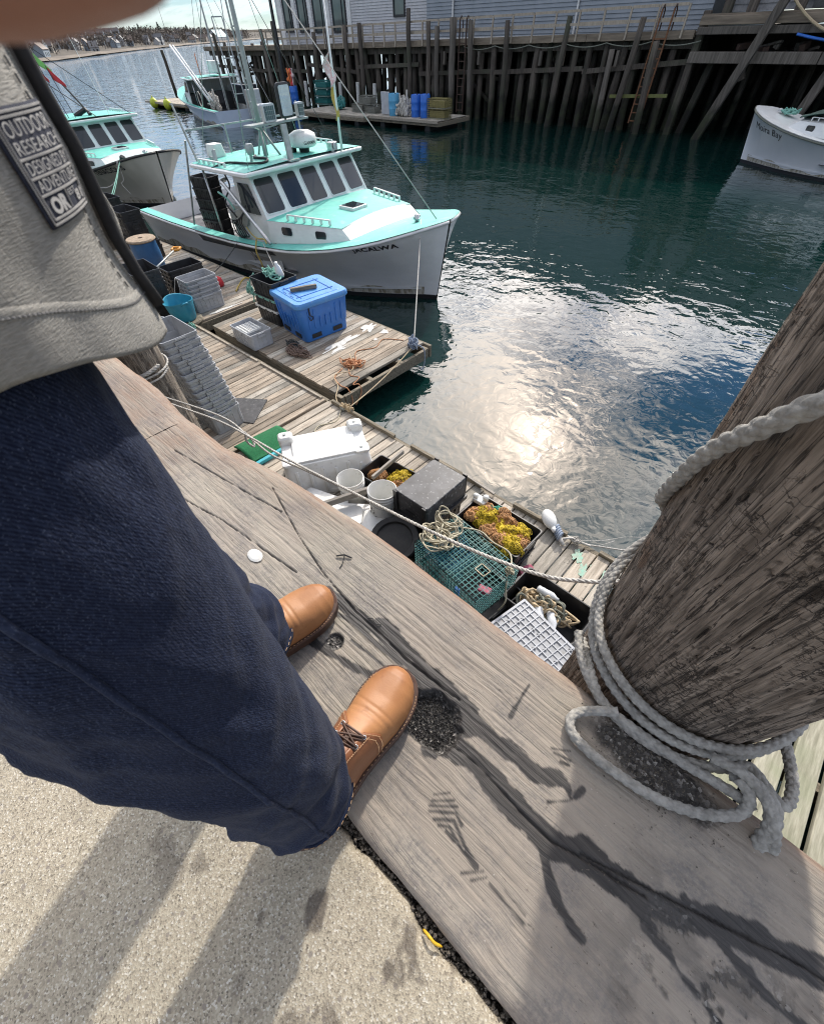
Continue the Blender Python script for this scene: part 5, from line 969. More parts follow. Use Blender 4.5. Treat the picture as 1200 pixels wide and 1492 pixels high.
    def wpane(y0, y1, v0, v1, push): return [f0(y0, v0)+Vector((push, 0, 0)), f0(y1, v0)+Vector((push, 0, 0)), f0(y1, v1)+Vector((push, 0, 0)), f0(y0, v1)+Vector((push, 0, 0))]
    fr.grid(lambda u, v: f0(-W+2*W*u, v), 20, 4); fr.build('wheelhouse_front', MAT['gel'], t, smooth=True)
    for i in range(n):
        y0 = -W+cw*i+.075; y1 = y0+cw-.15; c0 = f0((y0+y1)/2, .52); nx = Vector((-.84, 0, .54))
        def on(p, off): return [tuple(f0(y0+(y1-y0)*a, .14+.73*b_)+nx*off) for a, b_ in p]
        rp = [(.5+.5*x, .5+.5*y) for x, y, _ in rrect(2, 2, 0, .22, 4)]
        k = len(rp); mb = MB(); inner = on(rp, .012); outer = on([(.5+(a-.5)*1.12, .5+(b_-.5)*1.10) for a, b_ in rp], .004)
        mb.add(outer+inner, [(q, (q+1) % k, k+(q+1) % k, k+q) for q in range(k)]); w_ = mb.build('windscreen', MAT['trim'], t)
        mb = MB(); mb.add(on(rp, .0125), [tuple(range(k))]); mb.build('pane', MAT['glass'], w_)
        rb_ = [(a, min(1, max(b_, .80))) for a, b_ in rp if b_ > .5]; mb = MB(); q_ = on([(.06, .80), (.94, .80)]+[(a, b_) for a, b_ in rp if b_ > .80 and a > .5]+[(a, b_) for a, b_ in rp if b_ > .80 and a <= .5], .0140); mb.add(q_, [tuple(range(len(q_)))]); mb.build('visor_reflection', MAT['boot'], w_)  # dark strip paints the visor's reflection across the top of the pane
    for sd in (-1, 1):
        mb = MB(); s1 = 4.75 if sd == ns else 5.9
        P0 = [(3.80, sd*1.62, .62), (s1, sd*1.66, .62), (s1, sd*1.58, 1.98), (4.22, sd*1.545, 1.98), (3.79, sd*1.62, 1.28)]
        P1 = [(x, y-sd*.05, z) for x, y, z in P0]; mb.add(P0+P1, [(0, 1, 2, 3, 4), (9, 8, 7, 6, 5)]+[(i, (i+1) % 5, 5+(i+1) % 5, 5+i) for i in range(5)]); mb.build('side_wall', MAT['gel'], t)
        P = [(3.98, 1.37), (4.62, 1.37), (4.62, 1.85), (4.27, 1.85)]; mb = MB(); mb.add([(x, sd*(1.628-.07*(z-1.28)/.7+.003+.022*(x-3.98)), z) for x, z in P], [(0, 1, 2, 3)]); o = mb.build('side_window', MAT['glass'], t); o.modifiers.new('t', 'SOLIDIFY').thickness = .012
        if sd != ns:
            mb = MB(); mb.box((5.3, sd*1.655, 1.6), (.7, .02, .45)); mb.build('side_window', MAT['glass'], t)
    mb = MB(); mb.box((4.55, 0, .80), (.06, 3.1, .85)); mb.box((4.3, 0, 1.24), (.55, 3.0, .04)); mb.build('dashboard', MAT['black_pl'], t)
    mb = MB(); mb.box((5.35, .25, .75), (.42, .45, .08)); mb.box((5.55, .25, 1.1), (.08, .45, .65)); mb.cyl((5.35, .25, .4), (5.35, .25, .72), .05); mb.build('helm_seat', MAT['black_pl'], t, bevel=.02)
    rl = lambda u, v: (4.0-.06*(1-(2*v-1)**2)+2.1*u, (2*v-1)*1.76, 2.03+.07*(1-(2*v-1)**2)+.03*math.sin(u*3))
    mb = MB(); rr0 = []
    for z, k in ((1.985, .985), (2.0, 1.0), (2.04, 1.0), (2.055, .985)): rr0.append([(5.05+(p[0])*k, p[1]*k, z+.045*(1-(p[1]/1.78)**2)) for p in rrect(2.14, 3.56, 0, .10, 5)])
    mb.rings(rr0); mb.build('roof', MAT['gel'], t, smooth=True, angle=50)
    mb = MB(); mb.grid(lambda u, v: (4.03+2.04*u, (2*v-1)*1.72, 2.061+.045*(1-(2*v-1)**2)), 6, 12); mb.build('roof_deck', dm, t, smooth=True)
    for sd in (-1, 1):
        mb = MB(); mb.bar((4.9, sd*1.60, 2.13), (5.9, sd*1.60, 2.13), .05, .018)
        for q in range(6): mb.bar((4.9+.2*q, sd*1.60, 2.06), (4.9+.2*q, sd*1.60, 2.13), .05, .03)
        mb.build('handrail', MAT['gel'], t)
    for sd in (-1, 1):
        mb = MB(); mb.cyl((5.95, sd*1.55, .8), (5.95, sd*1.55, 2.0), .025); mb.build('roof_post', MAT['alu'], t, smooth=True)
    if text:
        s0, s1, z, h = text[1:5]; L = s0-s1
        fn = (lambda u, v: tuple(hull_pt(s0-u, z+(s0-u-s0)*text[5]+v, ns, .014)))
        if text[6]: fn = (lambda u, v: tuple(hull_pt(s1+u, z+u*text[5]+v, ns, .014)))
        letter('name_lettering', text[0], fn, MAT['letter_dk'], t, h, L, **(letters or {}))
    return t
def b2w(t, p):
    c, s = math.cos(t.rotation_euler.z), math.sin(t.rotation_euler.z); return (t.location.x+p[0]*c-p[1]*s, t.location.y+p[0]*s+p[1]*c, t.location.z+p[2])
def mast_set(t, near=1, tall=5.6, platform=True):
    mb = MB(); mb.tube([(4.95, .43, 2.08), (4.95, .43, 3.5), (4.95, .43, tall)], [.055, .05, .035], 10)
    for dx, dy in ((-.28, -.2), (-.28, .2), (.28, 0)): mb.cyl((4.95+dx, .43+dy, 2.09), (4.95, .43, 2.55), .022, n=6)
    m_ = mb.build('mast', MAT['greypaint'], t, smooth=True)
    mb = MB()
    for z in np.arange(2.9, tall, .33): mb.bar((4.95, .43, z), (5.2, .36, z), .02)
    mb.bar((5.2, .36, 2.6), (5.2, .36, tall), .025); mb.build('mast_steps', MAT['greypaint'], m_)
    if platform:
        mb = MB(); mb.tube([(4.12, .40, 2.08), (4.2, .36, 2.62)], .07, 10); mb.box((4.12, .40, 2.09), (.3, .3, .025)); mb.build('radar_post', MAT['steel'], t, smooth=True, angle=40)
        mb = MB(); mb.box((4.45, .32, 2.64), (.28, 1.55, .03)); mb.bar((4.95, .43, 2.5), (4.5, .95, 2.63), .02); mb.bar((4.95, .43, 2.5), (4.45, 0, 2.63), .02); mb.build('light_platform', MAT['greypaint'], t)
        for y, w, h, m in ((.55, .30, .26, 'alu'), (-.30, .17, .22, 'alu')):
            f = MB(); f.rings([[(4.33, y+p[0], 2.66+h/2+p[1]) for p in rrect(w, h, 0, .02, 2)], [(4.43, y+p[0], 2.66+h/2+p[1]) for p in rrect(w, h, 0, .02, 2)]]); l = f.build('floodlight', MAT[m], t)
            f = MB(); f.box((4.324, y, 2.66+h/2), (.012, w*.8, h*.76)); f.build('lens', MAT['glass_sky'], l)
            f = MB()
            for q in range(1, 5): f.box((4.316, y-w*.4+w*.8*q/5, 2.66+h/2), (.006, .006, h*.76))
            for q in range(1, 3): f.box((4.316, y, 2.66+h*.12+h*.76*q/3), (.005, w*.8, .006))
            f.build('grille', MAT['greypaint'], l)
        f = MB(); f.rings([[(x, .10+p[0]*k, 2.93+p[1]*k) for p in rrect(.34, .50, 0, .06, 4)] for x, k in ((4.40, .9), (4.36, 1), (4.31, 1), (4.30, .88))]); l = f.build('mirror', MAT['black_pl'], t)
        f = MB(); f.rings([[(4.298-.004*k, .10+p[0], 2.93+p[1]) for p in rrect(.28, .43, 0, .04, 4)] for k in (0, 1)]); mm = f.build('mirror_glass', MAT['mirror'], l)
        f = MB(); f.cyl((4.42, .10, 2.65), (4.40, .10, 2.75), .02, n=8); f.build('bracket', MAT['black_pl'], l)
MAT['mirror'] = mat('mirror glass', (0.7, 0.72, 0.72), rough=0.02, metal=1.0)

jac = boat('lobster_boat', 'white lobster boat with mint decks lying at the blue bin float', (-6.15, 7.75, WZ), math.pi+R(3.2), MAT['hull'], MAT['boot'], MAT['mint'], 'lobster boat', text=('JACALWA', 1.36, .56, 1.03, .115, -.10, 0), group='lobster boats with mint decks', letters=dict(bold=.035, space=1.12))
mast_set(jac)
mb = MB(); mb.lathe([(.0, 0), (.26, 0), (.30, .03), (.31, .10), (.305, .14), (.29, .20), (.18, .25), (0, .265)], 32); rd = mb.build('radar_dome', MAT['white_pl'], jac, smooth=True, angle=60); rd.location = (4.42, -.28, 2.20)
mb = MB(); mb.cyl((4.42, -.28, 2.06), (4.42, -.28, 2.20), .10, .13, 12); mb.box((4.62, -.12, 2.12), (.1, .1, .14)); mb.build('radar_foot', MAT['black_pl'], jac, smooth=True, angle=40)
def dome(u, v):
    a = math.pi-(u-.19)/.31-.15; return (.313*math.cos(a), .313*math.sin(a)*1, .045+v)
letter('dome_lettering', 'GARMIN', lambda u, v: (.3125*math.cos(math.pi+(u-.17)/.312-.1), .3125*math.sin(math.pi+(u-.17)/.312-.1), .055+v), MAT['letter_dk'], rd, .055, .30, bold=.01)
mb = MB(); mb.tube([(3.98, -1.05, 2.07), (3.98, -1.05, 3.2), (4.0, -1.05, 4.3)], [.03, .024, .016], 8); mb.build('whip_antenna', MAT['gel'], jac, smooth=True)
mb = MB(); mb.grid(lambda u, v: (3.99+.08*math.sin(v*5)+.05*u, -1.05-.02+.13*u+.03*math.sin(v*7), 3.55-.42*v-.10*u), 5, 10); o = mb.build('flag', MAT['white_fl'], jac, smooth=True); o.modifiers.new('t', 'SOLIDIFY').thickness = .006
mb = MB(); mb.grid(lambda u, v: (3.98+.05*math.sin(v*6)+.04*u, -1.07+.07*u, 3.05-.5*v), 4, 8); o = mb.build('pennant', MAT['yhose'], jac, smooth=True); o.modifiers.new('t', 'SOLIDIFY').thickness = .006
mb = MB(); mb.box((4.1, -.86, 2.16), (.16, .2, .14)); mb.cyl((4.0, -.86, 2.17), (3.98, -.86, 2.17), .06, n=10); mb.cyl((4.1, -.86, 2.06), (4.1, -.86, 2.1), .05); mb.build('searchlight', MAT['alu'], jac, bevel=.01)
mb = MB(); mb.cyl((4.75, 1.0, 2.06), (4.72, 1.0, 2.2), .03, n=8); mb.lathe([(0, 0), (.07, 0), (.09, .04), (.09, .14), (.07, .17), (0, .17)], 14, (4.70, 1.0, 2.2)); mb.build('horn', MAT['steel'], jac, smooth=True, angle=40)
mb = MB(); mb.tube(smoothpath([(5.2, .55, 2.1), (4.9, .8, 2.12), (4.5, .75, 2.12), (4.3, 1.0, 2.11), (4.5, 1.25, 2.11), (4.9, 1.3, 2.1), (5.1, 1.5, 2.1), (5.2, 1.75, 2.04)], 8), .022, 6); mb.build('hydraulic_hose', MAT['black_m'], jac, smooth=True)
mb = MB(); mb.box((5.6, 1.35, 2.16), (.10, .06, .2), rx=.3, ry=.4); mb.box((5.7, 1.35, 2.12), (.2, .05, .06)); mb.build('roof_bracket', MAT['steel'], jac, bevel=.01)
mb = MB()      # roof-aft rail
for a, b_ in (((6.05, -1.6, 2.06), (6.05, -1.6, 2.75)), ((6.05, 1.55, 2.06), (6.25, 1.6, 2.95)), ((6.05, -1.6, 2.55), (6.12, 1.56, 2.55)), ((6.05, -.5, 2.06), (6.05, -.5, 2.55)), ((6.05, .6, 2.06), (6.05, .6, 2.55)), ((6.2, 1.6, 2.4), (6.9, 1.75, .85))): mb.bar(a, b_, .03)
mb.build('roof_rail', MAT['steel'], jac)
mb = MB(); mb.rings([rrect(.34, .30, 0, .06, 3), rrect(.36, .32, .04, .06, 3), rrect(.30, .26, .22, .05, 3)]); o = mb.build('roof_locker', MAT['white_pl'], jac, smooth=True, angle=40); o.location = (6.0, 1.05, 2.08)
mb = MB(); mb.tube(smoothpath([(3.55, 1.86, .97), (4.2, 1.84, 1.42), (4.75, 1.82, 1.80), (4.9, 1.80, 1.86), (5.05, 1.6, 1.86)], 6), .038, 10); mb.build('hauler_frame', MAT['alu'], jac, smooth=True)
mb = MB(); mb.lathe([(0, 0), (.16, 0), (.17, .03), (.10, .05), (.10, .09), (.17, .11), (.16, .14), (0, .14)], 20); o = mb.build('pot_hauler', MAT['steel'], jac, smooth=True, angle=35); o.location = (4.65, 1.72, 1.25); o.rotation_euler = (R(90), 0, .3)
mb = MB(); mb.box((4.9, 1.60, 1.05), (.5, .06, .8)); mb.box((5.05, 1.66, 1.2), (.2, .06, .25)); mb.build('hauler_panel', MAT['steel'], jac, bevel=.015)
mb = MB()
for q in range(6): mb.tube(smoothpath([(4.4+.1*q, 1.68, 1.5-.1*q), (4.6+.07*q, 1.78, 1.2), (4.5+.1*q, 1.74, .95), (4.8, 1.68, .9-.02*q)], 6), .014, 5)
mb.tube(smoothpath([(5.0, 1.6, 1.95), (4.7, 1.75, 1.8), (4.8, 1.9, 1.55), (4.6, 1.85, 1.3)], 6), .018, 6); mb.build('hydraulic_line', MAT['black_m'], jac, smooth=True)
mb = MB(); mb.tube(smoothpath([(4.9, 1.95, 1.72), (4.7, 1.90, 1.62), (4.55, 1.88, 1.45)], 5), .02, 6); mb.build('green_hose', MAT['rope_g'], jac, smooth=True)
mb = MB(); mb.tube(smoothpath([(4.5, 1.75, 1.12), (4.2, 1.85, 1.05), (3.95, 1.9, 1.02), (3.7, 1.9, 1.04), (3.6, 1.93, .98)], 6), .014, 6); mb.build('yellow_lashing', MAT['yhose'], jac, smooth=True)
mb = MB(); mb.grid(lambda u, v: hull_pt(3.6+3.0*u, .84-.24*v*(.5+.5*u)-.02*u, 1, .012), 14, 4); o = mb.build('chafe_plate', mat('chafed steel plate', (.24, .235, .23), (.10, .095, .09), .5, 6, 8, (3, 1, 1), metal=.5), jac, smooth=True); o.modifiers.new('t', 'SOLIDIFY').thickness = .008
mb = MB(); q = random.Random(9)
for _ in range(14): s_ = q.uniform(4.0, 4.7); z_ = q.uniform(.35, .62); mb.grid(lambda u, v: hull_pt(s_+.01+q.uniform(.01, .05)*u*0+.03*u, z_+.07*v, 1, .003), 1, 1)
mb.build('rust_stain', MAT['rust_dark'], jac)
mb = MB(); mb.grid(lambda u, v: hull_pt(3.95+.7*u, .60-.42*v*(.6+.4*math.sin(u*9)), 1, .0022), 10, 6); mb.build('stain', mat('brown water stain', (.42, .37, .31), (.56, .54, .51), .5, 5, 8, (4, 1, .6)), jac, smooth=True)
def at(t, p): return b2w(t, p)
for i in range(6):
    p = at(jac, (6.62+.04*i, 1.25-.03*i, .42+.20*i)); tote(f'black tote in the tall stack on the mint decked boat, {ORD[5-i]}', p, jac.rotation_euler.z+.15, .62, .44, .28, MAT['black_pl'], 'black totes stacked on the boat')
for i in range(3):
    p = at(jac, (6.3, .2, 1.0+.25*i)); tote(f'black tote stored under the boat roof, {ORD[2-i]}', p, jac.rotation_euler.z+.3, .62, .44, .28, MAT['black_pl'], 'black totes under the boat roof')
mb = MB(); mb.box((0, 0, .2), (1.2, .7, .4)); p = at(jac, (6.1, -.3, .402)); o = mb.build('engine_box', MAT['gel'], bevel=.02); o.location = p; o.rotation_euler = (0, 0, jac.rotation_euler.z); o['label'] = 'low white engine box on the work deck behind the wheelhouse'; o['category'] = 'engine box'

# lines of the mint decked boat
mb = MB(); mb.tube(sag((-4.68, 5.03, DK+.08), at(jac, (.62, .15, 1.44)), .02), .011, 6); ropeobj('mooring_line', mb, MAT['rope_w'], 'white line rising from the finger float corner to the bow')
mb = MB(); mb.tube([at(jac, (.3, .05, 1.46)), at(jac, (4.95, .43, 5.3))], .010, 5); ropeobj('forestay', mb, MAT['rope_w'], 'forestay running from the bow up to the grey mast', 'stay')
mb = MB(); mb.tube([at(jac, (4.02, -.9, 2.1)), at(jac, (5.0, .44, 4.9))], .006, 5); ropeobj('stay', mb, MAT['rope_dk'], 'thin stay from the roof front corner up to the mast', 'stay')
mb = MB()
for s_, y_ in ((5.9, 1.5), (5.9, -1.4), (6.1, .2), (4.2, 1.5)): mb.tube([at(jac, (s_, y_, 2.06)), at(jac, (4.95, .43, 5.5))], .006, 5)
ropeobj('rigging', mb, MAT['steel'], 'thin wire shrouds from the boat roof to the mast', 'rigging')
mb = MB(); mb.tube(smoothpath([at(jac, (4.0, 1.9, 1.0)), at(jac, (3.95, 2.02, .8)), at(jac, (3.9, 2.0, .5)), at(jac, (4.0, 2.1, .2)), (-9.55, 4.85, DK+.10), (-9.5, 4.6, DK+.03), (-9.3, 4.4, DK+.02)], 8), .016, 6); ropeobj('hose', mb, MAT['yhose'], 'yellow hose hanging from the boat side to the float', 'hose')
mb = MB(); mb.tube(sag(at(jac, (3.7, 1.95, .98)), (-7.75, 4.75, DK+.03), .05), .008, 5); ropeobj('mooring_line', mb, MAT['rope_w'], 'thin white line from the boat side to the crates')
mb = MB(); mb.tube(sag(at(jac, (4.75, 1.97, .82)), (-10.6, 4.6, DK+.03), .03), .009, 5); ropeobj('mooring_line', mb, MAT['rope_dk'], 'dark line from the chafed boat side to the far float')

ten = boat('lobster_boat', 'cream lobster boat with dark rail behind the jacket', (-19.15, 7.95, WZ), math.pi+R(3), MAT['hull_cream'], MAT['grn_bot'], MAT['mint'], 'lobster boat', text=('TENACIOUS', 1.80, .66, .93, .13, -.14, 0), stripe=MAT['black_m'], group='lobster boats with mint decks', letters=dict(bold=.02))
mb = MB(); mb.lathe([(.0, 0), (.26, 0), (.30, .05), (.30, .14), (.18, .2), (0, .21)], 24); o = mb.build('radar_dome', MAT['white_pl'], ten, smooth=True, angle=60); o.location = (4.9, .85, 2.15)
mb = MB(); mb.tube([(4.6, -.3, 2.05), (5.0, .1, 2.9)], .03, 6); mb.tube([(4.9, .2, 2.1), (4.7, -.2, 2.25), (4.5, -.2, 2.12)], .07, 6); mb.build('roof_gear', MAT['black_m'], ten)
mb = MB(); mb.tube([(4.15, -.75, 2.06), (4.6, -.5, 5.5)], [.012, .006], 5); mb.build('whip_antenna', MAT['gel'], ten)
mb = MB(); mb.tube([(4.02, -1.5, 2.06), (6.0, .9, 4.2)], .010, 5); mb.tube([(4.05, -.2, 2.1), (6.2, 1.1, 3.6)], .014, 5); mb.build('outrigger_wire', MAT['black_m'], ten)
for i, (x, y, m, dz) in enumerate(((4.7, .75, 'red', .35), (4.6, .55, 'green_fl', .75), (4.5, .35, 'red', .1), (4.85, .85, 'orange_fl', .8))):
    mb = MB(); mb.cyl((x, y, 2.1), (x+.25, y+.1, 3.35+dz*.4), .012, n=6); f = mb.build('marker_pole', MAT['black_m'], ten)
    mb = MB(); mb.grid(lambda u, v: (x+.2-.12*u, y+.08-.30*u, 2.95+dz*.5+.28*v*(1-.7*u)-.20*u), 4, 4); o = mb.build('flag', MAT[m], f, smooth=True); o.modifiers.new('t', 'SOLIDIFY').thickness = .006
mb = MB(); mb.tube(smoothpath([at(ten, (2.7, 1.9, .95)), at(ten, (1.9, 1.88, .72)), at(ten, (1.2, 1.6, .70)), at(ten, (.75, 1.35, .95)), at(ten, (.62, 1.15, 1.35))], 8), .016, 6); mb.tube(smoothpath([at(ten, (.62, 1.15, 1.35)), at(ten, (.65, 1.2, .9)), at(ten, (.72, 1.3, .78)), at(ten, (.6, 1.2, .5))], 6), .012, 6); ropeobj('mooring_line', mb, MAT['rope_w'], 'white line draped along the cream hull', 'rope')
mb = MB(); mb.tube(sag(at(ten, (.75, .95, 1.38)), (-17.0, 4.7, DK+.1), .05), .014, 6); mb.tube(sag(at(ten, (.8, .95, 1.38)), (-17.1, 4.75, DK+.1), .12), .012, 6); ropeobj('mooring_line', mb, MAT['rope_g'], 'green line from the cream bow down to the float', 'rope')
mb = MB(); heap(mb, at(ten, (.72, .9, 1.34)), .14, .12, 5, .02, 41, 2, .06); ropeobj('rope_knot', mb, MAT['rope_dk'], 'dark green rope knot on the cream boat rail')

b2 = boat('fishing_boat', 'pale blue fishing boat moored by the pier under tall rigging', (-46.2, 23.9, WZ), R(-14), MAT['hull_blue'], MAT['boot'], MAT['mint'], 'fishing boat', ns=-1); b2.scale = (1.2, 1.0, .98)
mb = MB(); mb.tube([(8.9, -.5, .4), (8.9, -.5, 7)], [.06, .045], 8); mb.build('mast', MAT['greypaint'], b2, smooth=True)
mb = MB(); mb.tube([(8.8, -1.6, 1.2), (4.8, -1.9, 3.5)], .07, 8); mb.tube([(8.8, -1.4, 1.2), (4.8, -1.7, 3.5)], .05, 8); mb.build('boom', MAT['gel'], b2, smooth=True)
mb = MB()
for a in ((12, 1.2), (11.5, -1.5), (7.2, 1.5), (7.4, -1.7), (5, 0)): mb.tube([(a[0], a[1], 1.0), (8.9, -.5, 6.8)], .012, 5)
for y in (-.8, -.2): mb.bar((11.6, y, .6), (10.9, y, 4.5), .05)
mb.bar((10.9, -.8, 4.5), (10.9, -.2, 4.5), .05); mb.build('rigging', MAT['steel'], b2)
for i, z in enumerate((1.6, 2.3, 3.0)): 
    mb = MB(); mb.bar((11.45-.17*i*1.2, -.8, z), (11.45-.17*i*1.2, -.2, z), .04); mb.build('gantry_rung', MAT['steel'], b2)
mb = MB(); mb.box((0, 0, 0), (1.0, .5, .55)); o = mb.build('roof_locker', MAT['white_pl'], b2, bevel=.03); o.location = (5.1, .5, 2.5)
mb = MB(); mb.grid(lambda u, v: (6.2+.15*u, -.9, 3.1-.6*v+.1*u), 3, 4); mb.grid(lambda u, v: (6.25+.15*u, -.9, 2.5-.35*v+.1*u), 3, 4); o = mb.build('flag', MAT['orange_fl'], b2); o.modifiers.new('t', 'SOLIDIFY').thickness = .01
mb = MB(); heap(mb, (7.6, -.9, .6), .7, .5, 14, .04, 43, 2, .6); mb.tube([(7.2+.35*math.cos(a), -1.7, 1.2+.35*math.sin(a)) for a in np.linspace(0, 6.28, 18)], .03, 6); mb.build('deck_gear', MAT['rope_w'], b2, smooth=True)
for c_, d_ in (((9.8, .9, 1.0), (.8, .9, 1.3)), ((11.6, .6, .75), (.7, .7, .7))): mb = MB(); mb.box(c_, d_); mb.build('deck_box', MAT['alu'], b2, bevel=.03)
mb = MB(); mb.box((8.8, .9, 1.4), (2.0, 1.0, .9)); mb.build('cabin_screen', MAT['glass'], b2, bevel=.04)
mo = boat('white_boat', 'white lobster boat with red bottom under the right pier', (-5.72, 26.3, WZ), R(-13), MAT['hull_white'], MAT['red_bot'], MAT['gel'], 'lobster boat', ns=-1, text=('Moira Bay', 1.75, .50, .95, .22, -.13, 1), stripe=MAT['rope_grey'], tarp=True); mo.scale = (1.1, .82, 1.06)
mb = MB(); mb.grid(lambda u, v: (1.9+3.4*u, (2*v-1)*(1.1+.4*u), 1.36+.5*math.sin(u*2.3)*(1-.6*(2*v-1)**2)+.06*math.sin(v*17+u*9)), 18, 14); o = mb.build('tarp', MAT['canvas'], mo, smooth=True); o.modifiers.new('t', 'SOLIDIFY').thickness = .01
mb = MB(); heap(mb, (1.2, .1, 1.32), .35, .3, 9, .016, 45, 2, .1); mb.build('bow_line', MAT['rope_g'], mo, smooth=True)
# ------------------------------------------------------------------ the pier across the basin
rnd = random.Random(31)
PY = 31.0
def pile_mesh(r0, r1, L, seed, m):
    q = random.Random(seed); mb = MB(); n = 10; rs = []
    for i in range(8):
        k = i/7; z = -1.2+(L+1.2)*k; rr_ = r0+(r1-r0)*k
        rs.append([(rr_*(1+q.uniform(-.09, .09))*math.cos(2*math.pi*j/n)+.02*math.sin(z*2+seed), rr_*(1+q.uniform(-.09, .09))*math.sin(2*math.pi*j/n), z) for j in range(n)])
    mb.rings(rs); me = mb.mesh('pile'); me.materials.append(m); me.polygons.foreach_set('use_smooth', [True]*len(me.polygons)); return me
PM = [pile_mesh(.17, .14, 3.05, s, MAT['pier_pile']) for s in range(5)]
def addpile(par, me, x, y, lean=(0, 0), sc=1.0, zs=1.0, name='pile'):
    o = bpy.data.objects.new(name, me); COL.objects.link(o)
    if par: o.parent = par; o.location = Vector((x, y, WZ))-par.location
    else: o.location = (x, y, WZ)
    o.rotation_euler = (lean[0], lean[1], rnd.uniform(0, 6)); o.scale = (sc, sc, zs); return o
pier = thing('pier', 'long timber pier on crowded dark piles across the basin', 'pier', (-30, PY, 0))
pier2 = thing('pier', 'nearer open pier bay with heavy crossbeams at the far right', 'pier', (-4, PY, 0))
def deckz(x): return .06+.20*min(1, max(0, (x+40)/28))
x = -45.5
while x < -10.8:
    addpile(pier, rnd.choice(PM), x, PY+.35+rnd.uniform(-.12, .2), (rnd.gauss(0, .03), rnd.gauss(0, .035)), rnd.uniform(1.0, 1.3)); x += rnd.uniform(.62, 1.1)
for row, (st, off) in enumerate(((.95, 1.6), (1.1, 3.2), (1.3, 5.5), (1.5, 8.5))):
    x = -50.0 if row < 2 else -44
    while x < -10.8:
        addpile(pier, rnd.choice(PM), x, PY+off+rnd.uniform(-.3, .3), (rnd.gauss(0, .04), rnd.gauss(0, .05)), rnd.uniform(1.0, 1.3)); x += st*rnd.uniform(.7, 1.3)
x = -54.5
while x < -45.5:
    addpile(pier, rnd.choice(PM), x, PY+.5+rnd.uniform(-.2, .3), (rnd.gauss(0, .04), rnd.gauss(0, .04)), 1.0, rnd.uniform(.92, 1.12)); x += rnd.uniform(.7, 1.1)
def seg(par, name, m, pts, w, h, bevel=0):
    mb = MB(); L = par.location
    for a, b_ in zip(pts[:-1], pts[1:]): mb.bar(Vector(a)-L, Vector(b_)-L, w, h)
    return mb.build(name, m, par, bevel=bevel)
xs = [-55, -46, -40, -34, -28, -22, -16, -10.6]
mb = MB(); P = [(x_, y, deckz(x_)-.10) for x_ in xs for y in (PY+.02, PY+34)]
mb.add([Vector(p)-pier.location for p in P]+[Vector(p)-pier.location+Vector((0, 0, .16)) for p in P], sum([[(2*i, 2*i+1, 2*i+3, 2*i+2), (len(P)+2*i, len(P)+2*i+2, len(P)+2*i+3, len(P)+2*i+1), (2*i, 2*i+2, len(P)+2*i+2, len(P)+2*i), (2*i+1, len(P)+2*i+1, len(P)+2*i+3, 2*i+3)] for i in range(2, len(xs)-1)], [(4, 5, len(P)+5, len(P)+4)]))
mb.build('deck', MAT['pier_beam'], pier)
mb = MB(); P = [(x_, y, deckz(x_)-.10) for x_ in (-55, -46, -40) for y in (PY+.02, PY+4.5)]
mb.add([Vector(p)-pier.location for p in P]+[Vector(p)-pier.location+Vector((0, 0, .16)) for p in P], [(2*i, 2*i+1, 2*i+3, 2*i+2) for i in range(2)]+[(6+2*i, 8+2*i, 9+2*i, 7+2*i) for i in range(2)]+[(2*i, 2*i+2, 8+2*i, 6+2*i) for i in range(2)]); mb.build('deck', MAT['pier_beam'], pier)
for a, b_ in zip(xs[:-1], xs[1:]):
    seg(pier, 'fascia_beam', MAT['pier_beam'], [(a, PY-.06, deckz(a)-.02), (b_-.02, PY-.06, deckz(b_)-.02)], .10, .26, .01)
    seg(pier, 'lower_wale', MAT['pier_pile'], [(a, PY+.2, deckz(a)-1.05+rnd.uniform(-.3, .3)), (b_-.02, PY+.2, deckz(b_)-1.1+rnd.uniform(-.3, .3))], .12, .18)
    seg(pier, 'cap_beam', MAT['pier_pile'], [(a, PY+.5, deckz(a)-.30), (b_-.02, PY+.5, deckz(b_)-.30)], .28, .28)
for a_ in np.arange(-41.5, -10.7, 2.2): seg(pier, 'dark_backing', MAT['wharf_wood'], [(a_, PY+13.2+.05*(int(a_) % 2), -1.8), (a_+2.19, PY+13.2+.05*(int(a_) % 2), -1.8)], .2, 3.6)  # dark wall added behind the piles to make the space under the deck black
for i in range(34):
    x0 = rnd.uniform(-52, -12); seg(pier, 'cross_brace', MAT['pier_pile'], [(x0, PY+rnd.choice((.7, 2.4, 4.4)), rnd.uniform(-1.2, -.2)), (x0+rnd.uniform(-2.2, 2.2), PY+rnd.choice((.8, 2.4)), rnd.uniform(-2.8, -1.2))], .10, .16)
x = -44.5; prev = None; k = 0
while x < -10.9:
    z = deckz(x); seg(pier, 'railing_post', MAT['rail'], [(x, PY-.14, z-.12), (x+.02, PY-.14, z+.86)], .08, .08)
    if prev:
        seg(pier, 'rail', MAT['rail'], [(prev+.05, PY-.135, deckz(prev)+.84), (x-.05, PY-.135, z+.84)], .04, .09); seg(pier, 'rail', MAT['rail'], [(prev+.05, PY-.135, deckz(prev)+.42), (x-.05, PY-.135, z+.42)], .04, .13 if k % 3 else .09)
    prev = x; x += 1.05 if x < -29 else 1.35; k += 1
for x0 in np.arange(-24, -11.5, 2.3):      # cable sagging under the deck edge
    mb = MB(); mb.tube([Vector(p)-pier.location for p in sag((x0, PY-.13, deckz(x0)-.2), (x0+2.3, PY-.13, deckz(x0+2.3)-.2), .12, 8)], .02, 5); mb.build('cable', MAT['rope_grey'], pier)
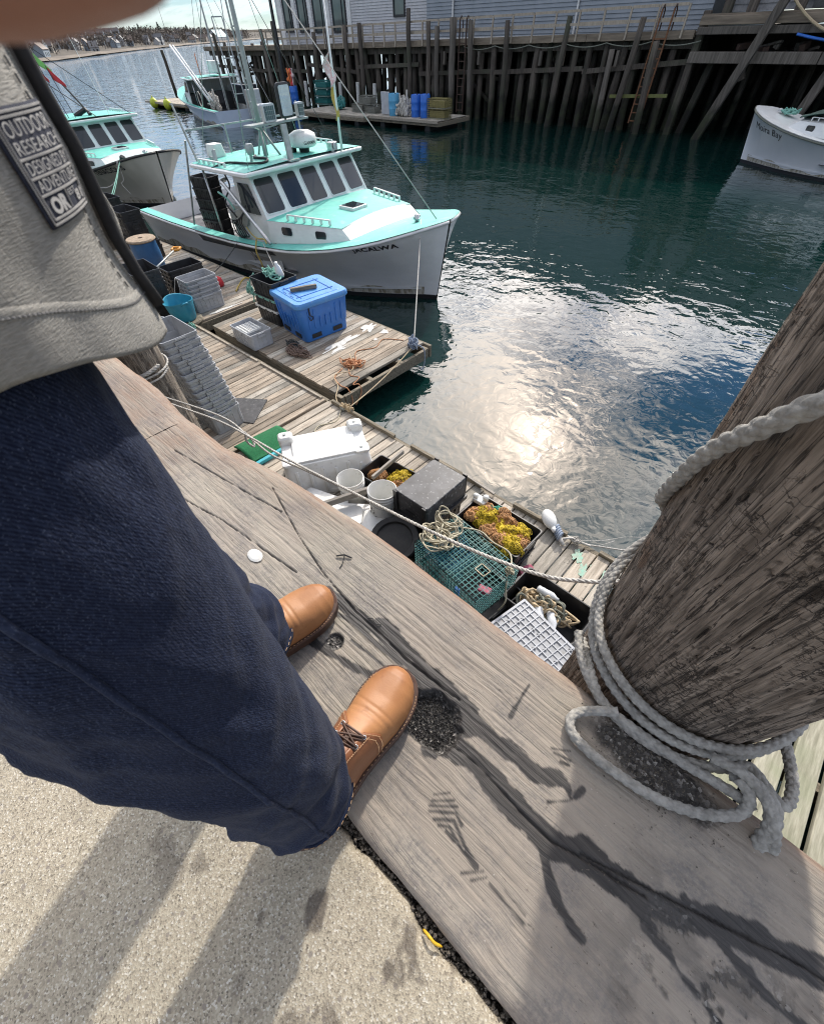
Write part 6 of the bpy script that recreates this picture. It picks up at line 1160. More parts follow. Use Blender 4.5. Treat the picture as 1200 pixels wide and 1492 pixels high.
for i, x0 in enumerate((-25.6, -24.9, -22.9, -21.0, -18.6, -17.2, -14.1)):   # short blocks and pale fresh ends hanging below the deck
    seg(pier, 'hanger_block', MAT['pier_beam'] if i % 2 else MAT['pier_pale'], [(x0, PY-.02, -.2), (x0, PY-.02, -.72)], .16, .13)
# taller fender piles: separate posts in front of the face
FP = [(-51.9, .9, .02, 0), (-47.6, 1.2, -.14, 0), (-44.3, 1.0, -.06, 1), (-43.0, 1.35, -.08, 0), (-38.1, .75, -.05, 0), (-36.3, .9, -.02, 0), (-34.5, 1.0, -.01, 0), (-33.0, 1.05, 0, 0), (-28.3, 1.5, .0, 0), (-26.6, .98, -.02, 0), (-25.9, .78, 0, 1), (-24.6, 1.08, .02, 2), (-23.1, .95, .06, 1), (-20.6, .88, .05, 0), (-17.3, .93, .09, 0), (-14.2, -.15, .10, 1), (-13.4, .80, .10, 0), (-11.9, .1, .08, 0)]
ADJ = ['lone tall', 'slanting', 'grey topped', 'dark leaning', 'short dark', 'slim dark', 'black topped', 'pale headed', 'tallest dark', 'stained', 'short grey', 'broad silver', 'mossy', 'square headed', 'dark splintered', 'bleached', 'black', 'stubby']
for i, (x, zt, ln, kd) in enumerate(FP):
    mm = (MAT['pier_pile'], MAT['pier_pale'], MAT['pier_pale'])[kd]; me = pile_mesh(.17 if kd < 2 else .20, .14 if kd < 2 else .19, zt-WZ, 50+i, mm)
    o = addpile(None, me, x, PY-.42, (rnd.gauss(0, .01), ln), 1, 1, 'fender_pile'); tag(o, f'{ADJ[i]} fender pile on the pier face, {["1st","2nd","3rd"][i] if i < 3 else str(i+1)+"th"} from its left end', 'fender pile', 'fender piles standing along the pier face')
def ladder(label, x, y, z0, z1, w, m, lean=0, rungs=9, rt=.028):
    t = thing('ladder', label, 'ladder', (x, y, 0))
    for s in (-1, 1): mb = MB(); mb.bar((s*w/2-lean, 0, z0), (s*w/2, 0, z1), rt*1.6, rt*1.6); mb.build('side_rail', m, t)
    for i in range(rungs):
        k = (i+.3)/rungs; z = z0+(z1-z0)*k*.82; xx = -lean*(1-k*.82); mb = MB(); mb.bar((xx-w/2, 0, z), (xx+w/2, 0, z), rt, rt); mb.build('rung', m, t)
    for s in (-1, 1): mb = MB(); mb.tube([(s*w/2, 0, z1), (s*w/2, .12, z1+.1), (s*w/2, .3, z1-.05), (s*w/2, .3, z1-.75)], rt*.8, 6); mb.build('grab_rail', MAT['rust_dark'], t)
    return t
ladder('orange rusty ladder reaching down to the water under the slate shed', -12.05, PY-.30, -2.62, 1.0, .56, MAT['rust'], .12, 10, .04)
ladder('dark rusty ladder beside the broad silver pile', -24.0, PY-.30, -2.7, 1.0, .5, MAT['rust_dark'], 0, 9, .04)
mb = MB(); mb.bar((-13.9, PY-.2, -1.72), (-10.9, PY-.2, -1.62), .08, .12); tag(mb.build('timber_brace', mat('mossy brace', (.16, .17, .06), rough=.9)), 'mossy green plank fixed across the piles at the ladder', 'plank')

# buildings on the pier
def building(name, label, x0, x1, y0, y1, z0, z1, m, course, lapd):
    t = thing(name, label, 'building', ((x0+x1)/2, y0, 0)); cx0 = (x0+x1)/2
    mb = MB(); mb.box((0, (y1-y0)/2+.06, (z0+z1)/2), (x1-x0-.02, y1-y0-.1, z1-z0)); mb.build('wall', m, t)
    mb = MB(); z = z0
    while z < z1:
        mb.add([(x0-cx0, -.035, z), (x1-cx0, -.035, z), (x1-cx0, .0, z+course*.98), (x0-cx0, .0, z+course*.98), (x0-cx0, 0, z), (x1-cx0, 0, z)], [(0, 1, 2, 3), (0, 4, 5, 1)]); z += course
    o = mb.build('siding', m, t); o['kind'] = 'stuff'; return t
white = building('pier_building', 'white clapboard building with tall windows on the pier', -45.4, -28.62, 33, 45, .02, 6.2, MAT['shingle'], .125, .03)
for i, (wx0, wx1, wz0, wz1) in enumerate(((-44.4, -43.35, .75, 3.2), (-42.55, -41.35, .72, 3.4), (-40.6, -39.2, .68, 3.4), (-38.35, -36.8, .66, 3.4), (-31.9, -30.8, 1.22, 3.2))):
    f = MB(); cx0 = white.location.x; w, h = wx1-wx0, wz1-wz0; c = ((wx0+wx1)/2-cx0, -.05, (wz0+wz1)/2)
    for d in ((-w/2+.05, 0, .10, h), (w/2-.05, 0, .10, h)): f.box((c[0]+d[0], c[1], c[2]), (d[2], .10, d[3]))
    for s in (-1, 1): f.box((c[0], c[1], c[2]+s*(h/2-.05)), (w-.2, .10, .10))
    if i != 4: f.box((c[0]+w*.22, c[1], c[2]), (.06, .09, h-.2))
    fr = f.build('window', MAT['black_m'], white); g = MB(); g.box((c[0], -.035, c[2]), (w-.18, .03, h-.18)); g.build('pane', MAT['glass_sky'], fr)
    if i < 4:
        tr_ = MB(); tr_.box((wx1+.32-cx0, -.05, 2), (.42, .06, 4)); tr_.build('pilaster', MAT['trim'], white)
tr_ = MB(); tr_.box((-44.85-white.location.x, -.05, 2), (.5, .06, 4)); tr_.build('pilaster', MAT['trim'], white)
tr_ = MB(); tr_.box((-28.68-white.location.x, -.06, 3.1), (.14, .12, 6.2)); tr_.build('corner_board', MAT['trim'], white)
mb = MB(); mb.add([(-45.6-white.location.x, -.3, 6.2), (-28.5-white.location.x, -.3, 6.2), (-28.5-white.location.x, 6, 9), (-45.6-white.location.x, 6, 9), (-28.5-white.location.x, 12.3, 6.2), (-45.6-white.location.x, 12.3, 6.2)], [(0, 1, 2, 3), (3, 2, 4, 5)]); mb.build('roof', MAT['shake'], white)
shed = building('pier_shed', 'slate blue clad shed with white downpipes on the pier', -28.54, -10.75, 32.6, 44, .22, 5.6, MAT['clad'], .145, .03)
for px in (-26.3, -17.7):
    mb = MB(); mb.cyl((px-shed.location.x, -.09, .25), (px-shed.location.x, -.09, 5.5), .06, n=10); mb.build('downpipe', MAT['trim'], shed, smooth=True, angle=40)
mb = MB(); mb.bar((-28.4-shed.location.x, -.07, 2.35), (-26.3-shed.location.x, -.07, 3.0), .05, .04); mb.build('gutter_pipe', MAT['trim'], shed)
mb = MB(); mb.box((0, -.05, .26), (17.7, .09, .09)); mb.build('base_trim', MAT['trim'], shed)
mb = MB(); mb.add([(-9.1, -.4, 5.6), (9.1, -.4, 5.6), (9.1, 6, 7.6), (-9.1, 6, 7.6), (9.1, 12, 5.6), (-9.1, 12, 5.6)], [(0, 1, 2, 3), (3, 2, 4, 5)]); mb.build('roof', MAT['shake'], shed)
# right bay
for i, (z, h, y) in enumerate(((.62, .26, -.1), (.34, .22, -.12), (-.42, .34, -.1))):
    for a, b_ in ((-10.5, -5.2), (-5.17, .6), (.63, 6)):
        seg(pier2, 'crossbeam', MAT['pier_pale'] if i else MAT['pier_beam'], [(a, PY+y, z-.03*(a+10)*.1), (b_, PY+y, z-.03*(b_+10)*.1)], .26, h, .02)
seg(pier2, 'deck', MAT['pier_beam'], [(-10.5, PY+7, .76), (6, PY+7, .76)], 14, .08); seg(pier2, 'joist', MAT['pier_pile'], [(-10.4, PY+7, -.55), (6, PY+7, -.55)], 13.6, .06)
for a, b_, w in (((-7.3, PY-.35, 1.3), (-8.9, PY-.40, WZ-.4), .34), ((-10.45, PY+.3, .9), (-10.5, PY+.3, -3.5), .3), ((-9.7, PY+1.0, -.5), (-10.2, PY+1.0, -3.5), .3), ((-4.6, PY+.3, -.5), (-5.4, PY+.3, -3.6), .36), ((-.5, PY+.3, .5), (-.5, PY+.3, -3.6), .36), ((-8.2, PY+.2, -.5), (-7.9, PY+.2, -1.1), .25), ((3, PY+.3, .5), (3, PY+.3, -3.6), .36)):
    seg(pier2, 'timber_post', MAT['pier_pale'] if w > .33 else MAT['pier_pile'], [a, b_], w, w, .02)
for a_ in np.arange(-10.6, 7, 2.2): seg(pier2, 'dark_backing', MAT['wharf_wood'], [(a_, PY+12, -1.8), (a_+2.19, PY+12, -1.8)], .2, 4.2)  # the same added dark wall closes off the open bay
for row in range(4):
    x = -10
    while x < 6: addpile(pier2, rnd.choice(PM), x, PY+4+row*2.2, (rnd.gauss(0, .03), rnd.gauss(0, .03)), 1.0, .82); x += rnd.uniform(1.2, 2)
for i in range(26):
    mb = MB(); mb.box((0, 0, 0), (rnd.uniform(.2, .9), rnd.uniform(.1, .4), rnd.uniform(.06, .25))); o = mb.build('timber_scrap', rnd.choice((MAT['pier_pale'], MAT['pier_pile'], MAT['rust_dark'])), pier2, bevel=.01); o.location = (rnd.uniform(-6, 6), rnd.uniform(.1, 1.2), rnd.uniform(-.22, -.08)); o.rotation_euler = (rnd.uniform(-.2, .2), rnd.uniform(-.3, .3), rnd.uniform(0, 3))
mb = MB(); mb.tube([(p[0]+4, p[1]-PY, p[2]) for p in sag((-7.2, PY-.4, 1.2), (-2.5, PY-.3, .5), .7, 12)], .045, 7); mb.build('hanging_rope', MAT['rope_tan'], pier2)
mb = MB(); mb.tube([(p[0]+4, p[1]-PY, p[2]) for p in sag((-6.4, PY-.3, .2), (1.5, PY-.3, .4), .4, 12)], .04, 7); mb.build('blue_hose', MAT['bright_blue'], pier2)
shack = building('shingled_shack', 'grey shingled shack above the open pier bay', -10.0, 6, 31.9, 38, .82, 4.5, MAT['shake'], .2, .02)
for px in (-9.75, -8.75, -6.9, -3): mb = MB(); mb.box((px-shack.location.x, -.35, 2.0), (.34, .3, 2.5)); mb.build('wall_post', MAT['pier_pile'], shack, bevel=.02)
mb = MB(); mb.box((-3.8-shack.location.x, -.2, 1.7), (5.4, .1, 1.7)); mb.build('canvas_panel', MAT['mat_dark'], shack)
mb = MB(); mb.box((0, 3, 4.55), (16.4, 6.6, .12)); mb.build('roof', MAT['shake'], shack)

# ------------------------------------------------------------------ floats and gear by the pier
pf = planked('pier_float', 'right float by the pier with blue barrels and traps', -27.2, -21.6, 25.6, 28.6, .30, .285, [MAT['plank_grey']], z=WZ+.42, seed=8)
pf.rotation_euler = (0, 0, .02)
pf2 = planked('pier_float', 'left float by the pier with grey traps', -34.5, -27.4, 25.2, 28.4, .30, .285, [MAT['plank_grey']], z=WZ+.38, seed=9)
pf3 = planked('pier_float', 'small float with lime buoys beside the lone leaning post', -53.8, -46.6, 23.4, 25.9, .40, .38, [MAT['plank_new']], z=WZ+.38, seed=10)
for q in (pf, pf2, pf3): 
    mb = MB(); mb.box((0, -1.56, -.02), (5.6 if q is pf else 7 if q is pf2 else 7.2, .08, .12)); mb.build('bumper', MAT['plank_new'], q)
FZ = WZ+.42
def barrel(label, x, y, m, h=.88, r=.29, group=None):
    t = thing('barrel', label, 'barrel', (x, y, FZ), 0, group)
    mb = MB(); mb.lathe([(0, 0), (r*.95, 0), (r, .03), (r, h*.3), (r*1.03, h*.33), (r, h*.36), (r, h*.64), (r*1.03, h*.67), (r, h*.7), (r, h-.05), (r*.93, h), (r*.9, h-.02), (0, h-.02)], 20); mb.build('body', m, t, smooth=True, angle=40)
    mb = MB(); mb.cyl((r*.4, 0, h-.02), (r*.4, 0, h+.02), .04); mb.build('bung', MAT['black_m'], t); return t
barrel('bright blue barrel left of its twin on the pier float', -24.15, 26.6, MAT['bright_blue'], .92); barrel('bright blue barrel right of its twin beside the traps', -23.4, 26.6, MAT['bright_blue'], .95)
barrel('light blue drum left of the white net heap', -25.9, 26.5, MAT['lightblue'], .92, .34)
mb = MB(); mb.box((0, 0, .48), (.7, .12, .95)); o = mb.build('grey_panel', MAT['pale_pl'], bevel=.02); o.location = (-26.75, 26.6, FZ); tag(o, 'upright grey plastic panel beside the light blue drum', 'panel')
mb = MB(); heap(mb, (-25.0, 26.5, FZ), .55, .4, 26, .05, 47, 2, .55, size=(.2, .8), k=3); ropeobj('net_heap', mb, MAT['rope_w'], 'heap of white rope between the blue barrels', 'rope heap')
def wire_trap(label, x, y, z, m, L=1.15, W=.55, H=.36, rz=0, group=None):
    t = thing('lobster_trap', label, 'lobster trap', (x, y, z), rz, group); mb = MB()
    for f in (lambda u, v: Vector((L*(u-.5), -W/2, H*v)), lambda u, v: Vector((L*(u-.5), W/2, H*v)), lambda u, v: Vector((L*(u-.5), W*(v-.5), H))): wires(mb, f, 14, 5, .009)
    for s in (-1, 1): wires(mb, lambda u, v: Vector((s*L/2, W*(u-.5), H*v)), 7, 5, .009)
    mb.build('cage', m, t); mb = MB(); mb.box((0, 0, H*.45), (L*.85, W*.7, H*.6)); mb.build('netting', m, t); mb = MB(); mb.box((0, 0, .02), (L, W, .04)); mb.build('base', MAT['trapgrey'], t); return t
for i, (z, m) in enumerate(((0, 'trapyel'), (.40, 'trapyel'))): wire_trap(('lower' if i == 0 else 'upper')+' olive wire trap of the pair beside the blue barrels', -22.45, 26.8, FZ+z, MAT[m], 1.3, .7, .4, .05)
for i, (x, z) in enumerate(((-29.6, 0), (-28.4, 0), (-28.8, .38))): wire_trap(('left lower', 'right lower', 'top')[i]+' grey wire trap of three on the left pier float', x, 27.0, FZ-.04+z, MAT['trapgrey'], 1.1, .6, .38)
for i in range(3): wire_trap(('bottom', 'middle', 'top')[i]+' dark green wire trap stacked behind the white buckets', -35.3+.05*i, 28.6, FZ+.39*i, MAT['trapwire'], 1.3, .7, .38, .1)
barrel('navy barrel holding bright flag poles near the fishing boat', -37.6, 27.6, MAT['bright_blue'], .9, .3)
for i, (m, dx) in enumerate((('orange_fl', 0), ('white_fl', .15), ('orange_fl', -.15), ('red', .05))):
    mb = MB(); mb.cyl((-37.6+dx*.5, 27.6, FZ+.5), (-37.7+dx*2, 27.6, FZ+1.75), .03, .045, 6); mb.ball((-37.7+dx*2, 27.6, FZ+1.6-.2*i), .12, 8, 6); tag(mb.build('marker_buoy', MAT[m], smooth=True), ('orange marker stick in the middle of the navy barrel', 'white marker stick in the navy barrel', 'orange marker stick leaning left in the navy barrel', 'red marker stick in the navy barrel')[i], 'marker')
mb = MB(); heap(mb, (-32.0, 27.2, FZ), .5, .4, 16, .05, 49, 2, .35, k=3); ropeobj('net_heap', mb, MAT['trapwire'], 'dark green net heap on the left pier float', 'net')
for i, (x, y) in enumerate(((-34.8, 29.8), (-33.4, 30.3), (-31.2, 29.9), (-38.7, 29.6))):
    mb = MB(); mb.cyl((0, 0, 0), (.1, 0, 1.3), .13, .12, 8); o = mb.build('white_post', MAT['white_p'], smooth=True, angle=40); o.location = (x, y, FZ-.3); tag(o, ('first', 'second', 'third', 'fourth')[(1, 2, 3, 0)[i]]+' white painted stake from the left behind the pier floats', 'stake')
o = addpile(None, pile_mesh(.16, .13, 3.1, 91, MAT['pier_pile']), -55.0, 26.8, (0, -.02), 1, 1, 'mooring_post'); tag(o, 'lone dark post leaning over the float with lime buoys', 'post')
o = addpile(None, pile_mesh(.14, .10, 6.6, 92, MAT['black_m']), -40.4, 28.9, (0, -.04), 1, 1, 'mooring_post'); tag(o, 'tall black steel post rising past the white building', 'post')
for i, (x, y) in enumerate(((-52.2, 23.1), (-49.6, 23.05))):
    mb = MB(); mb.ball((0, 0, .32), .33, 14, 10); mb.cyl((0, 0, .62), (0, 0, .75), .05); o = mb.build('buoy', MAT['buoy_y'], smooth=True); o.location = (x, y, WZ); tag(o, ('left', 'right')[i]+' lime yellow ball buoy on the small float', 'buoy')

# ------------------------------------------------------------------ far shore
SH_ = [(-60, -260), (-140, -60), (-222, 70), (-321, 143), (-415, 230), (-520, 350), (-640, 470), (-900, 700), (-1300, 1000)]
def shore_pt(k):
    P = SH_; L = [math.dist(a, b_) for a, b_ in zip(P[:-1], P[1:])]; d = k*sum(L)
    for (a, b_), l in zip(zip(P[:-1], P[1:]), L):
        if d <= l: return Vector((a[0]+(b_[0]-a[0])*d/l, a[1]+(b_[1]-a[1])*d/l, 0)), Vector((-(b_[1]-a[1])/l, (b_[0]-a[0])/l, 0))*1
        d -= l
    return Vector((P[-1][0], P[-1][1], 0)), Vector((-.7, -.7, 0))
def inland(k):
    p, n = shore_pt(k); n = Vector((n.x, n.y, 0)); return p, (n if n.dot(p) > 0 else -n)
PROF = [(-25, -3.6), (0, -3.0), (3, -2.6), (8, -2.3), (20, -1.4), (45, -.2), (90, 1.4), (160, 3.6), (300, 4.5), (500, 3)]
def ground_z(d, k): return WZ+3+float(np.interp(d, [a for a, b_ in PROF], [b_ for a, b_ in PROF]))+(0 if d < 10 else 1.2*mnoise.noise((k*60, d*.02, 0)))
mb = MB(); nK = 150
for i in range(nK+1):
    p, n = inland(i/nK)
    for d, z in PROF: mb.v.append((p.x+n.x*d+3*mnoise.noise((i*.7, d, 0)), p.y+n.y*d+3*mnoise.noise((i*.7, d, 5)), ground_z(d, i/nK)))
w_ = len(PROF)
for i in range(nK):
    for j in range(w_-1): a = i*w_+j; mb.f.append((a, a+w_, a+w_+1, a+1))
tag(mb.build('terrain', mat('shore ground', (.07, .06, .045), (.11, .092, .07), .95, .05, 6, spots=[(.03, .5, .6, (.08, .07, .05), .7)]), smooth=True), kind='structure')
mb = MB(); rs = []
for i in range(nK+1):
    p, n = inland(i/nK); rs.append([(p.x+n.x*d, p.y+n.y*d, ground_z(d, i/nK)+.25+.3*mnoise.noise((i*.5, d, 0))) for d in (-1, 1.5, 4)])
for r_ in rs: mb.v += r_
for i in range(nK):
    for j in range(2): mb.f.append((i*3+j, i*3+3+j, i*3+4+j, i*3+1+j))
tag(mb.build('beach', mat('pale shore sand', (.24, .20, .155), (.13, .108, .085), .95, .08, 6), smooth=True), kind='structure')
rq = random.Random(77)
bare = MB()
for _ in range(4200):
    k = rq.uniform(.15, .47); d = rq.choice((9, 12, 22, 22))+abs(rq.gauss(0, 40)); p, n = inland(k); b0 = Vector((p.x+n.x*d, p.y+n.y*d, ground_z(d, k))); h = rq.uniform(2.2, 5.2)
    bare.tube([b0, b0+Vector((0, 0, h*.6))], [.16, .08], 3, False)
    for q in range(11):
        c = b0+Vector((rq.gauss(0, h*.18), rq.gauss(0, h*.18), h*rq.uniform(.35, 1.0))); s = h*rq.uniform(.05, .13)
        a = [Vector((rq.gauss(0, s), rq.gauss(0, s), rq.gauss(0, s))) for _ in range(3)]; bare.add([c+a[0], c+a[1], c+a[2]], [(0, 1, 2)])
tag(bare.build('woods', mat('bare winter trees', (.17, .14, .115), (.085, .072, .06), .95, .2, 4)), kind='stuff')
def nth(i): return ('first', 'second', 'third', 'fourth', 'fifth', 'sixth', 'seventh', 'eighth', 'ninth', 'tenth')[i] if i < 10 else str(i+1)+('st' if i == 20 else 'nd' if i == 21 else 'rd' if i == 22 else 'th')
PINE = mat('dark pine', (.03, .05, .03), (.015, .028, .018), .95, 2)
def pine(label, k, d, h):
    p, n = inland(k); t = thing('pine_tree', label, 'pine tree', (p.x+n.x*d, p.y+n.y*d, ground_z(d, k)), 0, 'pines on the far shore')
    mb = MB(); mb.cyl((0, 0, 0), (0, 0, h*.9), .16, .04, 6); mb.build('trunk', MAT['pier_pile'], t); mb = MB()
    for i in range(260):
        u = rq.random(); z = h*(.15+.85*u); r_ = (1-u)*h*.26+.1; a = rq.uniform(0, 6.3); c = Vector((r_*math.cos(a)*rq.random()**.5, r_*math.sin(a)*rq.random()**.5, z)); s = .35
        mb.add([c+Vector((rq.gauss(0, s), rq.gauss(0, s), rq.gauss(0, s*.6))) for _ in range(3)], [(0, 1, 2)])
    mb.build('crown', PINE, t)
for i in range(14): pine(f'{nth(i)} dark pine from the left above the bare trees of the far shore', .20+.017*i+rq.uniform(-.003, .003), rq.uniform(30, 90), rq.uniform(5, 8.5))
HM = [mat('house white', (.48, .48, .48)), mat('house grey', (.33, .35, .37)), mat('house tan', (.45, .39, .32)), mat('house blue grey', (.28, .33, .38))]
HR = [mat('roof grey', (.12, .12, .13)), mat('roof brown', (.14, .10, .08))]
def house(label, k, d, L, W, H, m, r_, rz=0, group='houses on the far shore'):
    p, n = inland(k); t = thing('house', label, 'house', (p.x+n.x*d, p.y+n.y*d, ground_z(d, k)-.3), math.atan2(n.y, n.x)+rz, group)
    mb = MB(); mb.add([(-L/2, -W/2, 0), (L/2, -W/2, 0), (L/2, W/2, 0), (-L/2, W/2, 0), (-L/2, -W/2, H), (L/2, -W/2, H), (L/2, W/2, H), (-L/2, W/2, H), (-L/2, 0, H+W*.42), (L/2, 0, H+W*.42)], [(0, 1, 5, 4), (2, 3, 7, 6), (0, 4, 8, 7, 3), (1, 2, 6, 9, 5)]); mb.build('wall', m, t)
    mb = MB(); mb.add([(-L/2-.2, -W/2-.25, H-.1), (L/2+.2, -W/2-.25, H-.1), (L/2+.2, 0, H+W*.45), (-L/2-.2, 0, H+W*.45), (L/2+.2, W/2+.25, H-.1), (-L/2-.2, W/2+.25, H-.1)], [(0, 1, 2, 3), (3, 2, 4, 5)]); o = mb.build('roof', r_, t); o.modifiers.new('t', 'SOLIDIFY').thickness = .12
    mb = MB()
    for z in np.arange(.9, H, 1.5):
        for y in np.arange(-W/2+.7, W/2-.3, 1.3): mb.box((-L/2-.02, y, z), (.06, .5, .8))
        for x_ in np.arange(-L/2+.8, L/2-.4, 1.5):
            mb.box((x_, -W/2-.02, z), (.5, .06, .8)); mb.box((x_, W/2+.02, z), (.5, .06, .8))
    mb.build('window', MAT['glass'], t); return t
cnt_ = [0]*4
for i, k in enumerate(sorted(rq.uniform(.17, .44) for _ in range(84))):
    nm = rq.choice((0, 0, 0, 1, 2, 3)); d = rq.choice((rq.uniform(5, 25), rq.uniform(9, 70))); cnt_[nm] += 1
    house(f'{nth(cnt_[nm]-1)} {("white", "grey", "tan", "blue grey")[nm]} gabled house from the left on the far shore', k, d, rq.uniform(3.2, 5.4), rq.uniform(2.8, 4), rq.uniform(1.6, 3.0), HM[nm], rq.choice(HR), rq.choice((0, 1.57, .3)))
for i in range(7): house(f'{nth(i)} tall gabled block from the left in the far row of flats', .270+.0066*i, 30, 3.6, 3.0, 4.4, HM[1] if i % 2 else HM[3], HR[0], .1, 'row of tall gabled flats')
house('long low building with turquoise roof beyond the left pier', .385, 8, 26, 8, 2.2, HM[0], mat('turquoise roof', (.15, .30, .33)), 1.57)
for i in range(2):
    p, n = inland((.265, .40)[i]); mb = MB(); mb.cyl((0, 0, 0), (0, 0, 13), .25, .08, 6); o = mb.build('steeple_mast', HR[0]); o.location = (p.x+n.x*60, p.y+n.y*60, 2.5); tag(o, ('left', 'right')[i]+' thin mast above the far treeline', 'mast')
# ------------------------------------------------------------------ the person holding the phone
def cs(u, v, w): return Vector((0, 0, CAMZ))+cx_*u+cy_*v-cz_*w     # point near the phone: right, up along the phone, out of its back
SKIN = mat('skin', (.42, .225, .17), (.34, .165, .12), .5, 30, bump=.0004, bscale=300)
m = bpy.data.materials.new('denim'); m.use_nodes = True; t = m.node_tree; b = t.nodes['Principled BSDF']; tcd = N(t, 'ShaderNodeTexCoord')
def dn(scale, st_, rot=(0, 0, 0), det=2):
    q = N(t, 'ShaderNodeMapping'); q.inputs['Scale'].default_value = st_; q.inputs['Rotation'].default_value = rot; t.links.new(tcd.outputs['Object'], q.inputs[0])
    n = N(t, 'ShaderNodeTexNoise'); n.inputs['Scale'].default_value = scale; n.inputs['Detail'].default_value = det; t.links.new(q.outputs[0], n.inputs['Vector']); return n.outputs[0]
tw = dn(420, (1.6, 1.6, .35), (.5, .4, 0)); big = dn(7, (1, 1, .5), det=6); wv = dn(900, (1, 1, 1))
au = N(t, 'ShaderNodeAttribute', attribute_name='tu'); av = N(t, 'ShaderNodeAttribute', attribute_name='tv')
ph_ = mth(t, 'ADD', mth(t, 'MULTIPLY', mth(t, 'ADD', au.outputs['Fac'], mth(t, 'MULTIPLY', av.outputs['Fac'], .8)), 2600), mth(t, 'MULTIPLY', dn(60, (1, 1, 1)), 5.0)); twl = mth(t, 'MULTIPLY', mth(t, 'ADD', mth(t, 'SINE', ph_), 1.0), .5)
c = mixc(t, ramp(t, mth(t, 'ADD', mth(t, 'MULTIPLY', tw, .62), mth(t, 'MULTIPLY', twl, .22)), [(.30, 0.0), (.60, 1.0)]), (.0045, .0075, .022), (.028, .040, .080))
c = mixc(t, ramp(t, wv, [(.60, 0.0), (.70, .6)]), c, (.11, .135, .20))
c = mixc(t, ramp(t, big, [(.35, .55), (.65, 0.0)]), c, (.008, .012, .030))
t.links.new(c, b.inputs['Base Color']); b.inputs['Roughness'].default_value = .95; b.inputs['Sheen Weight'].default_value = .05; b.inputs['Specular IOR Level'].default_value = .2
bp = N(t, 'ShaderNodeBump'); bp.inputs['Distance'].default_value = .0012; t.links.new(tw, bp.inputs['Height']); t.links.new(bp.outputs[0], b.inputs['Normal']); DENIM = m
m = bpy.data.materials.new('jacket cloth'); m.use_nodes = True; t = m.node_tree; b = t.nodes['Principled BSDF']; tcd = N(t, 'ShaderNodeTexCoord')
wx = dn(900, (.25, .25, 2.2)); wy = dn(520, (2.0, 2.0, .3)); bg_ = dn(9, (1, 1, 1), det=6)
c = mixc(t, ramp(t, wx, [(.35, 0.0), (.65, 1.0)]), (.25, .24, .212), (.375, .36, .325)); c = mixc(t, ramp(t, bg_, [(.4, 0.0), (.7, .5)]), c, (.27, .265, .25)); c = mixc(t, ramp(t, wy, [(.58, 0.0), (.72, .4)]), c, (.22, .215, .205))
t.links.new(c, b.inputs['Base Color']); b.inputs['Roughness'].default_value = .92
bp = N(t, 'ShaderNodeBump'); bp.inputs['Distance'].default_value = .0006; t.links.new(mth(t, 'ADD', wx, mth(t, 'MULTIPLY', wy, .6)), bp.inputs['Height']); t.links.new(bp.outputs[0], b.inputs['Normal']); CLOTH = m
NAVY = mat('navy patch cloth', (.030, .036, .060), (.016, .02, .036), .9, 500, 2, bump=.0004, bscale=900)
LEA = mat('tan leather', (.37, .175, .072), (.27, .112, .042), .47, 9, 6, bump=.0003, bscale=260, spots=[(5, .5, .7, (.48, .235, .10), .55), (60, .62, .72, (.22, .085, .03), .4)]); LEA2 = mat('brown leather', (.25, .10, .042), (.19, .07, .028), .45, 14, 6, bump=.0003, bscale=260)
SOLE = mat('dark brown sole', (.085, .04, .025), (.05, .025, .016), .55, 20); THREAD = mat('pale thread', (.50, .32, .18), rough=.8)

body = bpy.data.meshes.new('person'); bo = bpy.data.objects.new('person', body); COL.objects.link(bo); body.materials.append(SKIN)
V, E_, RD = [], [], []
def jn(p, r, par=None):
    V.append(tuple(p)); RD.append((r, r) if not hasattr(r, '__len__') else r)
    if par is not None: E_.append((par, len(V)-1))
    return len(V)-1
pel = jn((-.37, -.04, .93), (.10, .085)); spn = jn((-.37, -.05, 1.08), (.12, .09), pel); chs = jn((-.37, -.05, 1.24), (.14, .10), spn); nb = jn((-.37, -.03, 1.38), .055, chs); nk = jn((-.37, .0, 1.44), .05, nb); hd = jn((-.37, .035, 1.54), (.078, .09), nk); jn((-.37, .03, 1.65), (.062, .07), hd)
for sx, hp, kn, an, toe in ((1, (-.315, -.05, .84), (-.230, -.058, .48), (-.178, -.085, .11), (-.19, .08, .06)), (-1, (-.42, -.04, .84), (-.472, -.036, .48), (-.478, -.03, .11), (-.478, .09, .06))):
    h_ = jn(hp, .052, pel); k_ = jn(kn, .042, h_); a_ = jn(an, .032, k_); jn(toe, .022, a_)
wl = cs(-.165, .075, -.045); shl = (-.545, -.03, 1.31); s_ = jn(shl, .058, chs); e_ = jn((-.40, .06, 1.06), .042, s_); w_ = jn(wl, .028, e_); pm = jn(cs(-.105, .065, -.020), (.030, .020), w_)
for v0, pts in ((.031, [(-.085, .036, .004), (-.060, .0272, .0135), (-.042, .0262, .0145), (-.0265, .0276, .014)]), (.0478, [(-.082, .053, .006), (-.055, .0460, .022), (-.032, .0448, .026), (-.0165, .0462, .025)]), (.066, [(-.082, .070, .008), (-.052, .067, .024), (-.026, .066, .026), (-.002, .066, .022)]), (.083, [(-.086, .084, .006), (-.058, .083, .020), (-.034, .083, .022), (-.014, .083, .018)])):
    q = pm; rr_ = (.0095, .0085, .0082, .0070)
    for i, p in enumerate(pts): q = jn(cs(*p), rr_[i], q)
q = pm
for i, p in enumerate(((-.095, .045, -.030), (-.072, .030, -.034), (-.048, .022, -.026))): q = jn(cs(*p), (.012, .010, .008)[i], q)
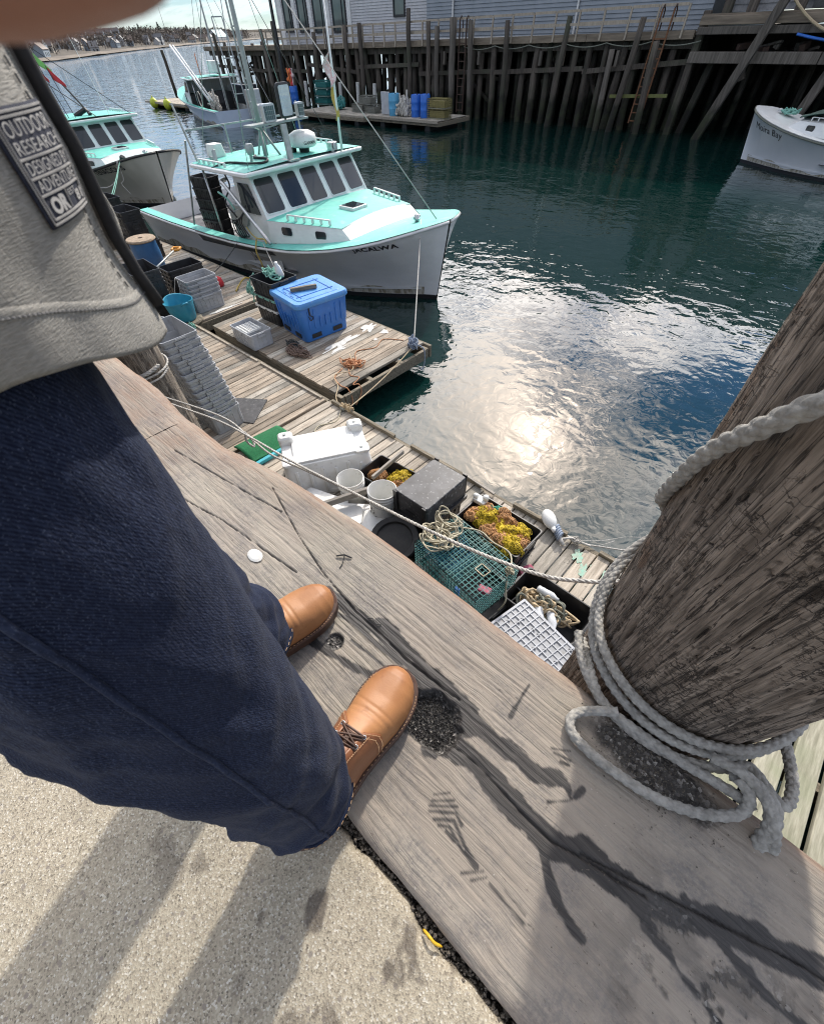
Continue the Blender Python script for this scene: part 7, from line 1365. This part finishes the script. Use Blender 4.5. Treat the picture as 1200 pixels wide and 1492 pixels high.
shr = (-.195, -.03, 1.31); s_ = jn(shr, .058, chs); e_ = jn((-.05, -.27, 1.06), .042, s_); wr_ = cs(.075, -.20, -.05); w_ = jn(wr_, .028, e_); pm = jn(cs(.05, -.145, -.035), (.028, .020), w_)
for k in range(4):
    q = pm
    for i, p in enumerate(((.045-.004*k, -.105-.020*k, -.012), (.025, -.098-.018*k, .006), (.003, -.095-.017*k, .007))): q = jn(cs(*p), (.0095, .0085, .0072)[i], q)
q = pm
for i, p in enumerate(((.040, -.12, -.040), (.022, -.09, -.036), (.005, -.075, -.026))): q = jn(cs(*p), (.012, .010, .008)[i], q)
body.from_pydata(V, E_, []); sk = bo.modifiers.new('skin', 'SKIN'); sk.use_smooth_shade = True
for i, r_ in enumerate(RD): body.skin_vertices[0].data[i].radius = r_
body.skin_vertices[0].data[0].use_root = True
sbs = bo.modifiers.new('sub', 'SUBSURF'); sbs.levels = sbs.render_levels = 2
bo['label'] = 'person in grey jacket, navy jeans and tan shoes holding up a phone'; bo['category'] = 'person'
mb = MB(); mb.ball((-.37, .012, 1.605), .105, 20, 12, (.92, 1.08, .95)); mb.build('hair', mat('brown hair', (.10, .06, .035), (.05, .03, .02), .7, 40, 4, (6, 6, 1)), bo, smooth=True)
for s in (-1, 1):
    mb = MB(); mb.ball((-.37+s*.032, .100, 1.555), .0115, 10, 7); mb.build('eye', MAT['white_pl'], bo, smooth=True); mb = MB(); mb.ball((-.37+s*.082, .03, 1.54), .026, 8, 6, (.35, .7, 1.1)); mb.build('ear', SKIN, bo, smooth=True)
mb = MB(); mb.tube([(-.37, .112, 1.56), (-.37, .130, 1.53), (-.37, .118, 1.515)], [.009, .013, .011], 8); mb.build('nose', SKIN, bo, smooth=True); mb = MB(); mb.ball((-.37, .108, 1.488), .022, 10, 6, (1, .4, .3)); mb.build('mouth', mat('lips', (.38, .15, .12), rough=.5), bo, smooth=True)

# jeans
LEGUV = []
def leg_pts(P, n=96, m=180, seed=1, bag=()):
    zs = np.linspace(0, 1, m); pz = np.array([p[2] for p in P]); 
    px, py, pr, pq = (np.array([p[i] for p in P]) for i in (0, 1, 3, 4)); a = np.linspace(0, 2*math.pi, n+1); z = pz[0]+(pz[-1]-pz[0])*zs
    def ip(y): 
        s = np.interp(z, pz, y); k = np.ones(13)/13; return np.convolve(np.pad(s, 6, 'edge'), k, 'valid')
    Z, A = np.meshgrid(z, a, indexing='ij'); cx, cy, r1, r2 = (np.repeat(ip(q)[:, None], n+1, 1) for q in (px, py, pr, pq))
    ca, sa = np.cos(A), np.sin(A)
    w = .010*(fbm(ca*1.4+seed*3, sa*1.4+Z*9, 4, seed)-.5)+.014*sstep(pz[0], pz[0]+.1, Z)*(.12-np.abs(fbm(ca*1.6+Z*5, sa*1.6+Z*11-A*0, 3, seed+21)-.5))+.006*(fbm(ca*2.2+Z*14, sa*2.2-Z*17+seed, 3, seed+4)-.5)
    fold = np.zeros_like(Z)
    for (z0, a0, tilt, wd, am, spread) in bag:
        da = (A-R(a0)+math.pi) % (2*math.pi)-math.pi; zc = z0+tilt*da; fold += 1.0*am*np.exp(-((Z-zc)/wd)**2)*np.exp(-(da/spread)**2)
    LEGUV.append((A*.085+Z*0, Z+0*A))
    return np.stack([cx+(r1+w+fold*sstep(pz[0]+.0, pz[0]+.07, Z))*ca, cy+(r2+w+fold*sstep(pz[0]+.0, pz[0]+.07, Z))*sa, Z], -1)
jeans = thing('jeans', None, None); jeans.parent = bo
RL = [(-.178, -.082, .066, .066, .070), (-.180, -.080, .11, .066, .072), (-.195, -.066, .26, .074, .080), (-.224, -.060, .44, .080, .080), (-.262, -.056, .60, .082, .086), (-.292, -.050, .73, .072, .088), (-.30, -.04, .90, .062, .08)]
LL = [(-.480, .008, .075, .080, .085), (-.480, .002, .12, .078, .086), (-.478, -.016, .26, .078, .084), (-.474, -.038, .44, .080, .084), (-.464, -.042, .62, .086, .090), (-.448, -.040, .78, .082, .092), (-.44, -.04, .90, .07, .08)]
fr = [(.13, -60, .05, .016, .010, 1.3), (.185, -100, -.06, .018, .012, 1.2), (.16, 40, .05, .015, .009, 1.0), (.105, -10, -.04, .013, -.008, 1.1), (.24, -70, .08, .02, .009, 1.0), (.30, -120, -.1, .022, .008, .9), (.47, -110, .1, .03, .010, .9), (.52, -80, -.12, .03, .010, 1.0), (.42, -60, -.06, .025, .007, .8), (.09, 90, .03, .012, .008, .9), (.60, -30, .2, .03, .006, 1.0), (.22, 20, -.05, .02, -.007, .9)]
for P_ in (leg_pts(RL, seed=1, bag=fr), leg_pts(LL, seed=5, bag=[(z, a+70, t_, w_2, am, sp_) for z, a, t_, w_2, am, sp_ in fr])): npgrid('leg', P_, DENIM, jeans, attrs={'tu': LEGUV[-1][0], 'tv': LEGUV[-1][1]})
for P, sd in ((RL, 1), (LL, 5)):
    z0 = P[0][2]; mb = MB(); rs = []
    for i in range(57):
        a = 2*math.pi*i/56; c0 = Vector((P[0][0], P[0][1], 0)); 
        ring = []
        for dr, dz in ((-.004, 0), (.0022, 0), (.003, .006), (.003, .0125), (.0005, .014), (-.004, .012)):
            w = .010*(float(fbm(np.array([math.cos(a)*1.4+sd*3]), np.array([math.sin(a)*1.4+z0*9]), 4, sd)[0])-.5)+.006*(float(fbm(np.array([math.cos(a)*2.2+z0*14]), np.array([math.sin(a)*2.2-z0*17+sd]), 3, sd+4)[0])-.5)
            ring.append((P[0][0]+(P[0][3]+dr+w)*math.cos(a), P[0][1]+(P[0][4]+dr+w)*math.sin(a), z0+dz))
        rs.append(ring)
    mb.rings(rs, True, False, False); mb.build('hem', DENIM, jeans, smooth=True)
for P, a0, nm in ((RL, -12, 'seam'), (LL, -12, 'seam')):
    Q_ = leg_pts(P, seed=1 if P is RL else 5, bag=fr if P is RL else [(z, a+70, t_, w_2, am, sp_) for z, a, t_, w_2, am, sp_ in fr]); j_ = int(round((a0 % 360)/360*96)); mb = MB(); C_ = Q_[:, :96].mean(1)
    pth = [Vector(Q_[i, j_])+(Vector(Q_[i, j_])-Vector(C_[i])).normalized()*.0006 for i in range(3, 168)]; mb.tube(pth, .0026, 8); mb.build('seam', DENIM, jeans, smooth=True)
    mb = MB()
    for i in range(0, 44): 
        k_ = int(i*96/44); p0, p1 = Vector(Q_[2, k_]), Vector(Q_[2, (k_+2) % 96]); o_ = (p0-Vector(C_[2])).normalized()*.0045; z_ = Vector((0, 0, .0135-Q_[2, k_][2]+P[0][2])); mb.tube([p0+o_+z_, p0.lerp(p1, .6)+o_+z_], .0007, 4)
    mb.build('hem_stitch', THREAD, jeans)
mb = MB(); mb.lathe([(.13, .0), (.175, .03), (.182, .1), (.172, .19), (.16, .26)], 40, (0, 0, 0), True, True); o = mb.build('seat', DENIM, jeans, smooth=True); o.location = (-.37, -.045, .76); o.scale = (.72, .60, 1)

# shoes
LEA.node_tree.nodes['Principled BSDF'].inputs['Specular IOR Level'].default_value = .35
def shoe(loc, rz, flip, label, L=.325):
    t = thing('shoe', None, None, loc, rz); t.parent = bo; t['label'] = label
    T = [0, .03, .08, .16, .28, .42, .56, .68, .78, .86, .92, .96, .985, 1.0]
    Wl = [.008, .022, .030, .034, .035, .037, .044, .049, .0505, .047, .039, .029, .018, .002]; Wr = [.008, .022, .030, .034, .034, .0345, .042, .050, .052, .0485, .040, .030, .019, .002]
    if flip: Wl, Wr = Wr, Wl
    Hh = [.03, .06, .075, .095, .115, .105, .083, .066, .056, .051, .047, .041, .033, .018]
    def S(tt, a, off=0.0):
        """tt along the shoe, a from 0 (one welt) over the top to 1"""
        wl_, wr__, h = (float(np.interp(tt, T, q)) for q in (Wl, Wr, Hh)); an = math.pi*a; c_, s_ = math.cos(an), math.sin(an)
        w = wr__ if c_ >= 0 else wl_; pw = .72
        x = (w+off)*math.copysign(abs(c_)**pw, c_); z = .026+(h+off)*abs(s_)**.80; cr = .0018*math.exp(-((tt-.665+.05*abs(a-.5))/.010)**2)+.0014*math.exp(-((tt-.70-.04*(a-.5))/.008)**2)+.001*math.exp(-((tt-.63)/.012)**2); z -= cr*s_; z += .0010*mnoise.noise((x*40, tt*9, z*40))*s_; return Vector((x, tt*L, z))
    mb = MB(); tt = np.linspace(0, 1, 70); mb.grid(lambda u, v: S(1-(1-u)**1.3, v), 130, 44); mb.build('upper', LEA, t, smooth=True)
    def outline(off, n=44):
        ks = 1-(1-np.linspace(0, 1, n))**1.7; rr_ = [(float(np.interp(k, T, Wr))+off, k*(L+2*off*.6)-off*.6) for k in ks]; ll = [(-float(np.interp(k, T, Wl))-off, k*(L+2*off*.6)-off*.6) for k in ks[::-1]]; return rr_+ll
    mb = MB(); o0 = outline(.0055); mb.rings([[(x, y, z+(.006*max(0, (y/L-.8)/.2)**2)) for x, y in outline(of)] for z, of in ((0, .003), (.004, .0055), (.020, .0055), (.0225, .007), (.0285, .0072), (.030, .0055), (.030, -.004))], True, True, True); mb.build('sole', SOLE, t, smooth=True, angle=40)
    mb = MB(); mb.prism([(x, y) for x, y in outline(.004) if y < L*.27], -.012, 0.001); mb.build('heel', SOLE, t, bevel=.002)
    mb = MB(); pts = outline(.0040, 90); acc = 0
    for (x0, y0), (x1, y1) in zip(pts[:-1], pts[1:]):
        d = math.hypot(x1-x0, y1-y0); acc += d
        if acc > .0052 and y0 > L*.30: mb.box((x0, y0, .0312), (.0034, .0011, .0012), rz=math.atan2(y1-y0, x1-x0)); acc = 0
    mb.build('welt_stitch', THREAD, t)
    for sd in (0, 1):      # quarter with two eyelets and its stitching
        A_ = lambda a: a if sd == 0 else 1-a
        def Q(u, v, off=.0022):     # v up from the welt to the lace edge
            back = .12; front = .635-.075*v+.03*math.sin(math.pi*v)*.4 if v > .55 else .555+.045*v/.55+.012*math.sin(math.pi*v/.55)
            return S(back+(front-back)*u, A_(.02+.405*v), off)
        mb = MB(); mb.grid(Q, 26, 18); o = mb.build('quarter', LEA2 if sd == 0 else LEA2, t, smooth=True); o.modifiers.new('t', 'SOLIDIFY').thickness = .0018
        mb = MB()
        for row in (.955, .90):
            for i in range(26):
                v = .06+.90*i/26; a_, b_ = Q(row+.02, v, .0045), Q(row+.02, v+.018, .0045); mb.bar(a_, b_, .0009)
        for i in range(22): a_, b_ = Q(.45+.5*i/22, .80, .0044), Q(.45+.5*i/22+.014, .80, .0044); mb.bar(a_, b_, .0009)
        mb.build('stitching', THREAD, t)
        mb = MB()
        for tt_ in (.80, .93):
            p = Q(tt_, .90, .0045); nrm = (p-Vector((0, p.y, .02))).normalized(); e1 = Vector((0, 1, 0)); e2 = nrm.cross(e1)
            mb.tube([p+e1*.0030*math.cos(a)+e2*.0030*math.sin(a) for a in np.linspace(0, 6.283, 13)], .0011, 6)
        mb.build('eyelet', MAT['alu'], t, smooth=True)
    mb = MB(); mb.grid(lambda u, v: S(.25+.30*u, .43+.14*v, .0012), 12, 6); mb.build('tongue', LEA2, t, smooth=True)
    mb = MB()
    def ev(i, sd): tt_ = (.80, .93)[i]; v = .90; back = .12; front = .635-.075*v+.03*math.sin(math.pi*v)*.4; return S(back+(front-back)*tt_, (.02+.405*v) if sd == 0 else 1-(.02+.405*v), .004)
    for a_, b_ in ((ev(1, 0), ev(1, 1)), (ev(0, 0), ev(0, 1)), (ev(1, 0), ev(0, 1)), (ev(1, 1), ev(0, 0))):
        mid = (a_+b_)/2+Vector((0, 0, .0075)); mb.tube(smoothpath([a_-Vector((0, 0, .004)), a_+Vector((0, 0, .002)), mid, b_+Vector((0, 0, .002)), b_-Vector((0, 0, .004))], 6), .0019, 7)
        mb.tube(smoothpath([a_+Vector((.002, -.004, 0)), mid+Vector((0, -.006, .001)), b_+Vector((.002, -.006, 0))], 6), .0017, 7)
    mb.build('shoelace', SOLE, t, smooth=True)
    return t
shoe((-.152, -.141, .010), math.atan2(.063, .332)*1.0, False, 'right tan shoe standing across the curb and the joint')
shoe((-.482, -.125, .010), math.atan2(-.018, .33), True, 'left tan shoe with only its toe showing')

# jacket
JC = (-.37, -.03)
def jr(z): return float(np.interp(z, [.68, .80, .95, 1.1, 1.25, 1.33, 1.40], [.152, .150, .152, .170, .188, .17, .075])), float(np.interp(z, [.68, .80, .95, 1.1, 1.25, 1.33, 1.40], [.130, .130, .130, .132, .132, .11, .07]))
def jk(th, z, off=0.0):
    a, b_ = jr(z); w = .006*mnoise.noise((math.cos(th)*2.2, math.sin(th)*2.2, z*9))+.0035*mnoise.noise((math.cos(th)*6, math.sin(th)*6, z*24))+.003*math.sin(z*60+th*3)*max(0, (.80-z)/.1)
    return Vector((JC[0]+(a+w+off)*math.cos(th), JC[1]+(b_+w+off)*math.sin(th), z))
jacket = thing('jacket', None, None); jacket.parent = bo
TH0, TH1 = R(57), R(57)-2*math.pi+R(20)          # right front edge, round the back, to the left front edge
def hemz(th): k = min(1, max(0, (R(57)-th)/R(46))); return .713+.026*k*k*(3-2*k)
mb = MB(); mb.grid(lambda u, v: jk(TH0+(TH1-TH0)*u, hemz(TH0+(TH1-TH0)*u)+(1.40-hemz(TH0+(TH1-TH0)*u))*v, .0), 150, 130); o = mb.build('shell', CLOTH, jacket, smooth=True); sd = o.modifiers.new('t', 'SOLIDIFY'); sd.thickness = .004; sd.offset = 1
mb = MB(); mb.grid(lambda u, v: jk(TH0-(.30*u), hemz(TH0-.3*u)+.0215+.0 if False else hemz(TH0-.3*u)+.023*v-.001, .0045+.0015*math.sin(math.pi*v)), 40, 6); 
mb = MB(); mb.grid(lambda u, v: jk(TH0+(TH1-TH0)*u, hemz(TH0+(TH1-TH0)*u)-.002+.025*v, .0004), 220, 10); o = mb.build('hem', CLOTH, jacket, smooth=True); o.modifiers.new('t', 'SOLIDIFY').thickness = .0005
mb = MB(); n_ = 420
for i in range(n_):
    u0, u1 = i/n_, (i+.62)/n_; f = lambda u: jk(TH0+(TH1-TH0)*u, hemz(TH0+(TH1-TH0)*u)+.0195, .0011); mb.tube([f(u0), (f(u0)+f(u1))/2+Vector((math.cos(TH0+(TH1-TH0)*u0), math.sin(TH0+(TH1-TH0)*u0), 0))*.0003, f(u1)], .0005, 5)
mb.build('hem_stitch', mat('grey thread', (.20, .20, .20), rough=.9), jacket)
for off_th, m_, r_ in ((-.012, None, 0),):
    mb = MB()
    for i in range(150): z0 = .74+.0044*i; mb.tube([jk(TH0-.10, z0, .0008), jk(TH0-.10, z0+.0027, .0008)], .0005, 4)
    mb.build('front_stitch', bpy.data.materials['grey thread'], jacket)
mb = MB(); mb.grid(lambda u, v: jk(TH0+.004+.13*u, hemz(TH0)+.010+.66*v, -.004-.016*u), 6, 60); o = mb.build('zip_placket', mat('black zip tape', (.012, .012, .014), (.025, .025, .027), .8, 200), jacket, smooth=True); o.modifiers.new('t', 'SOLIDIFY').thickness = .004
mb = MB(); mb.tube([jk(TH0+.01, .725+.66*q/40, .004) for q in range(41)], .0032, 7); mb.build('zip_teeth', bpy.data.materials['black zip tape'], jacket, smooth=True)
# the far front flap turning out beyond the placket
def flap(u, v):
    z = .728+.30*v; e = .016*max(0, 1-v*5)**2
    return Vector((-.372-.035*u, .098+.012*math.sin(u*3)+.010*(1-v)-.02*u+.004*math.sin(v*22), z+.010*u*0+e*(2*u-1)**2))
mb = MB(); mb.grid(flap, 12, 40); o = mb.build('front_flap', CLOTH, jacket, smooth=True); o.modifiers.new('t', 'SOLIDIFY').thickness = .008
for pts in ([shl, (-.40, .06, 1.06), tuple(wl)], [shr, (-.05, -.27, 1.06), tuple(wr_)]):
    pth = smoothpath(pts, 14); k = len(pth); pth = pth[:int(k*.90)]; mb = MB(); mb.tube(pth, [.082-.034*i/k for i in range(len(pth))], 20, True, lambda i, j: 1+.06*mnoise.noise((i*.55, j*.5, pts[0][0]*9))); mb.ball(pts[0], .098, 18, 10); mb.build('sleeve', CLOTH, jacket, smooth=True)
mb = MB(); mb.lathe([(.085, 1.36), (.078, 1.40), (.072, 1.43), (.066, 1.43), (.07, 1.38)], 30, (-.37, -.03, 0)); mb.build('collar', CLOTH, jacket, smooth=True)
# woven patch; pu runs toward the front edge, pv up
P_TH0, P_TH1, P_Z0, P_Z1 = R(36), R(52.5), .7735, .8065
PWD = .052
def pp(u, v, off=.0022): return tuple(jk(P_TH0+(P_TH1-P_TH0)*u, P_Z0+(P_Z1-P_Z0)*v, off))
mb = MB(); mb.grid(lambda u, v: pp(u, v), 30, 30); pt = mb.build('patch', NAVY, jacket, smooth=True); pt.modifiers.new('t', 'SOLIDIFY').thickness = .0012
def pline(mb, u0, v0, u1, v1, r=.00042, n=46):
    for i in range(n): a, b_ = i/n, (i+.8)/n; mb.tube([pp(u0+(u1-u0)*a, v0+(v1-v0)*a, .0026), pp(u0+(u1-u0)*b_, v0+(v1-v0)*b_, .0026)], r, 4)
mb = MB()
for i_ in (.035, .075): pline(mb, i_, i_, 1-i_, i_); pline(mb, 1-i_, i_, 1-i_, 1-i_); pline(mb, 1-i_, 1-i_, i_, 1-i_); pline(mb, i_, 1-i_, i_, i_)
for v in (.60, .44, .29): pline(mb, .08, v, .92, v)
pline(mb, .50, .10, .50, .27, n=12)
mb.build('stitched_frame', MAT['letter_w'], jacket)
def ptext(s, u0, u1, v0, v1, bold=.0):
    v, f = textmesh(s, bold=bold); x0 = min(p[0] for p in v); x1 = max(p[0] for p in v); y0 = min(p[1] for p in v); y1 = max(p[1] for p in v)
    mb = MB(); mb.add([pp(u0+(u1-u0)*(p[0]-x0)/(x1-x0), v0+(v1-v0)*(p[1]-y0)/(y1-y0), .0028) for p in v], f); return mb.build('patch_lettering', MAT['letter_w'], jacket)
ptext('OUTDOOR', .11, .90, .77, .90); ptext('RESEARCH', .12, .90, .63, .74); ptext('DESIGNED BY', .12, .90, .465, .575); ptext('ADVENTURE', .12, .90, .315, .42); ptext('OR', .14, .46, .10, .26, .05); ptext('EST.', .54, .74, .20, .26); ptext('81', .70, .90, .11, .22, .03)
# phone
ph = thing('phone', 'dark phone held level by both hands', 'phone', (0, 0, 0))
mb = MB(); cn8 = [cs(u, v, w) for w in (-.0115, -.0035) for u, v in ((-.056, -.125), (.014, -.125), (.014, .022), (-.056, .022))]; mb.add(cn8, [(3, 2, 1, 0), (4, 5, 6, 7), (0, 1, 5, 4), (1, 2, 6, 5), (2, 3, 7, 6), (3, 0, 4, 7)]); mb.build('case', MAT['black_pl'], ph)
mb = MB(); cn8 = [cs(u, v, -.0119) for u, v in ((-.053, -.121), (.011, -.121), (.011, .018), (-.053, .018))]; mb.add(cn8, [(3, 2, 1, 0)]); mb.build('screen', MAT['glass'], ph)
